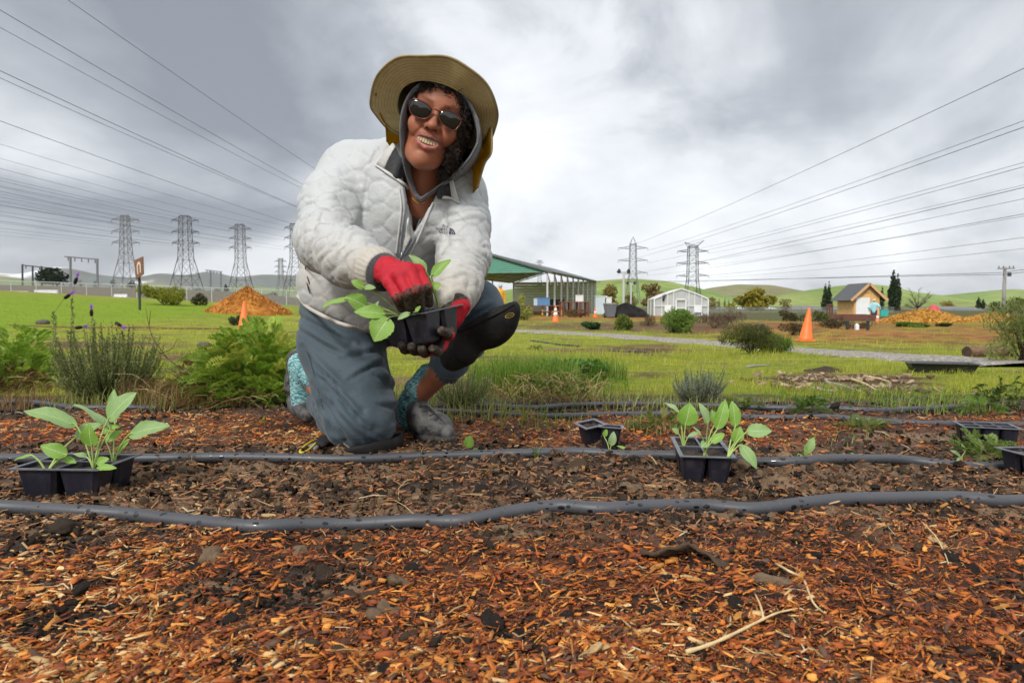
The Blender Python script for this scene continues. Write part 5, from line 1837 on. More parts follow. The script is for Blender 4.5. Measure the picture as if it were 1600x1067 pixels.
gab = lambda f: zE + (zR - zE) * (1 - abs(2 * f - 1))
wall_boards((fL, yF), (fR, yF), zb, gab, 9)
wall_boards((fL + dx_, yB), (fL, yF), zb, lambda f: zE, 6)
wall_boards((fR, yF), (fR + dx_, yB), zb, lambda f: zE, 6)
wall_boards((fR + dx_, yB), (fL + dx_, yB), zb, gab, 8)
for s in (-1, 1):
    e = fL if s < 0 else fR
    ov = s * 0.42; dz = -(zR - zE) / ((fR - fL) / 2) * 0.42
    for i in range(7):
        f0, f1 = i / 7, (i + 1) / 7

        def rp2(f, v, lift):
            x_ = mid + (e + ov - mid) * f; z_ = zR + (zE + dz - zR) * f + 0.06 + lift
            vv = v
            return (x_ + dx_ * vv, yF - 0.35 + (yB - yF + 0.6) * vv, z_)
        V, Fc = sheet(np.array([[rp2(f0, v, 0.045) for v in (0, 0.5, 1)], [rp2(f1 + 0.02, v, 0.02) for v in (0, 0.5, 1)]]), 0.03)
        obj('shingle_course', V, Fc, M['asphalt_shingle'], t, smooth=False)
    mb = MB(); mb.bar((mid, yF - 0.38, zR + 0.04), (e + ov, yF - 0.38, zE + dz + 0.04), 0.05, 0.17); mb.build('barge_board', M['fir_trim'], t)
dl, dr_ = (1336 - 800) / F * Y, (1357 - 800) / F * Y
mb = MB(); mb.box((dl, yF - 0.10, zb + 0.03), (dr_, yF - 0.05, top_z(465, Y))); dob = mb.build('door', M['white_paint'], t)
mb = MB(); mb.box((dr_ - 0.14, yF - 0.16, zb + 0.85), (dr_ - 0.08, yF - 0.10, zb + 0.92)); mb.build('handle', M['zip_metal'], dob)
mb = MB(); mb.box((mid - 0.18, yF - 0.08, zE + 0.25), (mid + 0.18, yF - 0.04, zE + 0.45)); mb.build('vent', M['fir_trim'], t)
for i in range(5):
    mb = MB(); x_ = fL + dx_ * 0.3 + (fR - fL) * i / 4; mb.box((x_ - 0.2, yF - 0.02, b[2] - 0.25), (x_ + 0.2, yF + 0.4, zb - 0.01)); mb.build('footing', M['stone_grey'], t)
for i in range(3):
    mb = MB(); mb.box((dl - 0.2, yF - 0.45 - 0.28 * i, zb - 0.12 - 0.16 * i), (dr_ + 0.3, yF - 0.17 - 0.28 * i, zb - 0.03 - 0.16 * i)); mb.build('step', M['stained_timber'], t)
# timber frame left of the shed, trellis posts before it
t = thing('timber_frame', 'dark red timber frame standing left of the wooden shed', 'frame', at(1296, 48))
for px_ in (1292, 1296, 1300):
    b = at(px_, 48); mb = MB(); mb.bar(b, (b[0], 48, top_z(476, 48)), 0.09); mb.build('post', M['stained_timber'], t)
a, c = at(1291, 48), at(1301, 48); mb = MB(); mb.bar((a[0], 48, top_z(477, 48)), (c[0], 48, top_z(476, 48)), 0.1); mb.build('rail', M['stained_timber'], t)
t = thing('raised_bed', 'dark red timber raised bed edge in front of the shed', 'planter', at(1345, 40))
a, c = at(1316, 40), at(1372, 40)
for i in range(2):
    mb = MB(); mb.box((a[0], 39.9, a[2] + 0.02 + 0.26 * i), (c[0], 40.0, a[2] + 0.26 + 0.26 * i)); mb.build('plank', M['stained_timber'], t)
    mb = MB(); mb.box((a[0], 41.4, a[2] + 0.02 + 0.26 * i), (c[0], 41.5, a[2] + 0.26 + 0.26 * i)); mb.build('plank', M['stained_timber'], t)
for px_, r0, mat, lab in ((1324, 502, 'dark_post', 'dark green short stake left of the white marker post'), (1339, 508, 'white_paint', 'short white marker post between two dark green stakes'), (1356, 502, 'dark_post', 'dark green short stake right of the white marker post')):
    Yp = 20.0; b = at(px_, Yp); mb = MB(); zt = top_z(r0, Yp)
    mb.bar(b - (0, 0, 0.1), (b[0], Yp, zt), 0.09 if mat == 'white_paint' else 0.06)
    mb.add(np.array([(-0.05, -0.05, 0), (0.05, -0.05, 0), (0.05, 0.05, 0), (-0.05, 0.05, 0), (0, 0, 0.06)]) * 0.9 + (b[0], Yp, zt), [(0, 1, 4), (1, 2, 4), (2, 3, 4), (3, 0, 4)])
    tag(mb.build('garden_stake', M[mat]), lab, 'stake')

# ------------------------------------------------------------------ far people


def far_person(label, px, Y, H, coat, legs, head_cov, hat, arm_r, arm_l, yaw=0.0, feet=0.10):
    b = at(px, Y)
    t = thing('person', label, 'person', b, None, yaw)
    v = Vox((-0.5, -0.35, -0.02), (0.5, 0.35, 1.85), 0.03)
    s = H / 1.7
    for q in (-1, 1):
        v.chain([np.array((0.09 * q, 0, 0.90)) * s, np.array((0.10 * q, -0.02, 0.48)) * s, np.array((feet * q, 0.0, 0.07)) * s, np.array((feet * q * 1.2, -0.13, 0.04)) * s], [0.10, 0.07, 0.05, 0.04], 0.03)
        v.chain([np.array((0.17 * q, 0, 1.38)) * s] + [np.array(p_) * s for p_ in (arm_r if q < 0 else arm_l)], [0.065, 0.055, 0.04], 0.02)
    v.cap(np.array((0, 0, 0.95)) * s, np.array((0, 0, 1.32)) * s, 0.15, 0.17, 0.05, flat=((0, 1, 0), 1.3))
    v.cap(np.array((0, 0, 1.40)) * s, np.array((0, -0.02, 1.52)) * s, 0.055, 0.05, 0.02)
    v.ell(np.array((0, -0.03, 1.60)) * s, (0.078, 0.095, 0.115), 0.02)
    v.ell(np.array((0, -0.125, 1.59)) * s, (0.014, 0.02, 0.02), 0.01)
    V, Fq = v.mesh(); V = smooth_mesh(V, Fq, 1)
    obj('body', V, Fq, M['light_skin'], t, local=True)
    v = Vox((-0.55, -0.4, 0.5), (0.55, 0.4, 1.65), 0.03)
    v.cap(np.array((0, 0, 0.86)) * s, np.array((0, 0, 1.34)) * s, 0.185, 0.19, 0.06, flat=((0, 1, 0), 1.25))
    for q in (-1, 1):
        v.chain([np.array((0.17 * q, 0, 1.38)) * s] + [np.array(p_) * s for p_ in (arm_r if q < 0 else arm_l)], [0.09, 0.078, 0.06], 0.04)
    V, Fq = v.mesh(); V = smooth_mesh(V, Fq, 2)
    obj('coat', V, Fq, M[coat], t, local=True)
    v = Vox((-0.4, -0.3, 0.0), (0.4, 0.3, 1.05), 0.03)
    for q in (-1, 1):
        v.chain([np.array((0.09 * q, 0, 0.88)) * s, np.array((0.10 * q, -0.02, 0.48)) * s, np.array((feet * q, 0.0, 0.10)) * s], [0.125, 0.092, 0.075], 0.03)
    V, Fq = v.mesh(); obj('trousers', V, Fq, M[legs], t, local=True)
    if hat == 'brim':
        V, Fc = lathe_geo([(0.20, 1.635), (0.21, 1.64), (0.11, 1.66), (0.095, 1.74), (0.05, 1.77), (0.001, 1.775)], 16)
    else:
        V, Fc = lathe_geo([(0.092, 1.60), (0.104, 1.62), (0.102, 1.67), (0.08, 1.72), (0.04, 1.745), (0.001, 1.75)], 14)
    V = V * s + (0, -0.03, 0); obj('hat', V, Fc, M[head_cov], t, local=True)
    return t


far_person('person in a yellow raincoat and pale knit cap, standing by the carport', 781.5, 33, 1.70, 'yellow_coat', 'pale_trousers', 'grey_cap', 'cap', ((-0.25, 0.02, 1.12), (-0.14, -0.2, 1.02)), ((0.24, 0.0, 1.10), (0.20, -0.05, 0.84)), 0.5)
far_person('person in a pale blue jacket and straw hat walking past the shed', 1365, 46, 1.5, 'aqua_coat', 'dark_denim', 'straw_hat', 'brim', ((-0.34, 0.06, 1.22), (-0.42, -0.02, 1.02)), ((0.30, 0.06, 1.12), (0.32, -0.04, 0.86)), 2.6, 0.14)

# ------------------------------------------------------------------ cones


def cone(label, px, Y, H, bands, lean=(0, 0)):
    b = at(px, Y)
    t = thing('traffic_cone', label, 'cone', b, 'traffic cones')
    o = -0.0
    r = H * 0.215
    prof = [(r * 1.0, 0.035), (r * 0.93, 0.05), (r * 0.20, H * 0.97), (r * 0.15, H), (r * 0.06, H)]
    V, Fc = lathe_geo(prof, 28); V[:, 0] += lean[0] * V[:, 2]; V[:, 1] += lean[1] * V[:, 2]
    obj('cone', V, Fc, M['orange_plastic'], t, local=True)
    V, Fc = loft([[(x_ * s, y_ * s, z_) for x_, y_ in ((-1, -0.8), (-0.8, -1), (0.8, -1), (1, -0.8), (1, 0.8), (0.8, 1), (-0.8, 1), (-1, 0.8))] for z_, s in ((0, r * 1.10), (0.02, r * 1.10), (0.03, r * 1.02))], True, True, True)
    obj('base', V, Fc, M['orange_plastic'], t, smooth=False, local=True)
    for z0, z1 in bands:
        def rr(z):
            return r * 0.93 + (r * 0.20 - r * 0.93) * (z * H - 0.05) / (H * 0.97 - 0.05) + 0.004
        V, Fc = lathe_geo([(rr(z0) - 0.003, z0 * H), (rr(z0), z0 * H), (rr(z1), z1 * H), (rr(z1) - 0.003, z1 * H)], 28); V[:, 0] += lean[0] * V[:, 2]; V[:, 1] += lean[1] * V[:, 2]
        obj('band', V, Fc, M['reflective_white'], t, local=True)
    return t


cone('plain orange cone by the gravel path, leaning right', 1259, 13.9, 0.67, (), (0.10, 0.0))
cone('orange cone with two white bands before the carport', 868, 30, 0.71, ((0.40, 0.60), (0.68, 0.86)))
cone('plain orange cone behind the feathery bush, before the orange mulch pile', 381, 16.5, 0.84, (), (0.03, 0))
cone('small far banded cone beside the grey bin', 930, 43, 0.62, ((0.40, 0.62),))
cone('far banded cone left of the golden chip pile', 1371, 37, 0.6, ((0.45, 0.7),))

# ------------------------------------------------------------------ things lying in the grass
# long black nursery tray
c0 = G(1424, 582); c1 = at(1532, c0[1] - 0.12)
t = thing('nursery_tray', 'long black plastic nursery tray lying in the grass', 'tray', (c0 + c1) / 2)
la, lb = (c1 - c0)[:2], (c0 - c1)[:2]
pa, pb = c0[:2], c1[:2]; L_ = np.linalg.norm(pb - pa); ex = (pb - pa) / L_; ey = np.array((-ex[1], ex[0]))
gz_ = float(base_h(*((pa + pb) / 2)))


def tp(u, v, z):
    q = pa + ex * u + ey * v
    return (q[0], q[1], gz_ + z)


mb = MB()
r_o = [[tp(u, v, z) for u, v in ((i, i), (L_ - i, i), (L_ - i, 0.19 - i), (i, 0.19 - i))] for z, i in ((0.005, 0.02), (0.055, 0.0), (0.06, -0.02), (0.062, -0.02), (0.06, 0.01), (0.02, 0.03))]
V, Fc = loft(r_o, True, True, True); obj('shell', V, Fc, M['black_plastic'], t, smooth=False)
for f_ in (0.22, 0.5, 0.78):
    mb = MB(); mb.add([tp(L_ * f_ - 0.02, 0.02, 0.02), tp(L_ * f_ + 0.02, 0.02, 0.02), tp(L_ * f_ + 0.02, 0.17, 0.02), tp(L_ * f_ - 0.02, 0.17, 0.02), tp(L_ * f_ - 0.01, 0.02, 0.05), tp(L_ * f_ + 0.01, 0.02, 0.05), tp(L_ * f_ + 0.01, 0.17, 0.05), tp(L_ * f_ - 0.01, 0.17, 0.05)], [(3, 2, 1, 0), (4, 5, 6, 7), (0, 1, 5, 4), (1, 2, 6, 5), (2, 3, 7, 6), (3, 0, 4, 7)])
    mb.build('divider', M['black_plastic'], t)
# log beside the shrub
a = at(1512, 7.4); a = np.array((a[0], a[1], float(base_h(a[0], a[1])) + 0.05)); c = a + np.array((0.52, 0.14, 0.0))
t = thing('log', 'short round log lying by the end of the nursery tray', 'log', a)
th = np.linspace(0, 2 * math.pi, 20, endpoint=False)
tt = nrm3(c - a); e1 = nrm3(np.cross(tt, (0, 0, 1))); e2 = np.cross(e1, tt)
rings = [a + tt * s * np.linalg.norm(c - a) + np.outer(np.cos(th) * 0.062 * (1 + 0.05 * np.sin(th * 5 + 2 * s)), e1) + np.outer(np.sin(th) * 0.062 * (1 + 0.04 * np.cos(th * 4 + s)), e2) for s in np.linspace(0, 1, 9)]
V, Fc = loft(rings, True); obj('bark', V, Fc, M['log_bark'], t)
for rg, s in ((rings[0], -1), (rings[-1], 1)):
    cc = rg.mean(0); V, Fc = loft([cc + (rg - cc) * 0.99 + tt * 0.002 * s, cc + (rg - cc) * 0.5 + tt * 0.004 * s, cc + (rg - cc) * 0.08 + tt * 0.003 * s], True, False, True)
    obj('cut_end', V, Fc, M['cut_wood'], t)
# dead wood scattered by the dug earth
STX = (((1290, 597), (1318, 603), (1345, 612)), ((1330, 592), (1352, 600), (1370, 610)), ((1268, 606), (1290, 610), (1306, 611)), ((1350, 588), (1375, 592), (1392, 598)), ((1168, 573), (1185, 571), (1203, 570)))
for q, (s, lab) in enumerate(zip(STX, ('long pale dead branch on the dug earth in the grass', 'pale dead branch crossing the dug earth heap', 'brown weathered branch left of the dug earth', 'thin grey branch right of the dug earth', 'pale flat piece of wood under the dark bush'))):
    pts = spline([G(a_, c_, 0.015) for a_, c_ in s], 12)
    V, Fc = tube_geo(pts, np.linspace(0.009, 0.004, 12) * (1 + 0.15 * np.sin(np.arange(12) * 2.1 + q)), 7)
    tag(obj('dead_branch', V, Fc, M['pole_timber'] if q % 2 == 0 else M['straw']), lab, 'branch')
# orange edging line in the left grass, thin dark hose in the middle distance
for pxs_, r_, mat, nm, lab, cat in ((((15, 508), (90, 511), (180, 512), (260, 513), (345, 514)), 0.022, 'red_timber', 'edging_board', 'thin reddish timber edging across the grass left of the feathery bush', 'edging'),
                                   (((830, 532), (870, 538), (905, 541)), 0.018, 'black_plastic', 'irrigation_pipe', 'short black irrigation pipe in the grass before the path', 'pipe'),
                                   (((952, 548), (1000, 550), (1010, 549)), 0.014, 'black_plastic', 'irrigation_pipe', 'thin dark pipe end among dry leaves in the middle grass', 'pipe')):
    V, Fc = tube_geo(spline([G(a_, c_, r_ * 0.7) for a_, c_ in pxs_], 24), r_, 6)
    tag(obj(nm, V, Fc, M[mat]), lab, cat)
STN = Vox((-0.2, -0.2, -0.15), (0.2, 0.2, 0.15), 0.02); STN.ell((0, 0, 0), (0.13, 0.10, 0.07)); STN.ell((0.06, 0.02, 0.01), (0.08, 0.08, 0.06)); V, Fq = STN.mesh()
STM = make_mesh('field_stone', V + normals(V, Fq) * (0.012 * fbm(V[:, 0] * 12, V[:, 1] * 12, V[:, 2] * 12, octaves=3))[:, None], Fq, M['stone_grey'])
for px_, Y, s, lab in ((66, 23, 1.6, 'dark stone in the bright grass behind the lavender'), (317, 12, 0.9, 'dark stone at the end of the timber edging'), (1190, 24, 1.0, 'grey stone beyond the path near the cone'), (978, 8.0, 0.35, 'small brown stone alone in the middle grass')):
    o = bpy.data.objects.new('field_stone', STM); link(o); o.location = at(px_, Y, 0.03 * s); o.scale = (s, s, s); tag(o, lab, 'stone')

# ------------------------------------------------------------------ utility pole, houses, fence on the right
b = at(1567, 62); t = thing('utility_pole', 'grey wooden utility pole with a crossarm at the right edge', 'pole', b)
mb = MB(); mb.tube([b - (0, 0, 0.3), (b[0], 62, top_z(417, 62))], [0.17, 0.13], 10); mb.build('post', M['pole_timber'], t, smooth=True)
zt = top_z(420, 62); mb = MB(); mb.bar((b[0] - 0.75, 61.85, zt), (b[0] + 0.75, 61.85, zt + 0.02), 0.12, 0.14); ca_ = mb.build('crossarm', M['pole_timber'], t)
for s in (-0.65, -0.25, 0.3, 0.65):
    V, Fc = lathe_geo([(0.02, 0), (0.05, 0.03), (0.05, 0.12), (0.02, 0.16)], 8); obj('insulator', V + (b[0] + s, 61.85, zt + 0.08), Fc, M['insulator'], ca_)
mb = MB(); mb.tube([(b[0] + 0.28, 61.8, top_z(432, 62)), (b[0] + 0.28, 61.8, top_z(426, 62))], 0.16, 10); mb.build('transformer', M['pylon_steel'], t)


def house(label, px0, px1, Y, r_roof, r_eave, r_base, wall, roof, win=3, group=None):
    a, c = (px0 - 800) / F * Y, (px1 - 800) / F * Y
    zb, ze, zr = top_z(r_base, Y), top_z(r_eave, Y), top_z(r_roof, Y)
    t = thing('house', label, 'house', ((a + c) / 2, Y, zb), group)
    D_ = 9.0
    mb = MB(); mb.box((a, Y, zb - 0.5), (c, Y + D_, ze)); mb.build('wall', M[wall], t)
    o_ = 0.7
    V = [(a - o_, Y - o_, ze), (c + o_, Y - o_, ze), (c + o_, Y + D_ + o_, ze), (a - o_, Y + D_ + o_, ze), (a + D_ * 0.25, Y + D_ / 2, zr), (c - D_ * 0.25, Y + D_ / 2, zr)]
    V = [np.array(q) + (0, 0, 0.02) for q in V]
    obj('roof', V, [(0, 1, 5, 4), (1, 2, 5), (2, 3, 4, 5), (3, 0, 4), (3, 2, 1, 0)], M[roof], t, smooth=False)
    for i in range(win):
        x_ = a + (c - a) * (i + 0.5) / win
        mb = MB(); mb.box((x_ - 0.9, Y - 0.12, zb + (ze - zb) * 0.35), (x_ + 0.9, Y - 0.04, zb + (ze - zb) * 0.8)); w_ = mb.build('window', M['house_white'], t)
        mb = MB(); mb.box((x_ - 0.75, Y - 0.16, zb + (ze - zb) * 0.40), (x_ + 0.75, Y - 0.125, zb + (ze - zb) * 0.76)); mb.build('pane', M['window_dark'], w_)
    return t


house('long low white-roofed house behind the right cone', 1158, 1212, 240, 479, 482.5, 489, 'house_white', 'house_white')
house('low house with a pale tent-like roof left of the red timber frame', 1236, 1292, 230, 478, 483, 489.5, 'house_wall', 'roof_grey')
house('low pale house partly behind the shed and cypress pair', 1290, 1330, 210, 480, 484, 490, 'house_wall', 'roof_grey')
house('long tan house behind the golden chip pile', 1466, 1532, 200, 479, 483, 493, 'house_wall', 'roof_grey', 4)
house('grey-roofed house between the two golden chip piles', 1496, 1550, 150, 482, 486.5, 495, 'house_wall', 'dark_tin', 3)
house('small white-walled house behind the utility pole', 1576, 1620, 190, 478, 483, 492, 'house_white', 'dark_tin', 2)
house('low distant house behind the greenhouse', 1112, 1142, 260, 480, 483, 488, 'house_white', 'roof_grey', 2)
ft = thing('chain_link_fence', 'low grey chain-link fence beyond the beds on the right', 'fence', at(1200, 90))
pts = [at(px_, 90) for px_ in range(1108, 1400, 16)]
for q in pts:
    mb = MB(); mb.tube([q - (0, 0, 0.1), q + (0, 0, 1.0)], 0.04, 6); mb.build('post', M['pale_steel'], ft)
mb = MB()
for q, w in zip(pts, pts[1:]):
    mb.tube([q + (0, 0, 0.97), w + (0, 0, 0.97)], 0.03, 5)
mb.build('top_rail', M['pale_steel'], ft)
V, UV = [], []
for i, q in enumerate(pts):
    V += [q, q + (0, 0, 0.95)]; UV += [(i * 1.35, 0), (i * 1.35, 0.95)]
obj('wire_mesh', V, [(2 * i, 2 * i + 2, 2 * i + 3, 2 * i + 1) for i in range(len(pts) - 1)], M['chain_link'], ft, uv=np.array(UV))
# tarpaulin and tank behind the pile
b = at(1458, 46); V, Fc = loft([[b + np.array((x_ * s * 0.36, y_ * s * 0.4, z_ * 0.90)) for x_, y_ in ((-1, -1), (0, -1.1), (1, -0.9), (1.1, 0), (1, 1), (0, 1.1), (-1, 1), (-1.1, 0))] for z_, s in ((-0.1, 1.0), (0.5, 0.95), (0.95, 0.75), (1.25, 0.35), (1.3, 0.05))], True, True, True)
tag(obj('tarpaulin', V, Fc, M['tarp_red']), 'red tarpaulin bundle behind the top of the golden chip pile', 'tarpaulin')
crate('portable_toilet', 'teal plastic tank box just right of the shed', 'box', 1379, 58, 0.6, 0.6, 0.8, 'teal_plastic')

# ------------------------------------------------------------------ trees
OLV = ((0.15, 0.125, 0.03), (0.30, 0.225, 0.055)); OLD = ((0.13, 0.095, 0.035), (0.25, 0.165, 0.05)); YEL = ((0.18, 0.16, 0.014), (0.36, 0.30, 0.03)); DK = ((0.014, 0.026, 0.012), (0.035, 0.055, 0.022)); CY = ((0.016, 0.030, 0.012), (0.032, 0.055, 0.020)); RED = ((0.10, 0.065, 0.05), (0.17, 0.11, 0.08)); MID = ((0.035, 0.06, 0.018), (0.08, 0.11, 0.03))


def ptree(label, px, Y, top, W_px, pal, kind='round', n=900, base_row=None, group=None, name=None, **kw):
    b = at(px, Y)
    if base_row:
        b[2] = top_z(base_row, Y)
    H = top_z(top, Y) - b[2]
    return tree(name or ('cypress_tree' if kind == 'column' else 'broadleaf_tree'), label, b, H, W_px * Y / F, pal, kind, n, group=group, **kw)


ptree('olive brown tree just right of the carport roof', 952, 170, 446, 38, OLV, n=1300)
ptree('larger reddish-olive tree left of the greenhouse', 1021, 170, 446, 44, OLD, n=1500)
ptree('low olive tree behind the slender pylon', 985, 190, 455, 26, OLV, n=800)
ptree('bright yellow-green round tree right of the greenhouse', 1180, 130, 455, 56, YEL, n=2200)
ptree('small olive tree at the right foot of the yellow tree', 1228, 140, 467, 22, OLD, n=600)
ptree('low yellow-green tree left of the yellow round tree', 1142, 140, 474, 20, YEL, n=500)
ptree('grey-brown tree behind the right wall of the greenhouse', 1112, 160, 465, 22, OLD, n=600)
ptree('taller left cypress of the pair left of the shed', 1288, 150, 443, 10, CY, 'column', 900)
ptree('right cypress of the pair left of the shed', 1294.5, 150, 440.5, 10, CY, 'column', 900)
ptree('slim dark cypress just right of the shed roof', 1377, 150, 446, 8, CY, 'column', 700)
ptree('tallest dark cypress right of the shed', 1394, 150, 423, 15, CY, 'column', 1500)
ptree('second tall cypress, joined to the tallest one', 1401, 151, 430, 12, CY, 'column', 1100)
ptree('bare branching tree behind the golden chip pile', 1432, 120, 447, 44, RED, 'bare', bark=(0.13, 0.095, 0.08))
ptree('purplish bare shrubby tree at the foot of the tallest cypress', 1405, 110, 478, 30, RED, 'bare', bark=(0.16, 0.085, 0.085))
ptree('small far cypress left of the utility pole', 1528, 230, 464, 8, CY, 'column', 500)
ptree('small far cypress beside the one left of the utility pole', 1535, 230, 467, 7, CY, 'column', 500)
ptree('dark green tree right of the utility pole', 1588, 110, 467, 30, MID, n=900)
ptree('dark low tree left of the utility pole', 1555, 110, 472, 24, MID, n=700)
ptree('pale olive tree behind the tan house', 1480, 240, 472, 22, OLV, n=600)
for i, px_ in enumerate((1123, 1132, 1138, 1145)):
    ptree(('first', 'second', 'third', 'last')[i] + ' of four tiny far cypresses behind the greenhouse, from the left', px_, 330, (466, 464, 467, 465)[i], 4.5, CY, 'column', 260, base_row=485)
ptree('wind-bent dark tree behind the left fence', 85, 190, 424, 46, DK, n=1500, base_row=447, trunk_h=0.2)
ptree('small dark round tree between gantry and sign', 178, 230, 437, 10, DK, n=300, base_row=451)
ptree('low dark tree just left of the sign', 207, 230, 440, 18, DK, n=500, base_row=452)
ptree('dark conifer below the small pale gantry', 354, 330, 444, 9, CY, 'column', 500, base_row=460)
ptree('tiny dark tree beside the small gantry', 341, 330, 451, 12, DK, n=260, base_row=459)
ptree('tiny dark tree at the foot of the darkest pylon', 312, 330, 451, 16, DK, n=300, base_row=459)
ptree('tiny brownish tree left of the wind-bent one', 128, 230, 437, 8, OLD, n=260, base_row=450)
ptree('tiny dark tree left of the half hidden pylon', 428, 330, 458, 20, DK, n=300, base_row=467)
ptree('dark rounded tree just left of the tiny brownish tree', 152, 230, 439, 12, MID, n=300, base_row=451)

# ------------------------------------------------------------------ garden shrubs in the middle distance
shrub('leafy_sapling', 'upright leafy sapling with pale young leaves before the carport', at(819, 33), 0.95, 1.38, ((0.16, 0.19, 0.025), (0.42, 0.42, 0.10)), 1300, 0.11, 0.5, 0.2, cat='sapling', lobes=12)
shrub('green_bush', 'broad yellow-green bush by the left fence', at(257, 42), 2.9, 1.5, ((0.15, 0.18, 0.012), (0.30, 0.30, 0.025)), 2600, 0.20, 0.3, 0.9)
shrub('green_bush', 'smaller dull bush right of the broad yellow-green one', at(313, 44), 1.1, 0.95, ((0.055, 0.065, 0.02), (0.10, 0.105, 0.03)), 900, 0.14, 0.4, 0.5)
shrub('green_bush', 'tiny dark bush behind the left cone', at(371, 24), 0.7, 0.5, ((0.03, 0.045, 0.012), (0.06, 0.075, 0.02)), 600, 0.1, 0.3, 0.8)
shrub('low_plant', 'low spreading dark green plant beyond the path', at(925, 21), 0.80, 0.26, ((0.02, 0.06, 0.014), (0.05, 0.12, 0.03)), 900, 0.075, 0.6, 0.3, cat='plant')
shrub('low_plant', 'round clump of arching striped leaves beyond the path', at(971, 20.5), 0.78, 0.48, ((0.06, 0.11, 0.015), (0.28, 0.31, 0.05)), 1100, 0.17, 0.2, 1.0, cat='plant')
shrub('green_bush', 'largest bright green bush in front of the greenhouse', at(1052, 18.5), 1.20, 0.76, ((0.09, 0.18, 0.02), (0.25, 0.35, 0.06)), 2600, 0.085, 0.35, 0.7, lobes=11)
shrub('dry_bush', 'reddish dry brushwood right of the greenhouse', at(1116, 22), 1.7, 0.62, ((0.10, 0.065, 0.04), (0.20, 0.14, 0.09)), 1500, 0.14, 0.12, 0.9, mat='foliage')
shrub('dry_bush', 'pale dry weeds between the compost heap and the greenhouse', at(1012, 24), 0.7, 0.45, ((0.12, 0.08, 0.04), (0.2, 0.14, 0.07)), 500, 0.10, 0.15, 0.9)
shrub('dark_bush', 'dark feathery bush beside the path, left of the plain cone', at(1175, 8.6), 0.85, 0.44, ((0.045, 0.060, 0.012), (0.15, 0.165, 0.030)), 4200, 0.060, 0.12, 0.8, lobes=10)
shrub('grass_clump', 'bright tuft of grass at the right of the dark feathery bush', at(1206, 8.9), 0.55, 0.26, ((0.06, 0.13, 0.012), (0.12, 0.21, 0.02)), 1400, 0.13, 0.06, 1.4, cat='grass tuft')
shrub('dry_bush', 'brown dying shrub behind the plain cone', at(1238, 17), 0.75, 0.42, ((0.05, 0.04, 0.015), (0.11, 0.08, 0.03)), 900, 0.07, 0.2, 0.7)
shrub('dry_bush', 'low brown shrub left of the green stakes', at(1300, 21), 0.9, 0.42, ((0.06, 0.05, 0.02), (0.13, 0.09, 0.03)), 800, 0.09, 0.25, 0.6)
shrub('dry_bush', 'rusty dead weeds behind the green stakes', at(1330, 21.5), 1.3, 0.28, ((0.07, 0.04, 0.02), (0.14, 0.08, 0.035)), 900, 0.09, 0.15, 0.7)
shrub('green_bush', 'small green bush between the cone and the shed', at(1285, 38), 1.3, 0.75, ((0.06, 0.085, 0.015), (0.13, 0.14, 0.03)), 800, 0.13, 0.4, 0.5)
shrub('green_bush', 'brownish bush left of the plain cone, beyond the bed', at(1238, 38), 1.5, 0.8, ((0.06, 0.05, 0.015), (0.12, 0.10, 0.025)), 900, 0.13, 0.4, 0.5)
shrub('low_plant', 'bright green weeds at the foot of the golden chip pile', at(1420, 23.5), 1.2, 0.16, ((0.07, 0.14, 0.012), (0.13, 0.22, 0.025)), 1100, 0.10, 0.5, 0.4, cat='plant')
shrub('low_plant', 'small dark weeds at the right foot of the golden chip pile', at(1475, 23.5), 0.6, 0.12, ((0.035, 0.07, 0.012), (0.08, 0.12, 0.02)), 700, 0.09, 0.5, 0.4, cat='plant')
shrub('dry_bush', 'rusty weeds beside the carport posts', at(890, 42), 1.6, 0.55, ((0.10, 0.06, 0.02), (0.18, 0.11, 0.035)), 700, 0.13, 0.2, 0.8)
shrub('dry_bush', 'dark rusty weeds under the potting bench', at(908, 43), 1.1, 0.42, ((0.09, 0.035, 0.015), (0.15, 0.07, 0.03)), 500, 0.12, 0.2, 0.8)
shrub('grey_shrub', 'grey-green olive-like shrub at the right edge behind the log', at(1602, 5.6), 0.62, 0.60, ((0.11, 0.14, 0.03), (0.30, 0.33, 0.10)), 4200, 0.040, 0.2, 0.8, lobes=14)

# ------------------------------------------------------------------ thin air over the far hills
mb = MB(); mb.box((-9800, -9400, -8.0), (9800, 9600, 360))
hz = tag(mb.build('haze', None), kind='stuff')
hm = bpy.data.materials.new('haze_air'); hm.use_nodes = True
hn = hm.node_tree; hn.nodes.clear()
ho = hn.nodes.new('ShaderNodeOutputMaterial'); hv_ = hn.nodes.new('ShaderNodeVolumePrincipled')
hv_.inputs['Color'].default_value = (0.86, 0.90, 0.95, 1)
hv_.inputs['Density'].default_value = 0.00006
hn.links.new(hv_.outputs[0], ho.inputs['Volume'])
hz.data.materials.append(hm)

# ================================================================== THE KNEELING GARDENER
person = thing('person', 'kneeling gardener in cream quilted jacket, grey hood, khaki sun hat and dark sunglasses, holding seedlings', 'person', (*G(575, 690)[:2], 0.0))


def nrmz(v):
    v = np.asarray(v, float)
    return v / np.linalg.norm(v)


def bvh(V, Fc):
    return BVHTree.FromPolygons([tuple(v) for v in V], [tuple(int(i) for i in f) for f in Fc])


def cast(tree, px, py, off=0.0, default=1.85):
    """where the line of sight meets a surface, lifted off it by off"""
    d = nrmz(ray(px, py))
    hit, nn, _, _ = tree.ray_cast(Vector((0, 0, CAM_Z)), Vector(d))
    if hit is None:
        return P(px, py, default)
    n_ = np.array(nn)
    if n_ @ d > 0:
        n_ = -n_
    return np.array(hit) + n_ * off


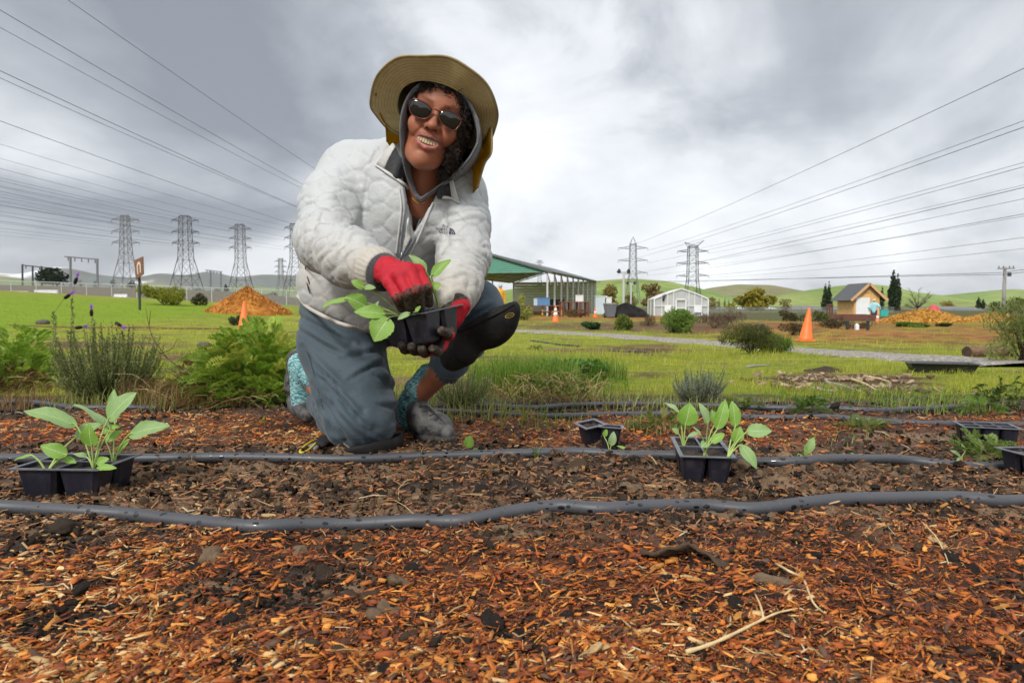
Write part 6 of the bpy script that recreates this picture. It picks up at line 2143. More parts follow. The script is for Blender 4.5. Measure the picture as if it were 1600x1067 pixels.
# ------------------------------------------------------------------ head frame
d0 = nrmz(ray(675, 200))
r0 = nrmz(np.cross(d0, (0, 0, 1))); u0 = np.cross(r0, d0)
ROLL, YAW = R(18), R(5)
hu = math.cos(ROLL) * u0 + math.sin(ROLL) * r0
hr = math.cos(ROLL) * r0 - math.sin(ROLL) * u0
hf = -d0
hf, hr = math.cos(YAW) * hf - math.sin(YAW) * hr, math.cos(YAW) * hr + math.sin(YAW) * hf
HO = P(675, 200, 1.715) - 0.085 * hf
HR = np.stack([hr, hf, hu], 1)
S_ = 1.0


def L(x, y, z):
    return HO + hr * x + hf * y + hu * z


def HP(px, py, yl):
    """on the line of sight, at face-depth yl of the head frame"""
    d = ray(px, py); c = np.array((0, 0, CAM_Z))
    return c + d * ((yl - (c - HO) @ hf) / (d @ hf))


# ------------------------------------------------------------------ limb points
PT = dict(
    chest=P(640, 322, 2.05), pelvis=P(562, 445, 2.20), neck=P(662, 288, 1.925),
    shR=P(545, 268, 2.00), elR=P(508, 378, 1.84), wrR=P(596, 424, 1.655),
    shL=P(718, 308, 1.95), elL=P(724, 402, 1.87), wrL=P(703, 486, 1.70),
    hipR=P(545, 478, 2.20), knR=P(563, 652, 1.96), anR=P(505, 620, 2.31),
    hipL=P(640, 482, 2.20), knL=P(744, 482, 1.915), hemL=P(690, 580, 2.05), anL=P(650, 622, 2.19))
g_ = PT


def hand(vx, wrist, knk, pip, tip, thumb, fat, k=0.007):
    for a, b, c in zip(knk, pip, tip):
        vx.cap(wrist, a, 0.021 + fat, 0.0125 + fat, 0.014)
        vx.cap(a, b, 0.0112 + fat, 0.0098 + fat, k)
        vx.cap(b, c, 0.0098 + fat, 0.0084 + fat, k * 0.6)
    vx.chain(thumb, [0.015 + fat, 0.0115 + fat, 0.0095 + fat], 0.008)


RH = dict(wrist=P(604, 424, 1.64),
          knk=[P(653, 424, 1.576), P(639, 421, 1.556), P(623, 429, 1.552), P(609, 441, 1.563)],
          pip=[P(666, 449, 1.554), P(653, 452, 1.534), P(637, 458, 1.531), P(621, 464, 1.544)],
          tip=[P(670, 473, 1.584), P(657, 481, 1.568), P(642, 484, 1.566), P(628, 481, 1.576)],
          thumb=[P(612, 440, 1.635), P(645, 452, 1.615), P(664, 472, 1.60)])
LH = dict(wrist=P(702, 494, 1.69),
          knk=[P(690, 540, 1.655), P(674, 547, 1.668), P(660, 547, 1.672), P(648, 545, 1.675)],
          pip=[P(684, 549, 1.612), P(664, 551, 1.612), P(648, 548, 1.615), P(633, 546, 1.62)],
          tip=[P(676, 545, 1.578), P(659, 546, 1.572), P(643, 542, 1.576), P(628, 540, 1.582)],
          thumb=[P(698, 512, 1.665), P(701, 523, 1.618), P(690, 517, 1.578)])

# ------------------------------------------------------------------ body: one continuous skin


def axis(lo, hi, f0, f1, fine, coarse):
    return np.concatenate([np.arange(lo, f0, coarse), np.arange(f0, f1, fine), np.arange(f1, hi, coarse)])


b = Vox(None, None, axes=[axis(-0.85, 0.12, HO[0] - 0.10, HO[0] + 0.10, 0.0025, 0.011),
                          axis(1.45, 2.56, HO[1] - 0.125, HO[1] + 0.115, 0.0028, 0.011),
                          axis(-0.03, 1.08, HO[2] - 0.145, HO[2] + 0.16, 0.0025, 0.011)])


def hell(c, r, k=0.015, op='add'):
    b.ell(L(*c), r, k, HR, op)


def hcap(a, c, ra, rb, k=0.01, op='add'):
    b.cap(L(*a), L(*c), ra, rb, k, op=op)


hell((0, -0.012, 0.055), (0.071, 0.090, 0.086))
hell((0, 0.010, -0.018), (0.0600, 0.072, 0.074), 0.03)
hell((0, 0.030, 0.066), (0.057, 0.050, 0.046), 0.03)
for s in (-1, 1):
    hcap((s * 0.041 - 0.002, 0.0, -0.040), (s * 0.023 - 0.005, 0.044, -0.074), 0.018, 0.016, 0.03)
    hcap((s * 0.023 - 0.005, 0.044, -0.074), (-0.006, 0.058, -0.081), 0.016, 0.0155, 0.03)
    hell((s * 0.038, 0.058, -0.003), (0.026, 0.024, 0.023), 0.02)
    hcap((s * 0.012, 0.074, 0.056), (s * 0.044, 0.060, 0.060), 0.0085, 0.007, 0.02)
    hell((s * 0.068, -0.010, 0.020), (0.008, 0.018, 0.030), 0.006)
hell((0, 0.060, -0.036), (0.034, 0.030, 0.030), 0.02)
hell((-0.006, 0.066, -0.084), (0.016, 0.014, 0.012), 0.02)
hcap((0, 0.078, 0.046), (0, 0.097, 0.009), 0.0075, 0.0105, 0.013)
hell((0, 0.1000, 0.005), (0.0125, 0.0115, 0.0100), 0.008)
for s in (-1, 1):
    hell((s * 0.0150, 0.0885, 0.0010), (0.0085, 0.0110, 0.0082), 0.006)
    hell((s * 0.0085, 0.0985, -0.0065), (0.0048, 0.0060, 0.0042), 0.003, 'cut')
    hell((s * 0.030, 0.088, 0.040), (0.016, 0.010, 0.011), 0.014, 'cut')
up = [(-0.0310, 0.0742, -0.0295), (-0.019, 0.0852, -0.0240), (-0.005, 0.0905, -0.0222), (0.005, 0.0905, -0.0222), (0.019, 0.0852, -0.0240), (0.0310, 0.0742, -0.0295)]
dn = [(-0.0310, 0.0742, -0.0305), (-0.019, 0.0838, -0.0440), (0, 0.0880, -0.0500), (0.019, 0.0838, -0.0440), (0.0310, 0.0742, -0.0305)]
for pts_, rr in ((up, (0.0030, 0.0046, 0.0050, 0.0050, 0.0046, 0.0030)), (dn, (0.0030, 0.0054, 0.0064, 0.0054, 0.0030))):
    for i in range(len(pts_) - 1):
        hcap(pts_[i], pts_[i + 1], rr[i], rr[i + 1], 0.004)
hell((0, 0.0890, -0.0325), (0.0275, 0.028, 0.0058), 0.002, 'cut')
hell((0, 0.0890, -0.0360), (0.0205, 0.028, 0.0068), 0.002, 'cut')
# neck, trunk and limbs (mostly inside the clothes)
b.cap(L(0, -0.030, -0.05), g_['neck'] + (0, 0.0, -0.035), 0.052, 0.056, 0.03)
b.cap(g_['neck'] + (0, 0.05, -0.05), g_['chest'], 0.075, 0.10, 0.03)
b.cap(g_['chest'], g_['pelvis'], 0.11, 0.12, 0.04)
b.cap(g_['shR'] + (0, 0, -0.01), g_['shL'] + (0, 0, -0.01), 0.055, 0.055, 0.04)
for s, h in (('R', RH), ('L', LH)):
    b.chain([g_['sh' + s], g_['el' + s], g_['wr' + s]], [0.052, 0.040, 0.026], 0.02)
    hand(b, **h, fat=-0.0022)
b.chain([g_['hipR'], g_['knR'], g_['anR'], P(480, 585, 2.385)], [0.10, 0.060, 0.034, 0.032], 0.02)
b.chain([g_['hipL'], g_['knL'], g_['hemL'], g_['anL']], [0.10, 0.058, 0.036, 0.033], 0.02)
b.chain([g_['anL'], P(645, 648, 2.22), P(698, 679, 2.11)], [0.033, 0.034, 0.02], 0.02)
b.chain([P(480, 585, 2.385), P(469, 566, 2.405), P(471, 628, 2.40)], [0.031, 0.031, 0.028], 0.02)
V, Fq = b.mesh()
V = smooth_mesh(V, Fq, 2, 0.4)
loc = (V - HO) @ HR
N = normals(V, Fq)


def seg2(xz, a, c):
    a, c = np.asarray(a), np.asarray(c); t = np.clip(((xz - a) @ (c - a)) / ((c - a) @ (c - a)), 0, 1)
    return np.linalg.norm(xz - a - t[:, None] * (c - a), axis=1)


xz = loc[:, (0, 2)]; front = sstep(0.035, 0.06, loc[:, 1])
disp = np.zeros(len(V))
for s in (-1, 1):
    disp -= 0.0032 * np.exp(-(seg2(xz, (s * 0.021, 0.0), (s * 0.040, -0.036)) / 0.0042) ** 2)
    disp -= 0.0014 * np.exp(-(seg2(xz, (s * 0.041, -0.036), (s * 0.036, -0.060)) / 0.004) ** 2)
    disp += 0.0016 * np.exp(-(seg2(xz, (s * 0.030, -0.012), (s * 0.050, -0.026)) / 0.008) ** 2)
disp -= 0.0022 * np.exp(-(seg2(xz, (-0.016, -0.060), (0.016, -0.060)) / 0.005) ** 2)
for zz_ in (0.078, 0.088):
    disp -= 0.0006 * np.exp(-((loc[:, 2] - zz_ - 0.002 * np.sin(loc[:, 0] * 90)) / 0.0016) ** 2) * (np.abs(loc[:, 0]) < 0.035)
V = V + N * (disp * front)[:, None]
col = np.tile((0.335, 0.122, 0.064), (len(V), 1))
lipd = np.minimum.reduce([seg2(xz, a[::2], c[::2]) for q in (up, dn) for a, c in zip(q[:-1], q[1:])])
lm = sstep(0.0085, 0.0045, lipd) * front
lower = sstep(-0.034, -0.038, loc[:, 2])
lipc = lerp((0.24, 0.080, 0.060), (0.40, 0.135, 0.11), lower)
col = col * (1 - lm[:, None]) + lipc * lm[:, None]
brow = np.minimum.reduce([seg2(xz, (s * 0.016, 0.0585), (s * 0.044, 0.0625)) for s in (-1, 1)])
col = lerp(col, np.zeros(3), 0.5 * sstep(0.005, 0.002, brow) * front) + np.array((0.03, 0.016, 0.01)) * (0.5 * sstep(0.005, 0.002, brow) * front)[:, None]
nost = np.minimum.reduce([np.linalg.norm(loc - (s * 0.0085, 0.0960, -0.005), axis=1) for s in (-1, 1)])
col = lerp(col, np.tile((0.03, 0.010, 0.008), (len(V), 1)), sstep(0.0075, 0.0045, nost))
inner = (np.abs(loc[:, 0]) < 0.031) & (np.abs(loc[:, 2] + 0.0345) < 0.010) & (loc[:, 1] < 0.0795 - 14 * loc[:, 0] ** 2) & (loc[:, 1] > 0.03)
col[inner] = (0.05, 0.012, 0.010)
warm = np.exp(-(np.minimum(np.hypot(xz[:, 0] - 0.04, xz[:, 1]), np.hypot(xz[:, 0] + 0.04, xz[:, 1])) / 0.02) ** 2) * front
col = col * (1 + 0.18 * warm[:, None] * np.array((1.0, 0.6, 0.5)))
body = obj('body', V, Fq, M['skin'], person, cols=col)

# teeth, one by one along the arch
for i in range(-4, 4):
    a = (i + 0.5) * 0.0068
    w = 0.00385 if abs(a) < 0.02 else 0.0036
    yy = 0.0860 - 8.5 * a * a
    h = 0.0152 - 10.0 * a * a
    sl = -15.0 * a
    vx = []
    for zq, sq in ((0, 0.96), (0.25, 1.0), (0.85, 1.0), (1.0, 0.95)):
        for cx, cy in ((-1, -0.6), (-0.82, 0.6), (0, 0.72), (0.82, 0.6), (1, -0.6)):
            q = L(a + cx * w * sq, yy + cy * 0.0026 * sq + sl * cx * w * 0.5, -0.0258 - zq * h - 3.0 * a * a)
            vx.append(q)
    rings = [vx[j * 5:(j + 1) * 5] for j in range(4)]
    V, Fc = loft(rings, True, True, True)
    obj('tooth', V, Fc, M['tooth_enamel'], body)
tg = []
for a in np.linspace(-0.02, 0.02, 7):
    tg.append([L(a, 0.074 - 8 * a * a + q, -0.036 - 0.009 * (1 - (a / 0.024) ** 2) * 0.6) for q in (-0.012, 0, 0.005)])
V, Fc = sheet(np.array(tg), 0.006)
obj('tongue', V, Fc, M['mouth_inside'], body)

# ------------------------------------------------------------------ hair
hv = Vox(HO - 0.17, HO + 0.17, 0.004)
for c, r in (((0.066, 0.018, 0.030), (0.023, 0.044, 0.080)), ((0.068, 0.030, -0.030), (0.018, 0.032, 0.046)), ((0.006, 0.036, 0.112), (0.060, 0.038, 0.026)),
             ((-0.066, 0.025, 0.055), (0.014, 0.032, 0.055)), ((0.002, 0.058, 0.106), (0.048, 0.022, 0.014)), ((-0.050, 0.050, 0.088), (0.014, 0.022, 0.026)), ((0.043, 0.042, 0.086), (0.026, 0.028, 0.030)), ((0, -0.02, 0.070), (0.072, 0.080, 0.078)), ((0.078, -0.010, 0.010), (0.018, 0.050, 0.095)), ((0.060, 0.000, -0.060), (0.022, 0.040, 0.050))):
    hv.ell(L(*c), r, 0.012, HR)
V, Fq = hv.mesh()
N = normals(V, Fq)
V = V + N * (0.0075 * fbm(V[:, 0] * 75, V[:, 1] * 75, V[:, 2] * 75, octaves=3, seed=90))[:, None]
hair = MB()
hair.add(V, [tuple(f) for f in Fq], np.tile((0.016, 0.010, 0.008), (len(V), 1)))
hl = (V - HO) @ HR
cand = np.where((hl[:, 1] > 0.020) & (hl[:, 0] > 0.048) & (hl[:, 0] < 0.082 - 0.16 * np.maximum(0, hl[:, 2] - 0.02)) & (hl[:, 2] < 0.08) | (hl[:, 1] > 0.055) & (hl[:, 2] > 0.082) & (hl[:, 2] < 0.102) & (np.abs(hl[:, 0]) < 0.052))[0]
for q in RNG.choice(cand, 470):
    p0 = V[q]; n = N[q]
    tdir_ = nrmz(-hu * random.uniform(0.4, 1.2) + RNG.normal(0, 0.45, 3))
    e1 = nrmz(np.cross(tdir_, n)); e2 = np.cross(e1, tdir_)
    rr = random.uniform(0.0018, 0.0038); turns = random.uniform(1.5, 3.2); ln = random.uniform(0.014, 0.034)
    tt = np.linspace(0, 1, 20)
    pts = p0 + n * 0.002 + np.outer(tt * ln, tdir_) + rr * (np.outer(np.cos(tt * turns * 6.28), e1) + np.outer(np.sin(tt * turns * 6.28), e2))
    lx = hl[q]
    br = lx[0] > 0.06 and random.random() < 0.55
    cc = (0.11, 0.050, 0.022) if br and random.random() < 0.35 else ((0.035, 0.018, 0.011) if br else (0.016, 0.011, 0.009))
    hair.tube(pts, np.linspace(0.0009, 0.0005, 20), 4, cc, caps=False)
hair.build('hair', M['hair'], person, smooth=True, usecol=True)

# ------------------------------------------------------------------ jacket
j = Vox((-0.84, 1.52, 0.22), (0.02, 2.48, 0.94), 0.0050)
j.cap(g_['pelvis'] + (0.012, -0.01, 0.005), g_['chest'] - (0, 0.035, 0), 0.185, 0.160, 0.05, flat=((0.1, 1, 0.4), 1.12))
j.cap(P(575, 300, 2.03), P(690, 322, 1.985), 0.125, 0.115, 0.06)
j.cap(P(553, 268, 2.0), P(715, 303, 1.955), 0.077, 0.069, 0.05)
j.cap(P(610, 262, 1.96), P(700, 288, 1.93), 0.075, 0.068, 0.05)
j.cap(P(540, 448, 2.125), P(604, 462, 2.085), 0.145, 0.142, 0.05)
j.cap(P(640, 335, 1.995), P(606, 412, 2.055), 0.145, 0.15, 0.06)
# hem: open below
hp = P(520, 497, 2.05); e1 = P(573, 521, 1.98) - P(468, 470, 2.10); hn = np.cross(e1, (0.1, 1.0, 0.02)); hn = hn if hn[2] < 0 else -hn
j.halfspace(hp, hn, 0.02)
# sleeves, baggy at the elbow and gathered at the wrist
j.chain([P(548, 275, 2.0), P(522, 320, 1.93), g_['elR'] + (0.004, 0, 0), P(548, 404, 1.755), P(580, 419, 1.69)], [0.093, 0.089, 0.080, 0.072, 0.054], 0.03)
j.chain([P(716, 306, 1.955), P(726, 350, 1.91), g_['elL'], P(714, 445, 1.775), P(702, 476, 1.715)], [0.080, 0.068, 0.070, 0.063, 0.050], 0.026)
# the open front: a narrow V
sl, p = j._sub((-0.4, 1.6, 0.5), (-0.12, 1.93, 0.9))
ppx, ppy = to_px(p[..., 0], p[..., 1], p[..., 2])
tri = [(631, 284), (682, 304), (646, 366)]
dd = np.full(ppx.shape, -9e9)
for (ax_, ay_), (bx_, by_) in zip(tri, tri[1:] + tri[:1]):
    nx_, ny_ = (by_ - ay_), -(bx_ - ax_); ll = math.hypot(nx_, ny_)
    dd = np.maximum(dd, ((ppx - ax_) * nx_ + (ppy - ay_) * ny_) / ll)
j.put(sl, np.maximum(dd * 0.0017, p[..., 1] - 1.93).astype(np.float32), 0.006, 'cut')
# neck hole
j.cap(L(0, -0.03, -0.06), g_['neck'] + (0, 0.0, -0.025), 0.078, 0.056, 0.012, op='cut')
V, Fq = j.mesh()
V = smooth_mesh(V, Fq, 2)
N = normals(V, Fq)


def limb_coords(A, B, C, rad):
    """length along a bent limb, angle round it, and nearness"""
    best = np.full(len(V), 9.0); s_o = np.zeros(len(V)); a_o = np.zeros(len(V)); acc = 0.0
    for a, c in ((A, B), (B, C)):
        t_ = nrmz(c - a); ll = np.linalg.norm(c - a)
        s_ = np.clip((V - a) @ t_, 0, ll); q = V - a - np.outer(s_, t_); d = np.linalg.norm(q, axis=1)
        e1 = nrmz(np.cross(t_, (0, 1, 0.2))); e2 = np.cross(t_, e1)
        m_ = d < best
        best = np.where(m_, d, best); s_o = np.where(m_, acc + s_, s_o); a_o = np.where(m_, np.arctan2(q @ e2, q @ e1) * rad, a_o); acc += ll
    return best, s_o, a_o


dR, sR, aR = limb_coords(P(540, 272, 2.0), g_['elR'], P(592, 422, 1.66), 0.085)
dL, sL, aL = limb_coords(P(722, 305, 1.95), g_['elL'], P(702, 478, 1.71), 0.07)
isR = (dR < 0.115) & (V[:, 0] < -0.235 - 0.25 * (V[:, 1] - 1.65)); isL = (dL < 0.085) & (V[:, 0] > -0.185 - 0.1 * (V[:, 2] - 0.5))
qs = np.where(isR, sR, np.where(isL, sL, (V[:, 2] - 0.3) * 0.97 - 0.15 * V[:, 0])); qt = np.where(isR, aR, np.where(isL, aL, V[:, 0] + 0.35 * V[:, 1]))
qs = qs + 0.006 * fbm(V[:, 0] * 9, V[:, 1] * 9, V[:, 2] * 9, octaves=2, seed=15)
wv_ = 0.30 * np.sin(2 * math.pi * qt / 0.105)
ph1, ph2 = qs / 0.060 + wv_, qs / 0.060 - wv_ + 0.5
seam = np.minimum(np.abs(ph1 - np.round(ph1)), np.abs(ph2 - np.round(ph2))) * 0.060
quilt = 0.0024 * (1 - np.exp(-(seam / 0.0048) ** 1.3)) - 0.0018
quilt += 0.0009 * fbm(V[:, 0] * 60, V[:, 1] * 60, V[:, 2] * 60, octaves=2, seed=19) * np.exp(-(seam / 0.008) ** 2)
seam = seam / 0.03
fold = np.zeros(len(V))
# sleeve creases run round the arm
for a, c, rad, fr, am in ((P(522, 300, 1.96), g_['elR'], 0.15, 0.042, 0.0045), (g_['elR'], P(588, 421, 1.67), 0.12, 0.034, 0.0065), (g_['shL'], g_['elL'], 0.12, 0.036, 0.005), (g_['elL'], P(702, 478, 1.71), 0.10, 0.030, 0.006)):
    t_ = nrmz(c - a); ll = np.linalg.norm(c - a)
    s_ = (V - a) @ t_; rd = np.linalg.norm(V - a - np.outer(s_, t_), axis=1)
    w = sstep(rad, rad * 0.6, rd) * sstep(-0.03, 0.03, s_) * sstep(ll + 0.03, ll - 0.01, s_)
    ph = s_ / fr + 1.4 * fbm(V[:, 0] * 14, V[:, 1] * 14, V[:, 2] * 14, octaves=2, seed=12)
    fold += w * am * (np.abs(np.sin(ph * math.pi)) ** 0.7 - 0.55)
# soft drag lines over the trunk
tn = fbm(V[:, 0] * 16 + V[:, 2] * 3, V[:, 1] * 9, V[:, 2] * 5 - V[:, 0] * 4, octaves=3, seed=33)
fold += 0.008 * (np.abs(tn) - 0.25)
for pl_ in (((588, 232), (578, 262), (572, 300), (568, 335), (560, 372)), ((700, 318), (697, 345), (702, 375), (690, 408), (684, 430))):
    cv = np.array([P(a, c, 1.88) for a, c in pl_]); cv = spline(cv, 40)
    dm = np.min(np.linalg.norm(V[:, None, (0, 2)] - cv[None][:, :, (0, 2)], axis=2), axis=1)
    fold += -0.007 * np.exp(-(dm / 0.006) ** 2) * (V[:, 1] < 2.0)
V = V + N * (quilt + fold)[:, None]
vx_, vy_ = to_px(V[:, 0], V[:, 1], V[:, 2])
dirt = sstep(0.0, 0.5, fbm(V[:, 0] * 9, V[:, 1] * 9, V[:, 2] * 9, octaves=4, seed=44) + 0.5) * sstep(0.72, 0.45, V[:, 2])
cuffd = np.maximum(sstep(0.11, 0.03, np.linalg.norm(V - g_['wrR'], axis=1)), sstep(0.10, 0.03, np.linalg.norm(V - g_['wrL'], axis=1)))
jc = lerp((0.48, 0.50, 0.51), (0.46, 0.425, 0.37), np.clip(0.6 * dirt + 0.55 * cuffd, 0, 1))
jc = jc * (1 - 0.28 * np.exp(-(seam / 0.07) ** 2) * sstep(-0.1, 0.3, fbm(V[:, 0] * 8, V[:, 1] * 8, V[:, 2] * 8, octaves=2, seed=3)))[:, None]
jacket = obj('jacket', V, Fq, M['jacket_shell'], person, cols=jc)
JT = bvh(V, Fq)


def J(px, py, off=0.0):
    return cast(JT, px, py, off)


def line(pxs, n, off, tree=None):
    return spline([cast(tree or JT, a, c, off) for a, c in pxs], n)


JW = np.array((0.62, 0.625, 0.605))
# hem band, zip plackets, collar
V, Fc = tube_geo(line(((466, 462), (480, 478), (500, 491), (525, 503), (550, 511), (572, 517)), 40, 0.002), 0.0055, 8)
obj('hem_band', V, Fc, M['jacket_shell'], jacket, cols=np.tile((0.52, 0.48, 0.42), (len(V), 1)))


def ribbon(name, pxa, pxb, off, thick, mat, n=30, col=None, m=4):
    a = line(pxa, n, off); c = line(pxb, n, off)
    g = np.stack([a * (1 - t) + c * t for t in np.linspace(0, 1, m)], 0)
    V, Fc = sheet(g, thick)
    return obj(name, V, Fc, mat, jacket, cols=None if col is None else np.tile(col, (len(V), 1)))


ZL = ((630, 294), (633, 318), (632, 340), (629, 365), (625, 396))
ZR = ((671, 316), (664, 332), (657, 348), (646, 374), (633, 398))
ribbon('placket', ((633, 292), (637, 318), (637, 342), (634, 366), (627, 398)), ((641, 306), (646, 322), (646, 352), (641, 372), (629, 399)), 0.003, 0.004, M['jacket_shell'], col=JW * 0.96)
for zz in (ZL, ZR):
    pts = line(zz, 44, 0.0045)
    V, Fc = tube_geo(pts, 0.0022, 6)
    zp = obj('zip_tape', V, Fc, M['grey_fleece'], jacket)
    mb = MB()
    for k in range(1, 43):
        mb.bar(pts[k] - (0.0030, 0, 0.0004), pts[k] + (0.0030, 0, 0.0004), 0.0022, 0.0014)
    tag(mb.build('zip_teeth', M['zip_metal'], zp), kind='stuff')
for zz, s in ((ZL, -1), (ZR, 1)):
    pts = line([(a + 6 * s, c + 1) for a, c in zz], 40, 0.002)
    V, Fc = tube_geo(pts, 0.0030, 6)
    obj('zip_welt', V, Fc, M['jacket_shell'], jacket, cols=np.tile(JW * 0.97, (len(V), 1)))
V, Fc = tube_geo([J(628, 392, 0.006), J(626, 399, 0.010), J(625, 406, 0.012)], (0.003, 0.0042, 0.0025), 6)
obj('zip_pull', V, Fc, M['zip_metal'], jacket)


def flap(name, lower, upper, lift, mat, thick=0.005, n=10, col=None):
    a = spline([J(x_, y_, 0.004) for x_, y_ in lower], n)
    c = np.array([J(x_, y_, 0.004) for x_, y_ in lower])
    ub = []
    for k, (x_, y_) in enumerate(upper):
        base = c[min(k, len(c) - 1)]
        ub.append(P(x_, y_, base[1] + lift))
    ub = spline(ub, n)
    g = np.stack([a * (1 - t) + ub * t + np.array((0, -0.006, 0)) * math.sin(t * math.pi) for t in np.linspace(0, 1, 6)], 0)
    V, Fc = sheet(g, thick)
    return obj(name, V, Fc, mat, jacket, cols=None if col is None else np.tile(col, (len(V), 1)))


flap('collar_lining', ((600, 265), (612, 273), (623, 282), (633, 291)), ((616, 226), (622, 240), (628, 254), (635, 268)), -0.020, M['charcoal_fleece'])
flap('collar', ((588, 259), (592, 261), (596, 264), (601, 267)), ((614, 224), (616, 225), (617, 227), (618, 230)), -0.026, M['jacket_shell'], col=JW)
flap('collar_lining', ((674, 312), (686, 311), (697, 309), (708, 309)), ((675, 306), (686, 294), (695, 285), (703, 279)), -0.022, M['charcoal_fleece'])
flap('collar', ((707, 310), (710, 312), (714, 315), (718, 317)), ((702, 277), (704, 278), (706, 281), (708, 284)), -0.027, M['jacket_shell'], col=JW)
for pl_ in (((587, 259), (600, 267), (615, 277), (631, 292), (641, 306)), ((719, 317), (706, 311), (690, 310), (676, 314), (668, 321))):
    pts = line(pl_, 30, 0.006)
    V, Fc = tube_geo(pts, 0.0042 * np.sin(np.linspace(0.35, 2.9, 30)) ** 0.5, 7)
    obj('collar_edge', V, Fc, M['jacket_shell'], jacket, cols=np.tile(JW, (len(V), 1)))
# hand pocket with dangling pull
V, Fc = tube_geo(line(((476, 404), (478, 420), (481, 434), (484, 444)), 16, 0.0008), 0.0019, 6)
pk = obj('pocket_zip', V, Fc, M['brown_knit'], jacket)
V, Fc = tube_geo([J(482, 442, 0.006), J(485, 450, 0.008), J(488, 458, 0.008)], (0.0016, 0.0022, 0.0012), 6)
obj('pull_cord', V, Fc, M['brown_knit'], pk)

# cuffs: gathered pale band, dark knit inside it


def cuff(name, a, c, ra, rc, mat, ribs, col=None, amp=0.0022, n=72, m=9):
    t_ = nrmz(c - a); e1 = nrmz(np.cross(t_, (0, 0.3, 1))); e2 = np.cross(t_, e1)
    rings = []
    for k in range(m):
        s = k / (m - 1); th = np.linspace(0, 2 * math.pi, n, endpoint=False)
        rad = (ra + (rc - ra) * s) + 0.0035 * math.sin(s * math.pi) + amp * np.cos(th * ribs + 0.8 * np.sin(3 * th)) * math.sin(math.pi * (0.15 + 0.7 * s))
        rings.append(a + t_ * np.linalg.norm(c - a) * s + np.outer(rad * np.cos(th), e1) + np.outer(rad * np.sin(th), e2))
    inner = [a + t_ * np.linalg.norm(c - a) * s + (rings[-1 if s else 0] - (a + t_ * np.linalg.norm(c - a) * s)) * 0.88 for s in (1, 0)]
    V, Fc = loft(rings + inner, True)
    return obj(name, V, Fc, mat, jacket, cols=None if col is None else np.tile(col, (len(V), 1)))


cuff('cuff', P(582, 418, 1.685), P(597, 425, 1.660), 0.0535, 0.049, M['jacket_shell'], 26, (0.47, 0.44, 0.39))
cuff('cuff_lining', P(592, 423, 1.668), P(606, 428, 1.646), 0.0445, 0.0425, M['charcoal_fleece'], 30, amp=0.001)
cuff('cuff', P(703, 470, 1.728), P(702, 487, 1.706), 0.047, 0.045, M['jacket_shell'], 24, (0.55, 0.515, 0.46))

# chest print: three lines of small capitals beside a quarter dome of three bands
o_ = bpy.data.curves.new('print', 'FONT')


def text_mesh(body_, size, align='LEFT', line_=0.86):
    cu = bpy.data.curves.new('lettering', 'FONT')
    cu.body = body_; cu.size = size; cu.align_x = align; cu.space_line = line_; cu.resolution_u = 2
    ob = bpy.data.objects.new('lettering', cu); COL.objects.link(ob)
    bpy.context.view_layer.update()
    me = bpy.data.meshes.new_from_object(ob.evaluated_get(bpy.context.evaluated_depsgraph_get()))
    V = np.array([v.co[:] for v in me.vertices]); Fc = [tuple(p.vertices) for p in me.polygons]
    bpy.data.objects.remove(ob); bpy.data.meshes.remove(me)
    return V, Fc


bpy.data.curves.remove(o_)


def stuck(name, V2, Fc, tree, cx, cy, scale, rot, off, mat, parent, back=0.0008):
    """flat print laid onto the cloth round photograph point cx, cy: V2 in units of scale photograph pixels"""
    ca, sa = math.cos(rot), math.sin(rot)
    P3 = [cast(tree, cx + scale * (v[0] * ca - v[1] * sa), cy - scale * (v[0] * sa + v[1] * ca), off) for v in V2]
    return obj(name, np.array(P3), Fc, mat, parent, smooth=False)


V2, Fc = text_mesh("THE\nNORTH\nFACE", 1.0, 'RIGHT')
stuck('chest_lettering', V2, Fc, JT, 701.5, 357.0, 5.9, R(-9), 0.0022, M['navy_thread'], jacket)
Va, Fa = [], []
for k, (ra, rb) in enumerate(((0.0, 0.42), (0.52, 0.70), (0.80, 1.0))):
    nn = 14; o0 = len(Va)
    for i in range(nn + 1):
        a_ = math.pi / 2 * i / nn
        Va += [(1 - ra * math.cos(a_) if False else -1 + 1 * 0 + (1 - math.cos(a_) * 0) * 0 + rb * math.sin(a_), rb * math.cos(a_)), (-1 + ra * math.sin(a_), ra * math.cos(a_))]
    for i in range(nn):
        q = o0 + 2 * i
        Fa.append((q, q + 2, q + 3, q + 1))
Va = np.array([(1.0 + x_, y_ - 0.5, 0) for x_, y_ in Va])
stuck('chest_emblem', Va, Fa, JT, 703.0, 361.5, 9.0, R(-9), 0.0022, M['navy_thread'], jacket)

# ------------------------------------------------------------------ shirt and necklace inside the V
g = []
for i in range(9):
    row = []
    for k in range(8):
        row.append(P(628 + 8 * k, 300 + 7.5 * i, 1.905 + 0.010 * ((k - 3.5) / 3.5) ** 2 + 0.0012 * i + (0.03 if i == 0 else 0)))
    g.append(row)
V, Fc = sheet(np.array(g), 0.006)
obj('shirt', V, Fc, M['brown_knit'], person)
V, Fc = tube_geo(spline([P(a, c, y_) for a, c, y_ in ((644, 309, 1.868), (650, 316, 1.866), (657, 318.5, 1.866), (664, 316, 1.868), (670, 309, 1.872))], 24), 0.0012, 6)
obj('necklace', V, Fc, M['gold_wire'], person)

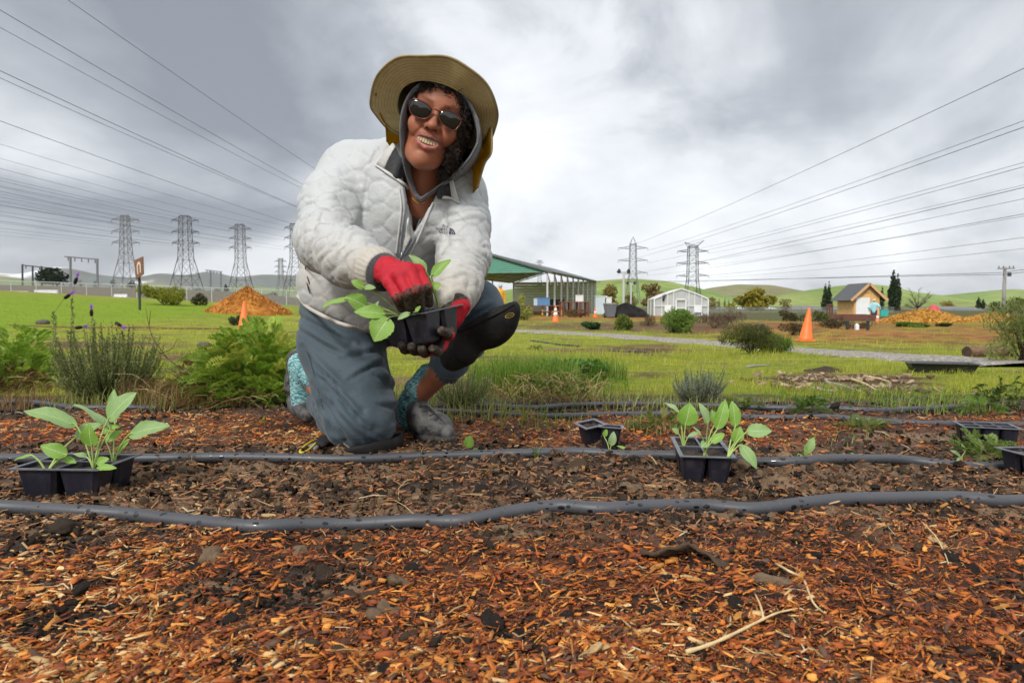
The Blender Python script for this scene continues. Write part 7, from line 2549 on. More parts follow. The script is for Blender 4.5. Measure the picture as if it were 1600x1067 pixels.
# ------------------------------------------------------------------ hood
rimpx = [(655, 309, 1.838), (645, 295, 1.826), (637, 275, 1.80), (631, 250, 1.765), (627, 222, 1.742), (627, 192, 1.732), (632, 166, 1.726), (644, 144, 1.716), (660, 132, 1.708), (677, 132, 1.703), (692, 138, 1.703), (708, 139, 1.706),
         (724, 151, 1.716), (737, 170, 1.726), (746, 192, 1.733), (747, 216, 1.740), (738, 238, 1.752), (722, 259, 1.772), (702, 278, 1.798), (682, 292, 1.820), (668, 302, 1.834)]
rim = closed_spline([P(*q) for q in rimpx], 96)
cen = P(684, 212, 1.75)


def hring(k, back, sag=0.0):
    q = cen + (rim - cen) * k
    q = q + np.array((0, back, 0.0)) + d0 * 0
    q[:, 2] -= sag
    return q


wob = (0.0018 * np.sin(np.linspace(0, 2 * math.pi * 9, 96)) + 0.0012 * np.sin(np.linspace(0, 2 * math.pi * 23, 96)))[:, None] * nrmz(-d0)
rings = [hring(0.90, 0.075), hring(0.95, 0.030), hring(0.975, 0.006) + wob, hring(1.0, 0.0) + wob, hring(1.030, 0.003) + wob, hring(1.045, 0.012) + wob * 0.7, hring(1.048, 0.020), hring(1.05, 0.04), hring(1.055, 0.07, 0.0), hring(1.04, 0.12, -0.004), hring(0.98, 0.17, -0.008), hring(0.72, 0.215, -0.01), hring(0.35, 0.235, -0.01)]
V, Fc = loft(rings, True, False, True)
hood = obj('hood', V, Fc, M['grey_fleece'], person)
for kk, bb in ((1.026, -0.0015), (1.043, 0.008)):
    V, Fc = tube_geo(np.vstack([hring(kk, bb) + wob, (hring(kk, bb) + wob)[:1]]), 0.0011, 5, caps=False)
    obj('stitch_line', V, Fc, M['galvanised'] if False else M['grey_buckle'], hood)

# ------------------------------------------------------------------ sunglasses and earring
sg = MB()
gl = {}
LENS = (((640, 161), (645, 155), (654, 156), (664, 161), (672, 167), (675, 174), (671, 182), (663, 186), (653, 184), (644, 179), (640, 171)),
        ((686, 177), (692, 173), (702, 174), (712, 178), (719, 184), (720, 191), (715, 200), (709, 204), (700, 200), (691, 193), (686, 185)))
frame = None
for q, ln in enumerate(LENS):
    cx, cy = np.mean(ln, 0)

    def dep(x_):
        return 0.103 - 0.0000052 * (x_ - 680) ** 2
    ring = closed_spline([HP(a, c, dep(a)) for a, c in ln], 44)
    V, Fc = tube_geo(np.vstack([ring, ring[:2]]), 0.0013, 8, caps=False)
    if frame is None:
        frame = obj('sunglasses', V, Fc, M['rose_metal'], person)
    else:
        obj('lens_rim', V, Fc, M['rose_metal'], frame)
    c3 = ring.mean(0) + hf * 0.0022
    rr_ = [ring - hf * 0.0012] + [c3 + (ring - c3) * k_ + hf * 0.0022 * (1 - k_ ** 2) for k_ in (0.97, 0.7, 0.4, 0.1)]
    V, Fc = loft(rr_, True, False, True)
    obj('lens', V, Fc, M['dark_lens'], frame)
V, Fc = tube_geo(spline([HP(674, 170, 0.104), HP(680, 171, 0.107), HP(687, 175, 0.104)], 10), 0.0018, 7)
obj('bridge', V, Fc, M['rose_metal'], frame)
for a, c, s in ((640, 160, -1), (720, 186, 1)):
    e = HP(a, c, 0.094)
    V, Fc = tube_geo(spline([e, L(s * 0.070, 0.060, 0.042), L(s * 0.074, -0.02, 0.040)], 12), 0.0018, 6)
    obj('temple', V, Fc, M['rose_metal'], frame)
V, Fc = lathe_geo([(0.0004, 0.0), (0.0016, -0.004), (0.0026, -0.012), (0.0022, -0.020), (0.0004, -0.025)], 10)
obj('earring', V + HP(713, 240, 0.030), Fc, M['lime_bead'], person)

# ------------------------------------------------------------------ hat
HROLL = R(14)
qu = math.cos(HROLL) * u0 + math.sin(HROLL) * r0
qr = math.cos(HROLL) * r0 - math.sin(HROLL) * u0
HC = P(679, 173, 1.775)
TAU = R(42)
qfront = -d0 * math.cos(TAU) + qu * math.sin(TAU)
qn = qu * math.cos(TAU) + d0 * math.sin(TAU)


def brim(th, rho):
    c, s = math.cos(th), math.sin(th)
    k = (abs(c) ** 2.3 + abs(s) ** 2.3) ** (-1 / 2.3)
    fr = 1.03 if s > 0 else 0.92
    w = (rho - 0.095) / 0.065
    lift = w * (0.010 * math.cos(2 * th) * -1 + 0.004 * math.sin(5 * th + 1) + 0.003 * math.sin(9 * th))
    return HC + qr * (rho * k * c) + qfront * (rho * k * s * fr) + qn * lift


TH = np.linspace(0, 2 * math.pi, 97)
RHO = np.linspace(0.094, 0.160, 12)
g = np.array([[brim(t_, r_) for r_ in RHO] for t_ in TH])
hat = MB()
m, n = g.shape[:2]
Nb = np.cross(np.gradient(g, axis=0), np.gradient(g, axis=1)); Nb /= np.linalg.norm(Nb, axis=-1)[..., None]
A, B = (g + Nb * 0.0016).reshape(-1, 3), (g - Nb * 0.0016).reshape(-1, 3)
uvg = np.stack(np.meshgrid(np.linspace(0, 1, m), np.linspace(0, 1, n), indexing='ij'), -1).reshape(-1, 2)
Fc = []
for i in range(m - 1):
    for k in range(n - 1):
        a, b_, c, d = i * n + k, i * n + k + 1, (i + 1) * n + k + 1, (i + 1) * n + k
        Fc += [(a, b_, c, d), (d + m * n, c + m * n, b_ + m * n, a + m * n)]
hat_o = obj('hat', np.concatenate([A, B]), Fc, M['khaki_cotton'], person, uv=np.concatenate([uvg, uvg]))
V, Fc = tube_geo(np.array([brim(t_, 0.1605) for t_ in TH]), 0.0030, 8, caps=False)
obj('brim_binding', V, Fc, M['khaki_binding'], hat_o)
rings = []
for h_, k_ in ((-0.004, 1.0), (0.03, 0.99), (0.065, 0.93), (0.088, 0.80), (0.100, 0.55), (0.104, 0.2)):
    rings.append(np.array([HC + (brim(t_, 0.0945) - HC) * k_ + qn * h_ for t_ in TH[:-1]]))
V, Fc = loft(rings, True, False, True)
obj('crown', V, Fc, M['khaki_cotton'], hat_o, uv=np.tile((0.3, 0.5), (len(V), 1)))
ths = [R(176), R(222), R(270), R(318), R(364)]
top_ = [brim(t_, 0.150) - qn * 0.003 for t_ in ths]
r1 = [P(591, 171, 1.80), P(640, 205, 1.93), P(690, 228, 1.975), P(744, 238, 1.90), P(768, 237, 1.79)]
r2 = [P(602, 191, 1.84), P(640, 235, 1.95), P(690, 255, 1.99), P(736, 262, 1.91), P(757, 256, 1.80)]
r3 = [P(605, 222, 1.87), P(640, 275, 1.97), P(690, 300, 2.0), P(730, 308, 1.93), P(746, 293, 1.825)]
cols_ = [spline([a, b_, c, d], 22) for a, b_, c, d in zip(top_, r1, r2, r3)]
g = np.stack([spline([cols_[q][i] for q in range(5)], 36) for i in range(22)], 0)
g[..., 1] += 0.006 * np.sin(np.linspace(0, 20, 36))[None] * np.linspace(0, 1, 22)[:, None]
V, Fc = sheet(g, 0.003)
obj('neck_cape', V, Fc, M['mustard_cotton'], hat_o)
for k in (0, 35):
    V, Fc = tube_geo(g[:, k], 0.0026, 6)
    obj('cape_binding', V, Fc, M['khaki_binding'] if k else M['mustard_cotton'], hat_o)

# ------------------------------------------------------------------ trousers
tr = Vox((-0.82, 1.76, -0.03), (0.06, 2.56, 0.62), 0.0058)
tr.cap(P(550, 462, 2.21), P(632, 472, 2.21), 0.135, 0.125, 0.04)
tr.chain([P(540, 478, 2.20), P(532, 540, 2.11), P(548, 600, 2.03), P(562, 652, 1.97)], [0.145, 0.128, 0.112, 0.106], 0.035)
tr.chain([P(563, 668, 1.985), P(530, 650, 2.15), P(506, 622, 2.29)], [0.080, 0.072, 0.060], 0.025)
tr.chain([P(640, 484, 2.20), P(700, 488, 2.03), P(741, 482, 1.925)], [0.125, 0.098, 0.080], 0.03)
tr.chain([P(742, 482, 1.925), P(722, 530, 1.985), P(690, 583, 2.06)], [0.078, 0.066, 0.054], 0.025)
hL = P(690, 583, 2.06); tL = nrmz(hL - P(722, 530, 1.985))
sl, p = tr._sub(hL - 0.13, hL + 0.13)
tr.put(sl, -((p - (hL - tL * 0.004)) @ tL).astype(np.float32), 0.006, 'cut')
V, Fq = tr.mesh()
V = smooth_mesh(V, Fq, 2)
N = normals(V, Fq)
# drag folds from hip to knee on the near thigh
a_ = V @ nrmz((0.62, -0.15, -0.76)); b_ = V @ nrmz((0.76, 0.0, 0.62))
n1 = fbm(a_ * 3.0, b_ * 17 + 0.6 * fbm(a_ * 6, b_ * 6, octaves=2, seed=2), V[:, 1] * 5, octaves=3, seed=77)
ridge = np.clip(1 - np.abs(n1) * 2.6, 0, 1) ** 1.6
n2 = fbm(V[:, 0] * 11, V[:, 1] * 11, V[:, 2] * 11, octaves=3, seed=78)
big = fbm(a_ * 2.2, b_ * 8, V[:, 1] * 4, octaves=2, seed=79)
thigh = sstep(-0.40, -0.46, V[:, 0] + 0.25 * (V[:, 2] - 0.3))
dsp = (0.010 * big - 0.017 * ridge * sstep(-0.3, 0.2, big + n2) + 0.003 * n2) * thigh
dsp += (0.009 * n2 + 0.006 * big) * (1 - thigh)
# bunched creases behind the kneeling knee and at the raised shin
s_ = (V - P(742, 482, 1.925)) @ tL
w = sstep(-0.02, 0.04, s_) * (1 - thigh)
dsp += w * 0.0050 * np.sin(s_ / 0.026 * 2 + 3 * fbm(V[:, 0] * 9, V[:, 1] * 9, V[:, 2] * 9, octaves=2, seed=5))
# hip creases fanning from the crotch
s2 = np.linalg.norm(V - P(600, 520, 2.1), axis=1)
# fan of folds on top of the raised thigh
fa = np.arctan2(V[:, 2] - P(690, 530, 1.9)[2], V[:, 0] - P(690, 530, 1.9)[0])
kn = np.exp(-(np.linalg.norm(V - P(722, 486, 1.86), axis=1) / 0.075) ** 2)
dsp += 0.009 * kn * np.sin(fa * 11 + 1.0)
# elastic gathers near the ankle hem
sh = (V - hL) @ tL; rel = V - hL - np.outer(sh, tL)
e1 = nrmz(np.cross(tL, (0, 1, 0))); e2 = np.cross(tL, e1)
ang = np.arctan2(rel @ e2, rel @ e1)
hem = sstep(-0.040, -0.015, sh) * sstep(0.12, 0.09, np.linalg.norm(V - hL, axis=1))
dsp += hem * (0.0030 * np.cos(ang * 22) - 0.003)
FOLDS = (((472, 541), (499, 573), (545, 615)), ((483, 557), (520, 598), (550, 647)), ((493, 583), (525, 615), (575, 663)), ((509, 624), (540, 658), (568, 688)), ((533, 557), (565, 550), (591, 546)), ((547, 589), (582, 571), (600, 566)),
         ((586, 583), (604, 594), (613, 606)), ((593, 628), (608, 632), (620, 642)), ((464, 468), (500, 485), (560, 510)), ((462, 488), (500, 508), (552, 536)), ((466, 512), (505, 536), (540, 552)), ((714, 506), (728, 486), (745, 468)), ((723, 503), (742, 488), (761, 478)), ((700, 512), (712, 490), (722, 466)))
px_, py_ = to_px(V[:, 0], V[:, 1], V[:, 2])
for q, fl_ in enumerate(FOLDS):
    cv = spline([(*w, 0) for w in fl_], 40)[:, :2]
    dd_ = np.hypot(px_[:, None] - cv[None, :, 0], py_[:, None] - cv[None, :, 1]); k_ = dd_.argmin(1); d_ = dd_.min(1)
    tg_ = np.gradient(cv, axis=0)[k_]; sg_ = np.sign(tg_[:, 0] * (py_ - cv[k_, 1]) - tg_[:, 1] * (px_ - cv[k_, 0])) * d_
    tp2 = np.sin(np.pi * np.clip((k_ + 2) / 43, 0, 1)) ** 0.6 * (N[:, 1] < 0.25)
    dsp += tp2 * (0.0085 * np.exp(-((sg_ + 5) / 5.5) ** 2) - 0.0085 * np.exp(-((sg_ - 2.5) / 3.0) ** 2))
V = V + N * dsp[:, None]
V[:, 2] = np.maximum(V[:, 2], 0.004)
trousers = obj('trousers', V, Fq, M['trouser_cloth'], person)
TT = bvh(V, Fq)
V, Fc = tube_geo(line(((478, 545), (492, 590), (505, 640), (520, 690)), 40, 0.0006, TT), 0.0012, 5)
obj('side_seam', V, Fc, M['trouser_cloth'], trousers)
V, Fc = tube_geo(line(((752, 441), (735, 462), (722, 488), (712, 512)), 40, 0.0006, TT), 0.0012, 5)
obj('side_seam', V, Fc, M['trouser_cloth'], trousers)

# ------------------------------------------------------------------ socks and shoes
sk = Vox((-0.80, 1.95, -0.01), (-0.20, 2.56, 0.36), 0.005)
sk.chain([P(669, 587, 2.125), P(655, 608, 2.165), P(645, 630, 2.20), P(642, 652, 2.225)], [0.0385, 0.0395, 0.044, 0.044], 0.02)
V, Fq = sk.mesh(); V = smooth_mesh(V, Fq, 1)
aS = P(669, 587, 2.125); tS = nrmz(P(645, 630, 2.2) - aS)
N = normals(V, Fq); s_ = (V - aS) @ tS
V = V + N * (0.0022 * np.sin(s_ / 0.007) * sstep(0.02, 0.05, s_) * np.sin(V[:, 0] * 60) + 0.0015 * np.cos(np.arctan2(V[:, 0] - aS[0], V[:, 1] - aS[1]) * 36) * sstep(0.02, -0.01, s_))[:, None]
obj('sock', V, Fq, M['marled_knit'], person)
sk = Vox((-0.80, 2.2, 0.02), (-0.55, 2.56, 0.36), 0.005)
sk.chain([P(489, 592, 2.345), P(480, 578, 2.380), P(470, 570, 2.400)], [0.037, 0.041, 0.040], 0.02)
sk.chain([P(470, 570, 2.40), P(471, 630, 2.40)], [0.040, 0.036], 0.02)
V, Fq = sk.mesh(); V = smooth_mesh(V, Fq, 1)
obj('sock', V, Fq, M['marled_knit'], person)

sh_ = Vox((-0.52, 1.95, -0.03), (-0.08, 2.42, 0.20), 0.0045)
h0, h1, h2 = G(634, 668), G(672, 684), G(708, 690)
h0, h1, h2 = (q + (0, 0, 0) for q in (h0, h1, h2))
sh_.chain([h0 + (0.004, 0, 0.048), h1 + (-0.012, 0, 0.046), h1 + (0.028, -0.01, 0.036), h2 + (-0.022, 0.008, 0.026)], [0.043, 0.045, 0.040, 0.026], 0.02)
sh_.cap(h0 + (0.008, -0.005, 0.085), h1 + (-0.035, 0.01, 0.085), 0.036, 0.036, 0.02)
sh_.cap(P(668, 588, 2.125), P(644, 634, 2.205), 0.030, 0.0405, 0.006, op='cut')
sh_.halfspace(h1 + (0, 0, 0.002), (0, 0, -1), 0.006)
V, Fq = sh_.mesh(); V = smooth_mesh(V, Fq, 2)
N = normals(V, Fq)
tS = nrmz(h2 - h0); s_ = (V - h0) @ tS
V = V + N * (0.0022 * np.sin(s_ / 0.0085 + 2 * fbm(V[:, 0] * 25, V[:, 1] * 25, V[:, 2] * 25, octaves=2)) * sstep(0.10, 0.14, s_) * sstep(0.22, 0.18, s_))[:, None]
shoe = obj('shoe', V, Fq, M['shoe_leather'], person)
ST = bvh(V, Fq)
for k in range(4):
    V, Fc = tube_geo(line(((655 + 8 * k, 636 + 7 * k), (665 + 7 * k, 634 + 6.5 * k), (673 + 6 * k, 640 + 6 * k)), 12, 0.0022, ST), 0.0021, 5)
    obj('lace', V, Fc, M['shoe_rubber'], shoe)
sole = [h0 + (-0.030, 0.03, 0), h0 + (-0.036, -0.015, 0), h1 + (-0.03, -0.045, 0), h2 + (-0.02, -0.026, 0), h2 + (0.012, 0.0, 0), h1 + (0.035, 0.045, 0), h0 + (0.01, 0.05, 0)]
lo_ = closed_spline([q + (0, 0, 0.004 - q[2] * 0) for q in sole], 40)
c_ = lo_.mean(0)
V, Fc = loft([c_ + (lo_ - c_) * 0.93 + (0, 0, -0.006), c_ + (lo_ - c_) * 0.97 + (0, 0, 0.010), c_ + (lo_ - c_) * 0.93 + (0, 0, 0.014)], True, True, True)
obj('sole', V, Fc, M['shoe_rubber'], shoe)

s2_ = Vox((-0.84, 2.24, -0.02), (-0.58, 2.54, 0.32), 0.0045)
s2_.chain([P(467, 562, 2.425), P(466, 600, 2.44), P(469, 632, 2.42), P(480, 648, 2.35)], [0.042, 0.044, 0.040, 0.028], 0.02)
s2_.cap(P(487, 570, 2.35), P(484, 604, 2.35), 0.040, 0.038, 0.006, op='cut')
V, Fq = s2_.mesh(); V = smooth_mesh(V, Fq, 2)
V[:, 2] = np.maximum(V[:, 2], 0.003)
N = normals(V, Fq)
V = V + N * (0.0016 * np.sin(V[:, 2] / 0.006 + 2 * fbm(V[:, 0] * 20, V[:, 1] * 20, octaves=2)) * sstep(0.16, 0.12, V[:, 2]) * sstep(0.05, 0.08, V[:, 2]))[:, None]
shoe2 = obj('shoe', V, Fq, M['shoe_leather'], person)
V, Fc = tube_geo(spline([P(462, 552, 2.41), P(457, 580, 2.43), P(457, 615, 2.44), P(462, 640, 2.43)], 20), 0.010, 8)
obj('sole', V, Fc, M['shoe_rubber'], shoe2)

# ------------------------------------------------------------------ knee pads
kp = Vox((-0.24, 1.66, 0.20), (0.06, 1.98, 0.47), 0.0042)
pa, pb = P(706, 520, 1.845), P(809, 469, 1.815)
ax0 = nrmz(pb - pa); ax2 = nrmz(np.cross(ax0, (0, 1, 0))); ax2 = ax2 if ax2[2] < 0 else -ax2; ax1 = np.cross(ax2, ax0)
RO = np.stack([ax0, ax1, ax2], 1)
kc = (pa + pb) / 2 + np.array((0, 0.03, 0))
kp.ell(kc + ax2 * 0.004, (0.094, 0.062, 0.086), 0.01, RO)
kp.cap(P(722, 548, 1.865), P(708, 560, 1.885), 0.046, 0.036, 0.03)
kp.cap(P(782, 492, 1.835), P(797, 482, 1.835), 0.030, 0.020, 0.03)
kp.ell(kc + np.array((-0.002, 0.010, 0.006)), (0.083, 0.055, 0.074), 0.006, RO, op='cut')
kp.halfspace((pa + pb) / 2 + np.array((0, 0, 0.002)), -ax2 + np.array((0, 0.25, 0)), 0.006)
V, Fq = kp.mesh(); V = smooth_mesh(V, Fq, 2)
pad = obj('knee_pad', V, Fq, M['neoprene'], person)
KT = bvh(V, Fq)
V, Fc = tube_geo(spline([cast(KT, a, c, 0.001, 1.82) for a, c in ((712, 520), (735, 510), (757, 499), (780, 488), (803, 475))], 30), 0.0042, 7)
obj('pad_edge', V, Fc, M['neoprene'], pad)
th = np.linspace(0, 2 * math.pi, 25)[:-1]
ov = np.stack([np.cos(th), 0.48 * np.sin(th), 0 * th], 1)
stuck('badge', np.vstack([ov, ov * 0.84]), [(i, (i + 1) % 24, 24 + (i + 1) % 24, 24 + i) for i in range(24)], KT, 796, 493, 7.6, R(19), 0.0012, M['yellow_print'], pad)
V2, Fc = text_mesh("FISKARS", 1.0, 'CENTER')
V2[:, 1] -= 0.35
stuck('badge_lettering', V2 * (0.9, 1, 1), Fc, KT, 796, 493, 3.1, R(19), 0.0014, M['yellow_print'], pad)

k2 = Vox((-0.58, 1.80, -0.03), (-0.28, 2.18, 0.10), 0.0042)
kc = P(567, 688, 1.995)
k2.ell(kc, (0.120, 0.135, 0.060), 0.01)
k2.ell(kc + np.array((0, 0, 0.012)), (0.110, 0.124, 0.053), 0.006, op='cut')
k2.halfspace(kc + np.array((0, 0, -0.004)), (-0.25, 0.10, 1.0), 0.005)
V, Fq = k2.mesh(); V = smooth_mesh(V, Fq, 2); V[:, 2] = np.maximum(V[:, 2], -0.012)
pad2 = obj('knee_pad', V, Fq, M['neoprene'], person)
g = np.array([[G(a + k * 5, c + k * 3.2, 0.012 + 0.004 * k) for k in range(4)] for a, c in ((488, 688), (497, 684), (507, 679), (517, 674), (526, 670))])
V, Fc = sheet(g, 0.006)
obj('strap', V, Fc, M['neoprene'], pad2)
g = np.array([[G(a + k * 4, c + k * 3, 0.010) for k in range(3)] for a, c in ((482, 697), (490, 693), (499, 689))])
V, Fc = sheet(g, 0.006)
bk = obj('buckle', V, Fc, M['grey_buckle'], pad2)
lp = closed_spline([G(a, c, 0.014) for a, c in ((494, 687), (488, 689), (478, 695), (469, 704), (471, 707), (480, 704), (489, 697), (495, 690))], 48)
V, Fc = tube_geo(np.vstack([lp, lp[:2]]), 0.0032, 7, caps=False)
obj('pull_loop', V, Fc, M['yellow_webbing'], pad2)

# ------------------------------------------------------------------ gloves


def glove(h, back, lo, hi, palm_dip, fat=0.002):
    v = Vox(lo, hi, 0.0026)
    hand(v, **h, fat=fat)
    w0 = h['wrist']; away = nrmz(w0 - np.mean(h['knk'], 0))
    v.cap(w0, w0 + away * 0.030, 0.034, 0.036, 0.02)
    V, Fq = v.mesh(); V = smooth_mesh(V, Fq, 2, 0.4)
    N = normals(V, Fq)
    dip = np.zeros(len(V))
    best = np.full(len(V), 9.0)
    for a, b2, c in zip(h['knk'], h['pip'], h['tip']):
        for p0, p1, t0, t1 in ((a, b2, 0, 0.5), (b2, c, 0.5, 1.0)):
            ba = p1 - p0; t = np.clip(((V - p0) @ ba) / (ba @ ba), 0, 1)
            d = np.linalg.norm(V - p0 - t[:, None] * ba, axis=1)
            mth = d < best
            best = np.where(mth, d, best); dip = np.where(mth, t0 + (t1 - t0) * t, dip)
    dip = sstep(0.16, 0.80, dip)
    facing = N @ nrmz(back)
    dip = np.clip(dip + palm_dip * sstep(0.25, -0.35, facing), 0, 1)
    wr = np.linalg.norm(V - w0, axis=1)
    fold = 0.0016 * np.sin(wr / 0.0075 + 3 * fbm(V[:, 0] * 40, V[:, 1] * 40, V[:, 2] * 40, octaves=2, seed=6)) * sstep(0.075, 0.05, wr)
    V = V + N * (fold + 0.0012 * fbm(V[:, 0] * 90, V[:, 1] * 90, V[:, 2] * 90, octaves=3, seed=8))[:, None]
    return obj('glove', V, Fq, M['glove_knit'], person, cols=np.stack([dip] * 3, 1))


allR = np.vstack([RH['wrist'][None], *[np.array(RH[k]) for k in ('knk', 'pip', 'tip', 'thumb')]])
allL = np.vstack([LH['wrist'][None], *[np.array(LH[k]) for k in ('knk', 'pip', 'tip', 'thumb')]])
glove(RH, (0.1, -0.8, 0.5), allR.min(0) - 0.055, allR.max(0) + 0.055, 0.9, 0.0036)
glove(LH, (0.3, -0.3, -0.9), allL.min(0) - 0.055, allL.max(0) + 0.055, 0.9)

# ================================================================== SEEDLING PACKS AND PLANTS


def pack(label, M4, nx, ny, pitch_x, pitch_y, h=0.068, soil=True):
    """nursery pack: tapered cells under a thin rim; M4 places its rim centre"""
    t = thing('seedling_pack', label, 'seedling pack', (0, 0, 0), 'black seedling packs')
    t.matrix_world = Matrix(M4.tolist())
    X0, Y0 = -nx * pitch_x / 2, -ny * pitch_y / 2
    for i in range(nx):
        for j in range(ny):
            cx, cy = X0 + (i + 0.5) * pitch_x, Y0 + (j + 0.5) * pitch_y
            rg = []
            for z, s, rr in ((-0.001, 0.475, 0.10), (-0.010, 0.462, 0.12), (-h + 0.004, 0.372, 0.16), (-h, 0.352, 0.18)):
                a, b = pitch_x * s, pitch_y * s; q = min(a, b) * rr * 2
                rg.append([(cx + x_, cy + y_, z) for x_, y_ in ((-a + q, -b), (0, -b), (a - q, -b), (a, -b + q), (a, 0), (a, b - q), (a - q, b), (0, b), (-a + q, b), (-a, b - q), (-a, 0), (-a, -b + q))])
            inner = [[((x_ - cx) * 0.96 + cx, (y_ - cy) * 0.96 + cy, z_ + 0.001 * (k > 1)) for x_, y_, z_ in r_] for k, r_ in enumerate(rg)][::-1]
            V, Fc = loft(rg + inner[:1] + inner[1:], True)
            c = obj('cell', V, Fc, M['pot_plastic'], t, local=True, smooth=False)
            if soil:
                r_ = np.array(rg[1]); ctr = np.array((cx, cy, -0.008))
                rings = [ctr + (r_ - ctr) * k * (1, 1, 0) + np.array([(0, 0, 0.004 * random.uniform(-1, 1)) for _ in r_]) for k in (0.94, 0.6, 0.25)]
                V, Fc = loft(rings, True, False, True)
                obj('potting_soil', V, Fc, M['potting_mix'], c, local=True)
    mb = MB()
    lip = 0.007
    for j in range(ny + 1):
        y_ = Y0 + j * pitch_y; e = lip if j in (0, ny) else 0.0025
        mb.box((X0 - lip, y_ - (e if j != ny else 0.0025), -0.0012), (X0 + nx * pitch_x + lip, y_ + (e if j != 0 else 0.0025), 0.0012))
    for i in range(nx + 1):
        x_ = X0 + i * pitch_x; e = lip if i in (0, nx) else 0.0025
        for j in range(ny):
            mb.box((x_ - (e if i != nx else 0.0025), Y0 + j * pitch_y + 0.0026 + (lip - 0.0025) * 0, -0.0011), (x_ + (e if i != 0 else 0.0025), Y0 + (j + 1) * pitch_y - 0.0026, 0.0011))
    mb.build('rim', M['pot_rim'], t, local=True)
    return t


def frame(c, ex, ey):
    ex = nrm3(ex); ez = nrm3(np.cross(ex, ey)); ey = np.cross(ez, ex)
    m = np.eye(4); m[:3, 0], m[:3, 1], m[:3, 2], m[:3, 3] = ex, ey, ez, c
    return m


def upright(c, yaw, tilt=(0, 0)):
    m = Matrix.Translation(Vector(c)) @ Matrix.Rotation(yaw, 4, 'Z') @ Matrix.Rotation(tilt[0], 4, 'X') @ Matrix.Rotation(tilt[1], 4, 'Y')
    return np.array(m)


def leaf_geo(b, tip, w, up, droop=0.18, cup=0.25, teeth=0.06, nu=13, nv=9, shape=0.8, seed=0):
    """a broad leaf from its base b to its tip"""
    b, tip = np.asarray(b, float), np.asarray(tip, float)
    ax = tip - b; Ln = np.linalg.norm(ax); ax /= Ln
    side = nrm3(np.cross(ax, up)); nn = np.cross(side, ax)
    V, UV = [], []
    for i in range(nu):
        u = i / (nu - 1)
        wd = w / 2 * (math.sin(math.pi * min(1, max(0.0, u * 0.97 + 0.015)) ** shape)) ** 0.75
        wd *= 1 + teeth * math.sin(u * 40 + seed) * (0.2 < u < 0.97)
        c = b + ax * Ln * u + nn * Ln * (droop * (0.25 - (u - 0.5) ** 2) * 2 - droop * 0.2)
        for k in range(nv):
            v = k / (nv - 1) * 2 - 1
            rip = 0.030 * Ln * math.sin(u * 9 + v * 2.5 + seed) * v * v
            V.append(c + side * wd * v + nn * (cup * wd * abs(v) ** 1.5 + rip))
            UV.append((u, 0.5 + 0.5 * v))
    Fc = [(i * nv + k, i * nv + k + 1, (i + 1) * nv + k + 1, (i + 1) * nv + k) for i in range(nu - 1) for k in range(nv - 1)]
    return np.array(V), Fc, np.array(UV)


LEAFC = ((0.17, 0.31, 0.09), (0.24, 0.40, 0.15), (0.19, 0.37, 0.045), (0.21, 0.40, 0.05), (0.30, 0.44, 0.22))


def seedling(label, base, leaves, Y, group='cabbage seedlings', stem_r=0.0016, k_up=0.5, cat='seedling'):
    """leaves: (base px, tip px, width px, depth offsets at base and tip, tone, tilt of the upper face toward the viewer)"""
    t = thing('cabbage_seedling', label, cat, base, group)
    base = np.asarray(base, float)
    for q, (lb, lt, w, db, dt, tone, face) in enumerate(leaves):
        b, tip = P(*lb, Y + db), P(*lt, Y + dt)
        up = nrm3(np.array((0, 0, 1.0)) * (1 - face) + np.array((0, -1.0, 0.25)) * face)
        V, Fc, UV = leaf_geo(b, tip, w * Y / F, up, 0.16, 0.22, 0.05, seed=q * 1.7, shape=0.72)
        c = np.tile(LEAFC[tone], (len(V), 1))
        lf = obj('leaf', V, Fc, M['brassica_leaf'], t, cols=c, uv=UV)
        a1 = base * 0.55 + b * 0.45 + (0, 0, 0.25 * abs(b[2] - base[2])) * np.array((0, 0, 1.0)) * 0.5
        pts = spline([base - (0, 0, 0.004), a1, b, b + (tip - b) * 0.12], 14)
        V, Fc = tube_geo(pts, np.linspace(stem_r * 1.25, stem_r * 0.7, 14), 6)
        obj('petiole', V, Fc, M['stem_green'], lf)
    return t


RIMZ = 0.068
# left pack
fl, fr, br = P(22, 739, 1.43), P(158, 736.5, 1.42), P(214, 715, 1.565)
ex = fr - fl; ex[2] = 0; ey = br - fr; ey[2] = 0
cL = (fl + br) / 2; cL[2] = 0.071
pack('four-cell black seedling pack between the two hoses at the left edge', frame(cL, ex, ey), 2, 2, 0.092, 0.072)


def rim_pt(px, py, z):
    d = ray(px, py); return np.array((0, 0, CAM_Z)) + d * ((z - CAM_Z) / d[2])


zL = cL[2] - 0.006
seedling('leafy cabbage seedling with the biggest leaves in the left pack', rim_pt(146, 732, zL), [
    ((119, 664), (37, 640), 29, 0.0, -0.02, 1, 0.45), ((168, 656), (212, 613), 36, 0.02, 0.03, 1, 0.65), ((172, 670), (116, 631), 19, 0.02, 0.0, 4, 0.2),
    ((143, 697), (139, 662), 28, -0.02, -0.03, 2, 0.9), ((160, 676), (189, 664), 15, 0.02, 0.03, 3, 0.5), ((136, 714), (114, 709), 11, -0.01, -0.02, 4, 0.4)], 1.47)
seedling('cabbage seedling leaning right in the left pack', rim_pt(177, 724, zL), [
    ((201, 679), (264, 664), 28, 0.0, 0.0, 1, 0.7), ((183, 710), (203, 685), 13, 0.0, 0.01, 3, 0.5), ((180, 655), (178, 608), 20, 0.05, 0.06, 1, 0.5), ((166, 690), (192, 672), 17, 0.0, 0.02, 3, 0.6)], 1.50)
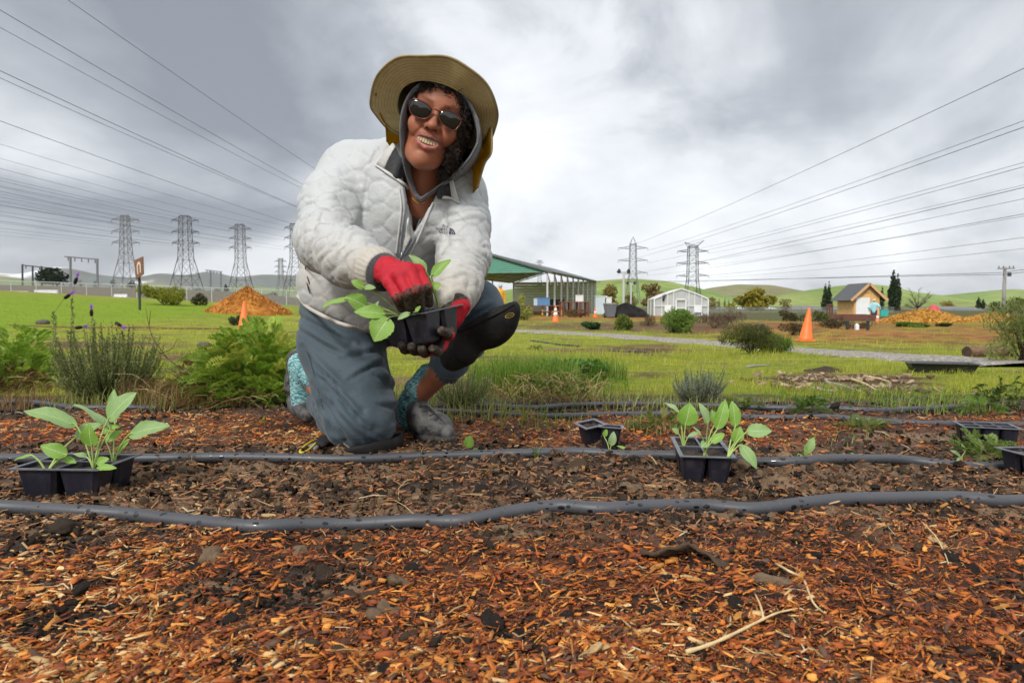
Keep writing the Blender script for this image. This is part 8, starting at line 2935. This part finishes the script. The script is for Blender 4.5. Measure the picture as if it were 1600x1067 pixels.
seedling('bent cabbage seedling at the front left corner of the left pack', rim_pt(73, 736, zL), [
    ((117, 684), (160, 660), 26, 0.05, 0.08, 1, 0.6), ((104, 711), (63, 696), 24, -0.01, -0.02, 2, 0.7), ((50, 711), (22, 719), 7, -0.02, -0.03, 3, 0.4), ((100, 716), (119, 723), 12, 0.0, 0.0, 3, 0.6)], 1.45, stem_r=0.0021)
seedling('tiny round-leaved cabbage seedling at the right front of the left pack', rim_pt(158, 732, zL), [
    ((151, 724), (170, 716), 15, 0.0, 0.0, 3, 0.8), ((152, 731), (182, 731), 12, -0.02, -0.02, 3, 0.6)], 1.44)

# right pack
A_, B_, C_ = P(1042, 687, 1.775), P(1106, 719, 1.545), P(1157, 719, 1.535)
ex = C_ - B_; ex[2] = 0; ey = A_ - B_; ey[2] = 0
cR = (A_ + C_) / 2; cR[2] = 0.071
pack('four-cell black seedling pack between the hoses, right of the gardener', frame(cR, ex, ey), 2, 2, 0.056, 0.112)
zR_ = cR[2] - 0.006
seedling('cabbage seedling with one round upright leaf at the back left of the right pack', rim_pt(1068, 699, zR_), [
    ((1071, 664), (1078, 630), 33, 0.0, 0.0, 2, 0.95), ((1061, 644), (1038, 629), 13, 0.02, 0.03, 4, 0.3), ((1060, 677), (1050, 669), 10, 0, 0, 1, 0.6), ((1076, 682), (1094, 676), 9, 0, 0.02, 4, 0.4)], 1.67)
seedling('tall cabbage seedling with a long oval leaf at the front of the right pack', rim_pt(1099, 714, zR_), [
    ((1121, 670), (1134, 624), 22, 0.02, 0.03, 2, 0.9), ((1112, 691), (1132, 677), 15, 0.0, 0.01, 3, 0.6), ((1103, 692), (1095, 698), 13, 0.0, -0.01, 1, 0.8)], 1.56)
seedling('pale cabbage seedling in the middle of the right pack', rim_pt(1103, 701, zR_), [
    ((1106, 662), (1093, 629), 15, 0.0, 0.0, 4, 0.5), ((1117, 662), (1112, 640), 14, 0.02, 0.02, 2, 0.7), ((1095, 680), (1083, 667), 7, 0, 0, 4, 0.4)], 1.64)
seedling('cabbage seedling with a drooping leaf over the right corner of the right pack', rim_pt(1136, 716, zR_), [
    ((1149, 666), (1144, 626), 20, 0.02, 0.03, 2, 0.9), ((1148, 691), (1157, 666), 20, 0.0, 0.0, 3, 0.85), ((1167, 674), (1206, 673), 24, 0.0, -0.01, 1, 0.75), ((1157, 695), (1183, 732), 19, -0.01, -0.03, 1, 0.8)], 1.57)

# held pack
fc = P(662, 489, 1.545)
yaw = R(-32)
ex = np.array((math.cos(R(32)), -math.sin(R(32)), 0.10)); ey = np.array((math.sin(R(32)), math.cos(R(32)), 0.13))
ex, ey = nrm3(ex), nrm3(ey)
hx = hy = 0.069
ch = fc - ex * hx + ey * hy
pack('four-cell black seedling pack held between the red gloves', frame(ch, ex, ey), 2, 2, hx, hy, 0.070)
seedling('leafy cabbage seedling hanging over the left side of the held pack', ch - ex * 0.034 - ey * 0.03, [
    ((607, 497), (584, 533), 40, -0.02, -0.03, 3, 0.9), ((602, 491), (553, 487), 24, -0.01, -0.02, 3, 0.75), ((572, 479), (540, 463), 28, 0.02, 0.0, 2, 0.8), ((543, 467), (502, 480), 13, 0.0, -0.01, 3, 0.5),
    ((569, 450), (549, 439), 17, 0.02, 0.01, 3, 0.7), ((569, 450), (587, 450), 13, 0.02, 0.02, 1, 0.6), ((583, 488), (592, 470), 8, 0.0, 0.0, 1, 0.6)], 1.56)
seedling('sprig with small round leaves on the rim of the held pack', ch + ex * 0.02 - ey * 0.055, [
    ((640, 489), (621, 499), 10, -0.015, -0.02, 1, 0.8), ((650, 487), (657, 478), 7, -0.01, 0.0, 3, 0.6)], 1.545)
seedling('cabbage seedling upright behind the right glove in the held pack', ch + ex * 0.036 + ey * 0.03, [
    ((674, 432), (704, 405), 18, 0.02, 0.03, 2, 0.75), ((675, 450), (689, 444), 14, 0.0, 0.0, 3, 0.85), ((666, 424), (639, 398), 17, 0.03, 0.03, 1, 0.6), ((672, 447), (668, 433), 9, 0.02, 0.02, 2, 0.7)], 1.58)

# the packs further back
for (px_, py_, yw, nx, ny, tl, lab) in ((924, 699, 0.45, 1, 1, (0.10, -0.12), 'crumpled single black cell standing behind the second hose'), (957, 703, -0.12, 1, 1, (-0.04, 0.06), 'black cell with a small sprig right of the crumpled one'),
                                        (1551, 698, -0.30, 3, 2, (0.0, 0.0), 'six-cell black pack with a feathery seedling near the right edge'), (1640, 752, 0.1, 2, 2, (0, 0), 'black seedling pack cut off by the right edge of the view')):
    g0 = G(px_, py_)
    m = upright((g0[0], g0[1] + 0.03, float(ground_h(g0[0], g0[1])) + (0.060 if nx == 3 else 0.063)), yw, tl)
    pack(lab, m, nx, ny, *((0.047, 0.050, 0.056) if nx == 3 else (0.060, 0.058, 0.060)))
for lab, bp, lv, Y in (('young cabbage seedling planted in front of the grey shoe', (727, 706), [((731, 699), (735, 680), 17, 0, 0, 3, 0.95), ((738, 705), (752, 704), 10, 0, 0, 3, 0.6)], None),
                       ('young cabbage seedling planted before the black cells', (953, 705), [((955, 696), (959, 674), 13, 0, 0, 4, 0.95), ((960, 702), (978, 699), 9, 0, 0, 3, 0.6), ((944, 682), (948, 669), 8, 0.02, 0.02, 3, 0.8)], None),
                       ('young cabbage seedling planted right of the right pack', (1256, 718), [((1259, 708), (1272, 683), 15, 0, 0, 1, 0.85), ((1252, 712), (1238, 712), 9, 0, 0, 3, 0.7), ((1262, 712), (1257, 698), 11, 0, 0, 3, 0.85), ((1255, 712), (1246, 718), 9, 0, 0, 2, 0.6)], None),
                       ('tiny seedling with one round leaf behind the second hose', (1330, 719), [((1330, 717), (1331, 707), 15, 0, 0, 3, 0.9)], None),
                       ('young seedling with narrow pale leaves near the right edge', (1500, 720), [((1500, 712), (1485, 703), 7, 0, 0, 4, 0.7), ((1504, 716), (1494, 720), 7, 0, 0, 4, 0.6), ((1508, 706), (1500, 690), 6, 0, 0, 4, 0.8)], None),
                       ('speck of a seedling by the left pack', (170, 790), [((168, 787), (160, 785), 8, 0, 0, 3, 0.6), ((171, 788), (178, 784), 6, 0, 0, 3, 0.6)], None)):
    g0 = G(*bp)
    seedling(lab, g0, lv, g0[1], 'planted seedlings', 0.0012)

# ------------------------------------------------------------------ leaf builders for dense plants


def diamonds(c0, d, ln, w, nrm_hint):
    """slim leaves: base, two shoulders, tip"""
    d = d / (np.linalg.norm(d, axis=1)[:, None] + 1e-9)
    s = np.cross(d, nrm_hint); s /= np.linalg.norm(s, axis=1)[:, None] + 1e-9
    ln = np.broadcast_to(np.asarray(ln, float), (len(c0),))[:, None]; w = np.broadcast_to(np.asarray(w, float), (len(c0),))[:, None]
    m = c0 + d * ln * 0.45
    V = np.stack([c0, m + s * w / 2, c0 + d * ln, m - s * w / 2], 1).reshape(-1, 3)
    return V, np.arange(len(c0) * 4).reshape(-1, 4)


def bunch(*parts):
    VV, FF, CC, o = [], [], [], 0
    for V, Fq, c in parts:
        VV.append(V); FF.append(Fq + o); CC.append(c); o += len(V)
    return np.concatenate(VV), np.concatenate(FF), np.concatenate(CC)


def needle_bush(t, base, n, W, D, H, ln, w, per, pal, hmin=0.45, start=0.22, lean=0.9):
    """upright stems clothed in narrow leaves"""
    base = np.asarray(base, float)
    a = RNG.uniform(0, 6.28, n); r = np.sqrt(RNG.uniform(0, 1, n))
    hh = H * RNG.uniform(hmin, 1.0, n) * (1 - 0.30 * r ** 2)
    b = base + np.stack([0.35 * W / 2 * r * np.cos(a), 0.35 * D / 2 * r * np.sin(a), np.zeros(n)], 1)
    tip = base + np.stack([W / 2 * r * np.cos(a), D / 2 * r * np.sin(a), hh], 1) + RNG.normal(0, 0.012, (n, 3))
    mid = b * 0.5 + tip * 0.5 + np.stack([lean * 0.10 * W * np.cos(a) * r, lean * 0.10 * D * np.sin(a) * r, -0.03 * hh], 1)
    u = np.tile(np.linspace(start, 1, per), (n, 1)) + RNG.uniform(-0.02, 0.02, (n, per)); u3 = u[..., None]
    q = (1 - u3) ** 2 * b[:, None] + 2 * u3 * (1 - u3) * mid[:, None] + u3 ** 2 * tip[:, None]
    tg = 2 * (1 - u3) * (mid - b)[:, None] + 2 * u3 * (tip - mid)[:, None]
    tg /= np.linalg.norm(tg, axis=-1)[..., None]
    rd = RNG.normal(0, 1, q.shape); rd -= (rd * tg).sum(-1, keepdims=True) * tg; rd /= np.linalg.norm(rd, axis=-1)[..., None]
    d = tg * RNG.uniform(0.7, 1.2, u.shape)[..., None] + rd * 0.75
    V, Fq = diamonds(q.reshape(-1, 3), d.reshape(-1, 3), (ln * RNG.uniform(0.6, 1.1, u.shape) * (1.1 - 0.45 * u)).ravel(), w, rd.reshape(-1, 3) + 0.4 * RNG.normal(0, 1, (n * per, 3)))
    tone = (RNG.uniform(0, 1, n)[:, None] * 0.5 + RNG.uniform(0, 1, u.shape) * 0.5).ravel()
    obj('foliage', V, Fq, M['foliage'], t, smooth=False, cols=np.repeat(lerp(pal[0], pal[1], tone), 4, 0))
    mb = MB()
    for i in range(0, n, 2):
        s = np.linspace(0, 1, 6)[:, None]
        mb.tube((1 - s) ** 2 * b[i] + 2 * s * (1 - s) * mid[i] + s ** 2 * tip[i], np.linspace(0.0017, 0.0008, 6), 3, (0.10, 0.085, 0.045), caps=False)
    mb.build('stem', M['bark'], t, smooth=True, usecol=True)
    return tip


def fern_bush(t, base, n, W, D, H, L0, pal, name='foliage', droop=0.5, np_=11, low=0.1, centre=None):
    """feathery plant: fronds with lobed leaflets in pairs"""
    base = np.asarray(base, float)
    a = RNG.uniform(0, 6.28, n); r = np.sqrt(RNG.uniform(0.02, 1, n))
    b = base + np.stack([W / 2 * r * 0.75 * np.cos(a), D / 2 * r * 0.75 * np.sin(a), H * (low + (1 - low) * RNG.uniform(0, 1, n) * np.sqrt(np.clip(1 - r ** 2 * 0.85, 0, 1)) * 0.85)], 1)
    d = np.stack([np.cos(a) * r + RNG.normal(0, 0.45, n), np.sin(a) * r * 0.8 + RNG.normal(0, 0.45, n) - 0.25, RNG.uniform(0.15, 1.1, n)], 1); d /= np.linalg.norm(d, axis=1)[:, None]
    Ln = L0 * RNG.uniform(0.55, 1.15, n)
    side = np.cross(d, (0, 0, 1.0) + 0.3 * RNG.normal(0, 1, (n, 3))); side /= np.linalg.norm(side, axis=1)[:, None]
    nn = np.cross(side, d)
    tone = RNG.uniform(0, 1, n)
    out = []
    for k in range(np_):
        u = (k + 1.0) / np_
        c = b + d * (Ln * u)[:, None] - np.array((0, 0, 1.0)) * (droop * Ln * u * u * 0.5)[:, None]
        pl = Ln * 0.36 * math.sin(math.pi * (0.12 + 0.80 * u)) ** 0.8
        for s in (-1, 1):
            dd = side * s * 0.85 + d * 0.65 + nn * 0.18 + RNG.normal(0, 0.12, (n, 3))
            for f0, sc, sp in ((0.0, 1.0, 0), (0.42, 0.5, 0.6), (0.42, 0.5, -0.6)):
                ddn = dd / np.linalg.norm(dd, axis=1)[:, None]
                d2 = ddn + sp * (d if s > 0 else d)
                V, Fq = diamonds(c + ddn * (pl * f0)[:, None], d2, pl * sc, pl * (0.26 if sp == 0 else 0.17), nn)
                tn = np.clip(tone * 0.65 + 0.35 * RNG.uniform(0, 1, n), 0, 1)
                out.append((V, Fq, np.repeat(lerp(pal[0], pal[1], tn), 4, 0)))
    V, Fq, c = bunch(*out)
    o = obj(name, V, Fq, M['foliage'], t, smooth=False, cols=c)
    mb = MB()
    for i in range(n):
        s = np.linspace(0, 1, 4)[:, None]
        mb.tube(b[i] + d[i] * Ln[i] * s - np.array((0, 0, 1.0)) * droop * Ln[i] * s * s * 0.5, np.linspace(0.0013, 0.0005, 4), 3, (0.20, 0.26, 0.06) if pal[1][1] > 0.15 else (0.22, 0.14, 0.06), caps=False)
    tag(mb.build('midrib', M['bark'], t, smooth=True, usecol=True), kind='stuff')
    return o


def dry_stalks(t, base, n, W, D, H, name='dry_stalk', pal=((0.40, 0.26, 0.11), (0.20, 0.11, 0.05), (0.52, 0.40, 0.20))):
    mb = MB(); base = np.asarray(base, float)
    for i in range(n):
        p0 = base + (random.uniform(-1, 1) * W / 2, random.uniform(-1, 1) * D / 2, random.uniform(0, 0.15) * H); a = random.uniform(0, 6.28); ln = random.uniform(0.06, 0.2)
        p2 = p0 + (math.cos(a) * ln, math.sin(a) * ln, random.uniform(-0.05, 0.9) * H); p2[2] = max(p2[2], base[2] + 0.004)
        p1 = (p0 + p2) / 2 + np.array((random.gauss(0, 0.02), random.gauss(0, 0.02), random.uniform(0.01, 0.05)))
        mb.tube(spline([p0, p1, p2], 6), np.linspace(0.0016, 0.0008, 6) * random.uniform(0.7, 1.4), 4, random.choice(pal), caps=False)
    return tag(mb.build(name, M['bark'], t, smooth=True, usecol=True), kind='stuff')


GRY = ((0.095, 0.12, 0.030), (0.32, 0.36, 0.13)); FRN = ((0.15, 0.32, 0.018), (0.52, 0.66, 0.11)); DRY = ((0.16, 0.085, 0.03), (0.40, 0.26, 0.10)); LIM = ((0.12, 0.18, 0.02), (0.27, 0.33, 0.05))
b = G(142, 632); b[1] += 0.12
t = thing('lavender_bush', 'tall grey-green lavender bush with purple flowers at the left', 'shrub', b)
needle_bush(t, b, 330, 0.48, 0.36, 0.35, 0.020, 0.0050, 60, GRY, 0.35)
for q, (bp, tp_, hp_) in enumerate((((86, 560), (84, 490), (104, 464)), ((112, 560), (113, 470), (118, 440)), ((146, 560), (145, 500), (143, 490)), ((112, 555), (110, 520), (122, 512)), ((194, 560), (191, 520), (184, 506)))):
    Yf = b[1] - 0.05 + 0.02 * q
    pts = spline([P(*bp, Yf), P((bp[0] + tp_[0]) / 2 + 1, (bp[1] + tp_[1]) / 2, Yf), P(*tp_, Yf)], 10)
    st = MB(); st.tube(pts, 0.0012, 5); stem = st.build('flower_stem', M['stem_green'], t, smooth=True)
    u = np.linspace(0.0, 1, 170); pc_ = np.stack([np.interp(u, np.linspace(0, 1, 10), pts[:, k]) for k in range(3)], 1)
    rd = RNG.normal(0, 1, (170, 3)); V, Fq = diamonds(pc_, rd * 0.6 + (0, 0, 1.0), 0.017, 0.0045, RNG.normal(0, 1, (170, 3)))
    obj('stem_leaves', V, Fq, M['foliage'], stem, smooth=False, cols=np.repeat(lerp(GRY[0], GRY[1], RNG.uniform(0.3, 1, 170)), 4, 0))
    h0 = P(hp_[0] - (hp_[0] - tp_[0]) * 0.3, hp_[1] + 2, Yf); ax = nrm3(P(*((120, 437), (113, 433), (145, 474), (135, 510), (198, 515))[0 if q == 9 else q], Yf) - P(*hp_, Yf) + 1e-6)
    if q == 0: ax = nrm3((0.8, 0, 0.55))
    if q == 1: ax = nrm3((0.35, 0, 0.9))
    if q == 2: ax = nrm3((0.03, 0, 1))
    if q == 3: ax = nrm3((0.98, 0, 0.15))
    if q == 4: ax = nrm3((0.85, 0, -0.5))
    h0 = P(*hp_, Yf) - ax * 0.012
    mb = MB()
    mb.tube([pts[-1], (pts[-1] + h0) / 2, h0], 0.0009, 4, (0.2, 0.24, 0.08)); mb.tube([h0 + ax * 0.030 * s for s in (0, 0.2, 0.5, 0.8, 1)], [0.002, 0.0055, 0.0062, 0.005, 0.001], 7, (0.022, 0.007, 0.024))
    e1 = nrm3(np.cross(ax, (0, 1, 0.1))); e2 = np.cross(ax, e1)
    for i in range(70):
        s = i / 70; ang = i * 2.4; rr = 0.0058 * math.sin(math.pi * (0.15 + 0.8 * s)) ** 0.6
        c = h0 + ax * s * 0.030 + (e1 * math.cos(ang) + e2 * math.sin(ang)) * rr
        o_ = (e1 * math.cos(ang) + e2 * math.sin(ang)) * 0.0022; w_ = np.cross(ax, o_)
        mb.add([c, c + o_ + w_ * 0.7, c + ax * 0.005 + o_ * 1.1, c + o_ - w_ * 0.7], [(0, 1, 2, 3)], (0.045, 0.012, 0.045) if i % 3 else (0.02, 0.006, 0.02))
    mb.build('flower_head', M['foliage'], stem, usecol=True)
    mb = MB()
    for i in range(4):
        ang = i * 1.57 + 0.4; o_ = (e1 * math.cos(ang) + e2 * math.sin(ang)); c = h0 + ax * 0.029
        w_ = np.cross(ax, o_) * 0.003
        mb.add([c, c + ax * 0.012 + o_ * 0.006 + w_ * 1.6, c + ax * 0.028 + o_ * 0.013, c + ax * 0.012 + o_ * 0.006 - w_ * 1.6], [(0, 1, 2, 3)], (0.42, 0.17, 0.72))
    mb.build('bract', M['foliage'], stem, usecol=True)

b = G(385, 632); b[1] += 0.10
t = thing('feathery_bush', 'bright green feathery bush beside the kneeling gardener', 'shrub', b)
fern_bush(t, b, 420, 0.56, 0.48, 0.365, 0.110, FRN, low=0.0, np_=13)
fern_bush(t, b + (0.04, -0.02, 0.02), 90, 0.50, 0.40, 0.36, 0.11, ((0.36, 0.40, 0.05), (0.60, 0.66, 0.12)), 'yellow_foliage', 0.8)
fern_bush(t, b + (0.03, -0.13, 0), 110, 0.48, 0.22, 0.17, 0.075, FRN, 'lower_foliage', 0.9, low=0.0)
fern_bush(t, b + (-0.06, -0.15, 0), 60, 0.44, 0.2, 0.12, 0.07, DRY, 'dead_foliage', 1.4)
dry_stalks(t, b + (-0.06, -0.12, 0), 90, 0.40, 0.20, 0.10)
b = G(284, 632); b[1] += 0.10
t = thing('dying_weed', 'yellowing feathery weed with dead leaves between lavender and green bush', 'weed', b)
fern_bush(t, b, 60, 0.22, 0.25, 0.16, 0.07, LIM, 'foliage', 1.0); fern_bush(t, b, 70, 0.24, 0.24, 0.20, 0.07, DRY, 'dead_foliage', 1.2)
dry_stalks(t, b, 70, 0.26, 0.2, 0.16)
b = G(10, 612); b[1] += 0.05
t = thing('feathery_bush', 'feathery green plant cut by the left edge of the view', 'shrub', b)
fern_bush(t, b, 260, 0.42, 0.40, 0.36, 0.10, FRN); fern_bush(t, b + (0.05, -0.08, 0), 80, 0.36, 0.25, 0.15, 0.08, DRY, 'dead_foliage', 1.3); fern_bush(t, b + (0.02, -0.12, 0), 40, 0.34, 0.2, 0.10, 0.07, LIM, 'yellow_foliage', 0.9)
dry_stalks(t, b + (0.05, -0.1, 0), 70, 0.36, 0.2, 0.10)
b = G(1097, 634); b[1] += 0.06
t = thing('lavender_bush', 'small grey-green lavender behind the right pack', 'shrub', b)
needle_bush(t, b, 150, 0.24, 0.22, 0.17, 0.016, 0.0032, 40, ((0.13, 0.16, 0.10), (0.36, 0.40, 0.28)), 0.5)
b = G(722, 636); b[1] += 0.06
t = thing('low_herb', 'fine-leaved pale green herb behind the grey shoe', 'plant', b)
needle_bush(t, b, 190, 0.30, 0.26, 0.17, 0.016, 0.0028, 34, ((0.12, 0.16, 0.04), (0.36, 0.40, 0.15)), 0.3, 0.15, 1.6)
b = G(860, 630); b[1] += 0.15
t = thing('weed_patch', 'tangle of clover, green weeds and dead stalks at the grass edge', 'weed', b)
fern_bush(t, b, 120, 0.46, 0.40, 0.11, 0.045, ((0.07, 0.13, 0.02), (0.20, 0.27, 0.05)), 'foliage', 0.9); dry_stalks(t, b, 130, 0.46, 0.40, 0.12)
b = G(880, 600); b[1] += 0.10
t = thing('clover_clump', 'dark green round-leaved clump among tall grass', 'plant', b)
c, k = cloud_pts([(b + (x_, y_, 0.07), (0.10, 0.10, 0.06)) for x_, y_ in ((-0.06, 0), (0.08, 0.05), (0.17, 0.02))], 1100)
V, Fq = quads(c, 0.019, 1.0, 0.1); obj('foliage', V, Fq, M['foliage'], t, smooth=False, cols=np.repeat(lerp((0.05, 0.13, 0.02), (0.13, 0.28, 0.04), RNG.uniform(0, 1, 1100)), 4, 0))
for px_, py_, W_, H_, n_, pal, lab in ((1566, 640, 0.26, 0.13, 90, ((0.05, 0.10, 0.018), (0.13, 0.19, 0.04)), 'dark green weeds at the end of the farthest hose'), (1265, 648, 0.16, 0.07, 50, ((0.08, 0.16, 0.02), (0.17, 0.27, 0.05)), 'small green weed growing over the third hose'),
                                       (1540, 722, 0.16, 0.085, 46, ((0.12, 0.20, 0.03), (0.25, 0.34, 0.08)), 'pale feathery seedling planted by the six-cell pack'), (1535, 676, 0.13, 0.05, 34, ((0.10, 0.20, 0.02), (0.20, 0.32, 0.04)), 'bright feathery seedling lying on the six-cell pack'),
                                       (1348, 674, 0.18, 0.045, 40, ((0.10, 0.16, 0.03), (0.24, 0.28, 0.06)), 'flat pale weed in the mulch at the right'), (1035, 672, 0.26, 0.06, 60, ((0.12, 0.16, 0.03), (0.28, 0.30, 0.07)), 'yellowish weeds behind the right pack'), (1160, 640, 0.2, 0.05, 40, LIM, 'yellow-green weeds right of the small lavender'), (835, 548, 0.30, 0.09, 60, ((0.04, 0.09, 0.015), (0.11, 0.19, 0.03)), 'leafy weed beyond the raised knee')):
    b = G(px_, py_)
    if 'lying on' in lab: b[2] += 0.056
    t = thing('small_weed', lab, 'weed', b, 'weeds in the bed'); fern_bush(t, b, n_, W_, W_ * 0.8, H_, 0.05, pal, 'foliage', 0.8, 9)
# bare twig plant left of the feathery bush
t = thing('bare_shoot', 'thin bare reddish shoot rising left of the feathery bush', 'shoot', G(262, 628)); Yf = G(262, 628)[1]
for q in (((296, 586), (262, 560), (238, 540), (228, 525)), ((262, 560), (240, 530), (232, 505), (228, 482)), ((233, 508), (234, 497), (236, 484)), ((250, 552), (268, 545), (278, 528)), ((296, 586), (290, 610), (283, 630))):
    V, Fc = tube_geo(spline([P(*w, Yf) for w in q], 10), np.linspace(0.0020, 0.0007, 10), 5); obj('twig', V, Fc, M['twig'], t)

# ------------------------------------------------------------------ grass: blades over the field, tufts at the bed


def blades(x, y, z, h, w, lean, col):
    n = len(x); a = RNG.uniform(0, 6.28, n); d = np.stack([np.cos(a), np.sin(a), np.zeros(n)], 1)
    s = np.stack([-np.sin(a + 0.6), np.cos(a + 0.6), np.zeros(n)], 1) * (w / 2)[:, None]
    b = np.stack([x, y, z], 1); up = np.array((0, 0, 1.0))
    m = b + up * (h * 0.6)[:, None] + d * (h * lean * 0.3)[:, None]; tp_ = b + up * (h * (1 - 0.25 * lean))[:, None] + d * (h * lean)[:, None]
    V = np.stack([b - s, b + s, m + s * 0.8, tp_, m - s * 0.8], 1).reshape(-1, 3)
    o = 5 * np.arange(n)[:, None]
    return V, np.concatenate([o + np.array((0, 1, 2, 4)), o + np.array((4, 2, 3, 3))]), np.repeat(col, 5, 0)


def grass(name, n, Y0, Y1, hs, dens=1.0, seed=0):
    t_ = RNG.uniform(0, 1, n); y = 1 / (1 / Y0 + (1 / Y1 - 1 / Y0) * t_); x = RNG.uniform(-0.92, 0.92, n) * y
    bm_, rm, lush, n1, n2 = field_zones(x, y)
    dp = np.min(np.hypot(x[:, None] - PATH[None, ::4, 0], y[:, None] - PATH[None, ::4, 1]), axis=1)
    k = (RNG.uniform(0, 1, n) < np.clip(1.05 - np.maximum(bm_, rm) * 1.05, 0.03, 1)) & (dp > 0.68) & (y + 0.25 * n1 > 2.82)
    x, y, bm_, n2, lush = x[k], y[k], bm_[k], n2[k], lush[k]; n = len(x)
    h = hs * RNG.uniform(0.4, 1.3, n) * (1 + 1.3 * np.clip(n2 * 1.8, -0.5, 1.2)) * (y / 4) ** 0.15; w = 0.0024 * (y / 3) ** 0.8 * RNG.uniform(0.7, 1.3, n)
    tone = np.clip(RNG.uniform(0, 1, n) * 0.55 + 0.45 * sstep(-0.5, 0.5, n2), 0, 1)
    c = lerp((0.16, 0.25, 0.012), (0.52, 0.52, 0.07), tone); dry = RNG.uniform(0, 1, n) < 0.10
    c[dry] = lerp((0.36, 0.27, 0.11), (0.48, 0.40, 0.20), RNG.uniform(0, 1, dry.sum()))
    c = lerp(c, np.zeros(3), 0.7 * lush) + np.array((0.19, 0.34, 0.015)) * (0.7 * lush)[:, None]
    V, Fq, cc = blades(x, y, base_h(x, y) - 0.002, h, w, RNG.uniform(0.1, 0.9, n), c)
    return V, Fq, cc


g1 = grass('near', 112000, 2.72, 9, 0.026); g2 = grass('far', 60000, 7, 45, 0.050)
V, Fq, c = bunch(g1, g2)


def tri_mesh(V, Fq):
    q = Fq[:, 2] != Fq[:, 3]
    return np.concatenate([Fq[q][:, :3], Fq[q][:, (0, 2, 3)], Fq[~q][:, :3]])


tag(obj('grass', V, tri_mesh(V, Fq), M['grass'], smooth=False, cols=c), kind='stuff')


def tuft(label, px, py, n, W, H, pal, w=0.0032, group='grass tufts', dy=0.0):
    b = G(px, py); b[1] += dy; b[2] = float(ground_h(b[0], b[1]))
    r = np.sqrt(RNG.uniform(0, 1, n)); a = RNG.uniform(0, 6.28, n); x, y = b[0] + W / 2 * r * np.cos(a), b[1] + W / 2.4 * r * np.sin(a)
    V, Fq, c = blades(x, y, ground_h(x, y), H * RNG.uniform(0.4, 1.1, n), w * RNG.uniform(0.7, 1.3, n), RNG.uniform(0.1, 0.8, n), lerp(pal[0], pal[1], RNG.uniform(0, 1, n)))
    o = obj('grass_tuft', V, tri_mesh(V, Fq), M['grass'], smooth=False, cols=c, loc=b)
    o['kind'] = 'stuff'
    return o


LG = ((0.09, 0.19, 0.015), (0.25, 0.36, 0.05)); YG = ((0.20, 0.24, 0.04), (0.42, 0.42, 0.13))
tuft('tall bright grass behind the raised knee pad', 815, 610, 1700, 0.55, 0.20, LG, dy=0.1)
tuft('bright grass by the clover clump', 900, 596, 1500, 0.6, 0.16, LG, dy=0.1)
tuft('ragged yellow grass at the middle of the bed edge', 1000, 628, 500, 0.7, 0.07, YG)
tuft('ragged grass at the right of the bed edge', 1380, 628, 600, 1.0, 0.07, LG)
tuft('tall pale grass between the two legs of the gardener', 615, 640, 380, 0.30, 0.13, YG, dy=0.15)
tuft('long thin grass at the right of the grey shoe', 745, 655, 120, 0.34, 0.10, YG)
tuft('sparse bright blades over the third hose', 835, 662, 70, 0.36, 0.09, LG)
tuft('pale tuft left of the small lavender', 1020, 672, 80, 0.26, 0.06, YG)
tuft('bright tuft right of the clover clump', 930, 612, 260, 0.34, 0.10, LG)
tuft('yellowish grass at the far right of the bed', 1480, 640, 160, 0.50, 0.07, YG)
tuft('green blades poking up before the second hose', 838, 722, 9, 0.008, 0.065, LG, 0.004)
tuft('small sparse tuft in the mulch beside the feathery bush', 410, 664, 14, 0.06, 0.05, LG)
tuft('green grass behind the lavender bush', 240, 585, 420, 0.6, 0.11, LG)
n = 1300
x, y = G(1330, 600)[0] + RNG.normal(0, 0.27, n), G(1330, 600)[1] + RNG.normal(0, 0.26, n); k = fbm(x * 3, y * 3, octaves=3, seed=81) > -0.12; x, y = x[k], y[k]; n = len(x)
L = 0.008 + 0.045 * RNG.uniform(0, 1, n) ** 5
V, Fq, c = chip_cloud(x, y, L, L * RNG.uniform(0.2, 0.6, n), L * 0.25, RNG.uniform(0, 6.3, n), RNG.normal(0, 0.3, n), RNG.normal(0, 0.4, n), 0.012, lerp((0.10, 0.055, 0.03), (0.58, 0.42, 0.26), RNG.uniform(0, 1, n) ** 1.4))
tag(obj('wood_debris', V, Fq, M['chip'], smooth=False, cols=c), kind='stuff')
RD = ((0.16, 0.085, 0.04), (0.40, 0.26, 0.11))
tuft('dry reddish stalks left of the lavender bush', 40, 636, 260, 0.45, 0.10, RD)
tuft('dry reddish stalks between lavender and feathery bush', 268, 634, 380, 0.40, 0.15, RD)
tuft('yellow-green grass along the bed edge at the left', 230, 628, 500, 0.75, 0.09, YG)
tuft('straggling dry grass along the third hose', 900, 648, 260, 1.0, 0.06, RD)
tuft('pale sprouts in the mulch right of the centre', 1320, 690, 24, 0.3, 0.04, YG)
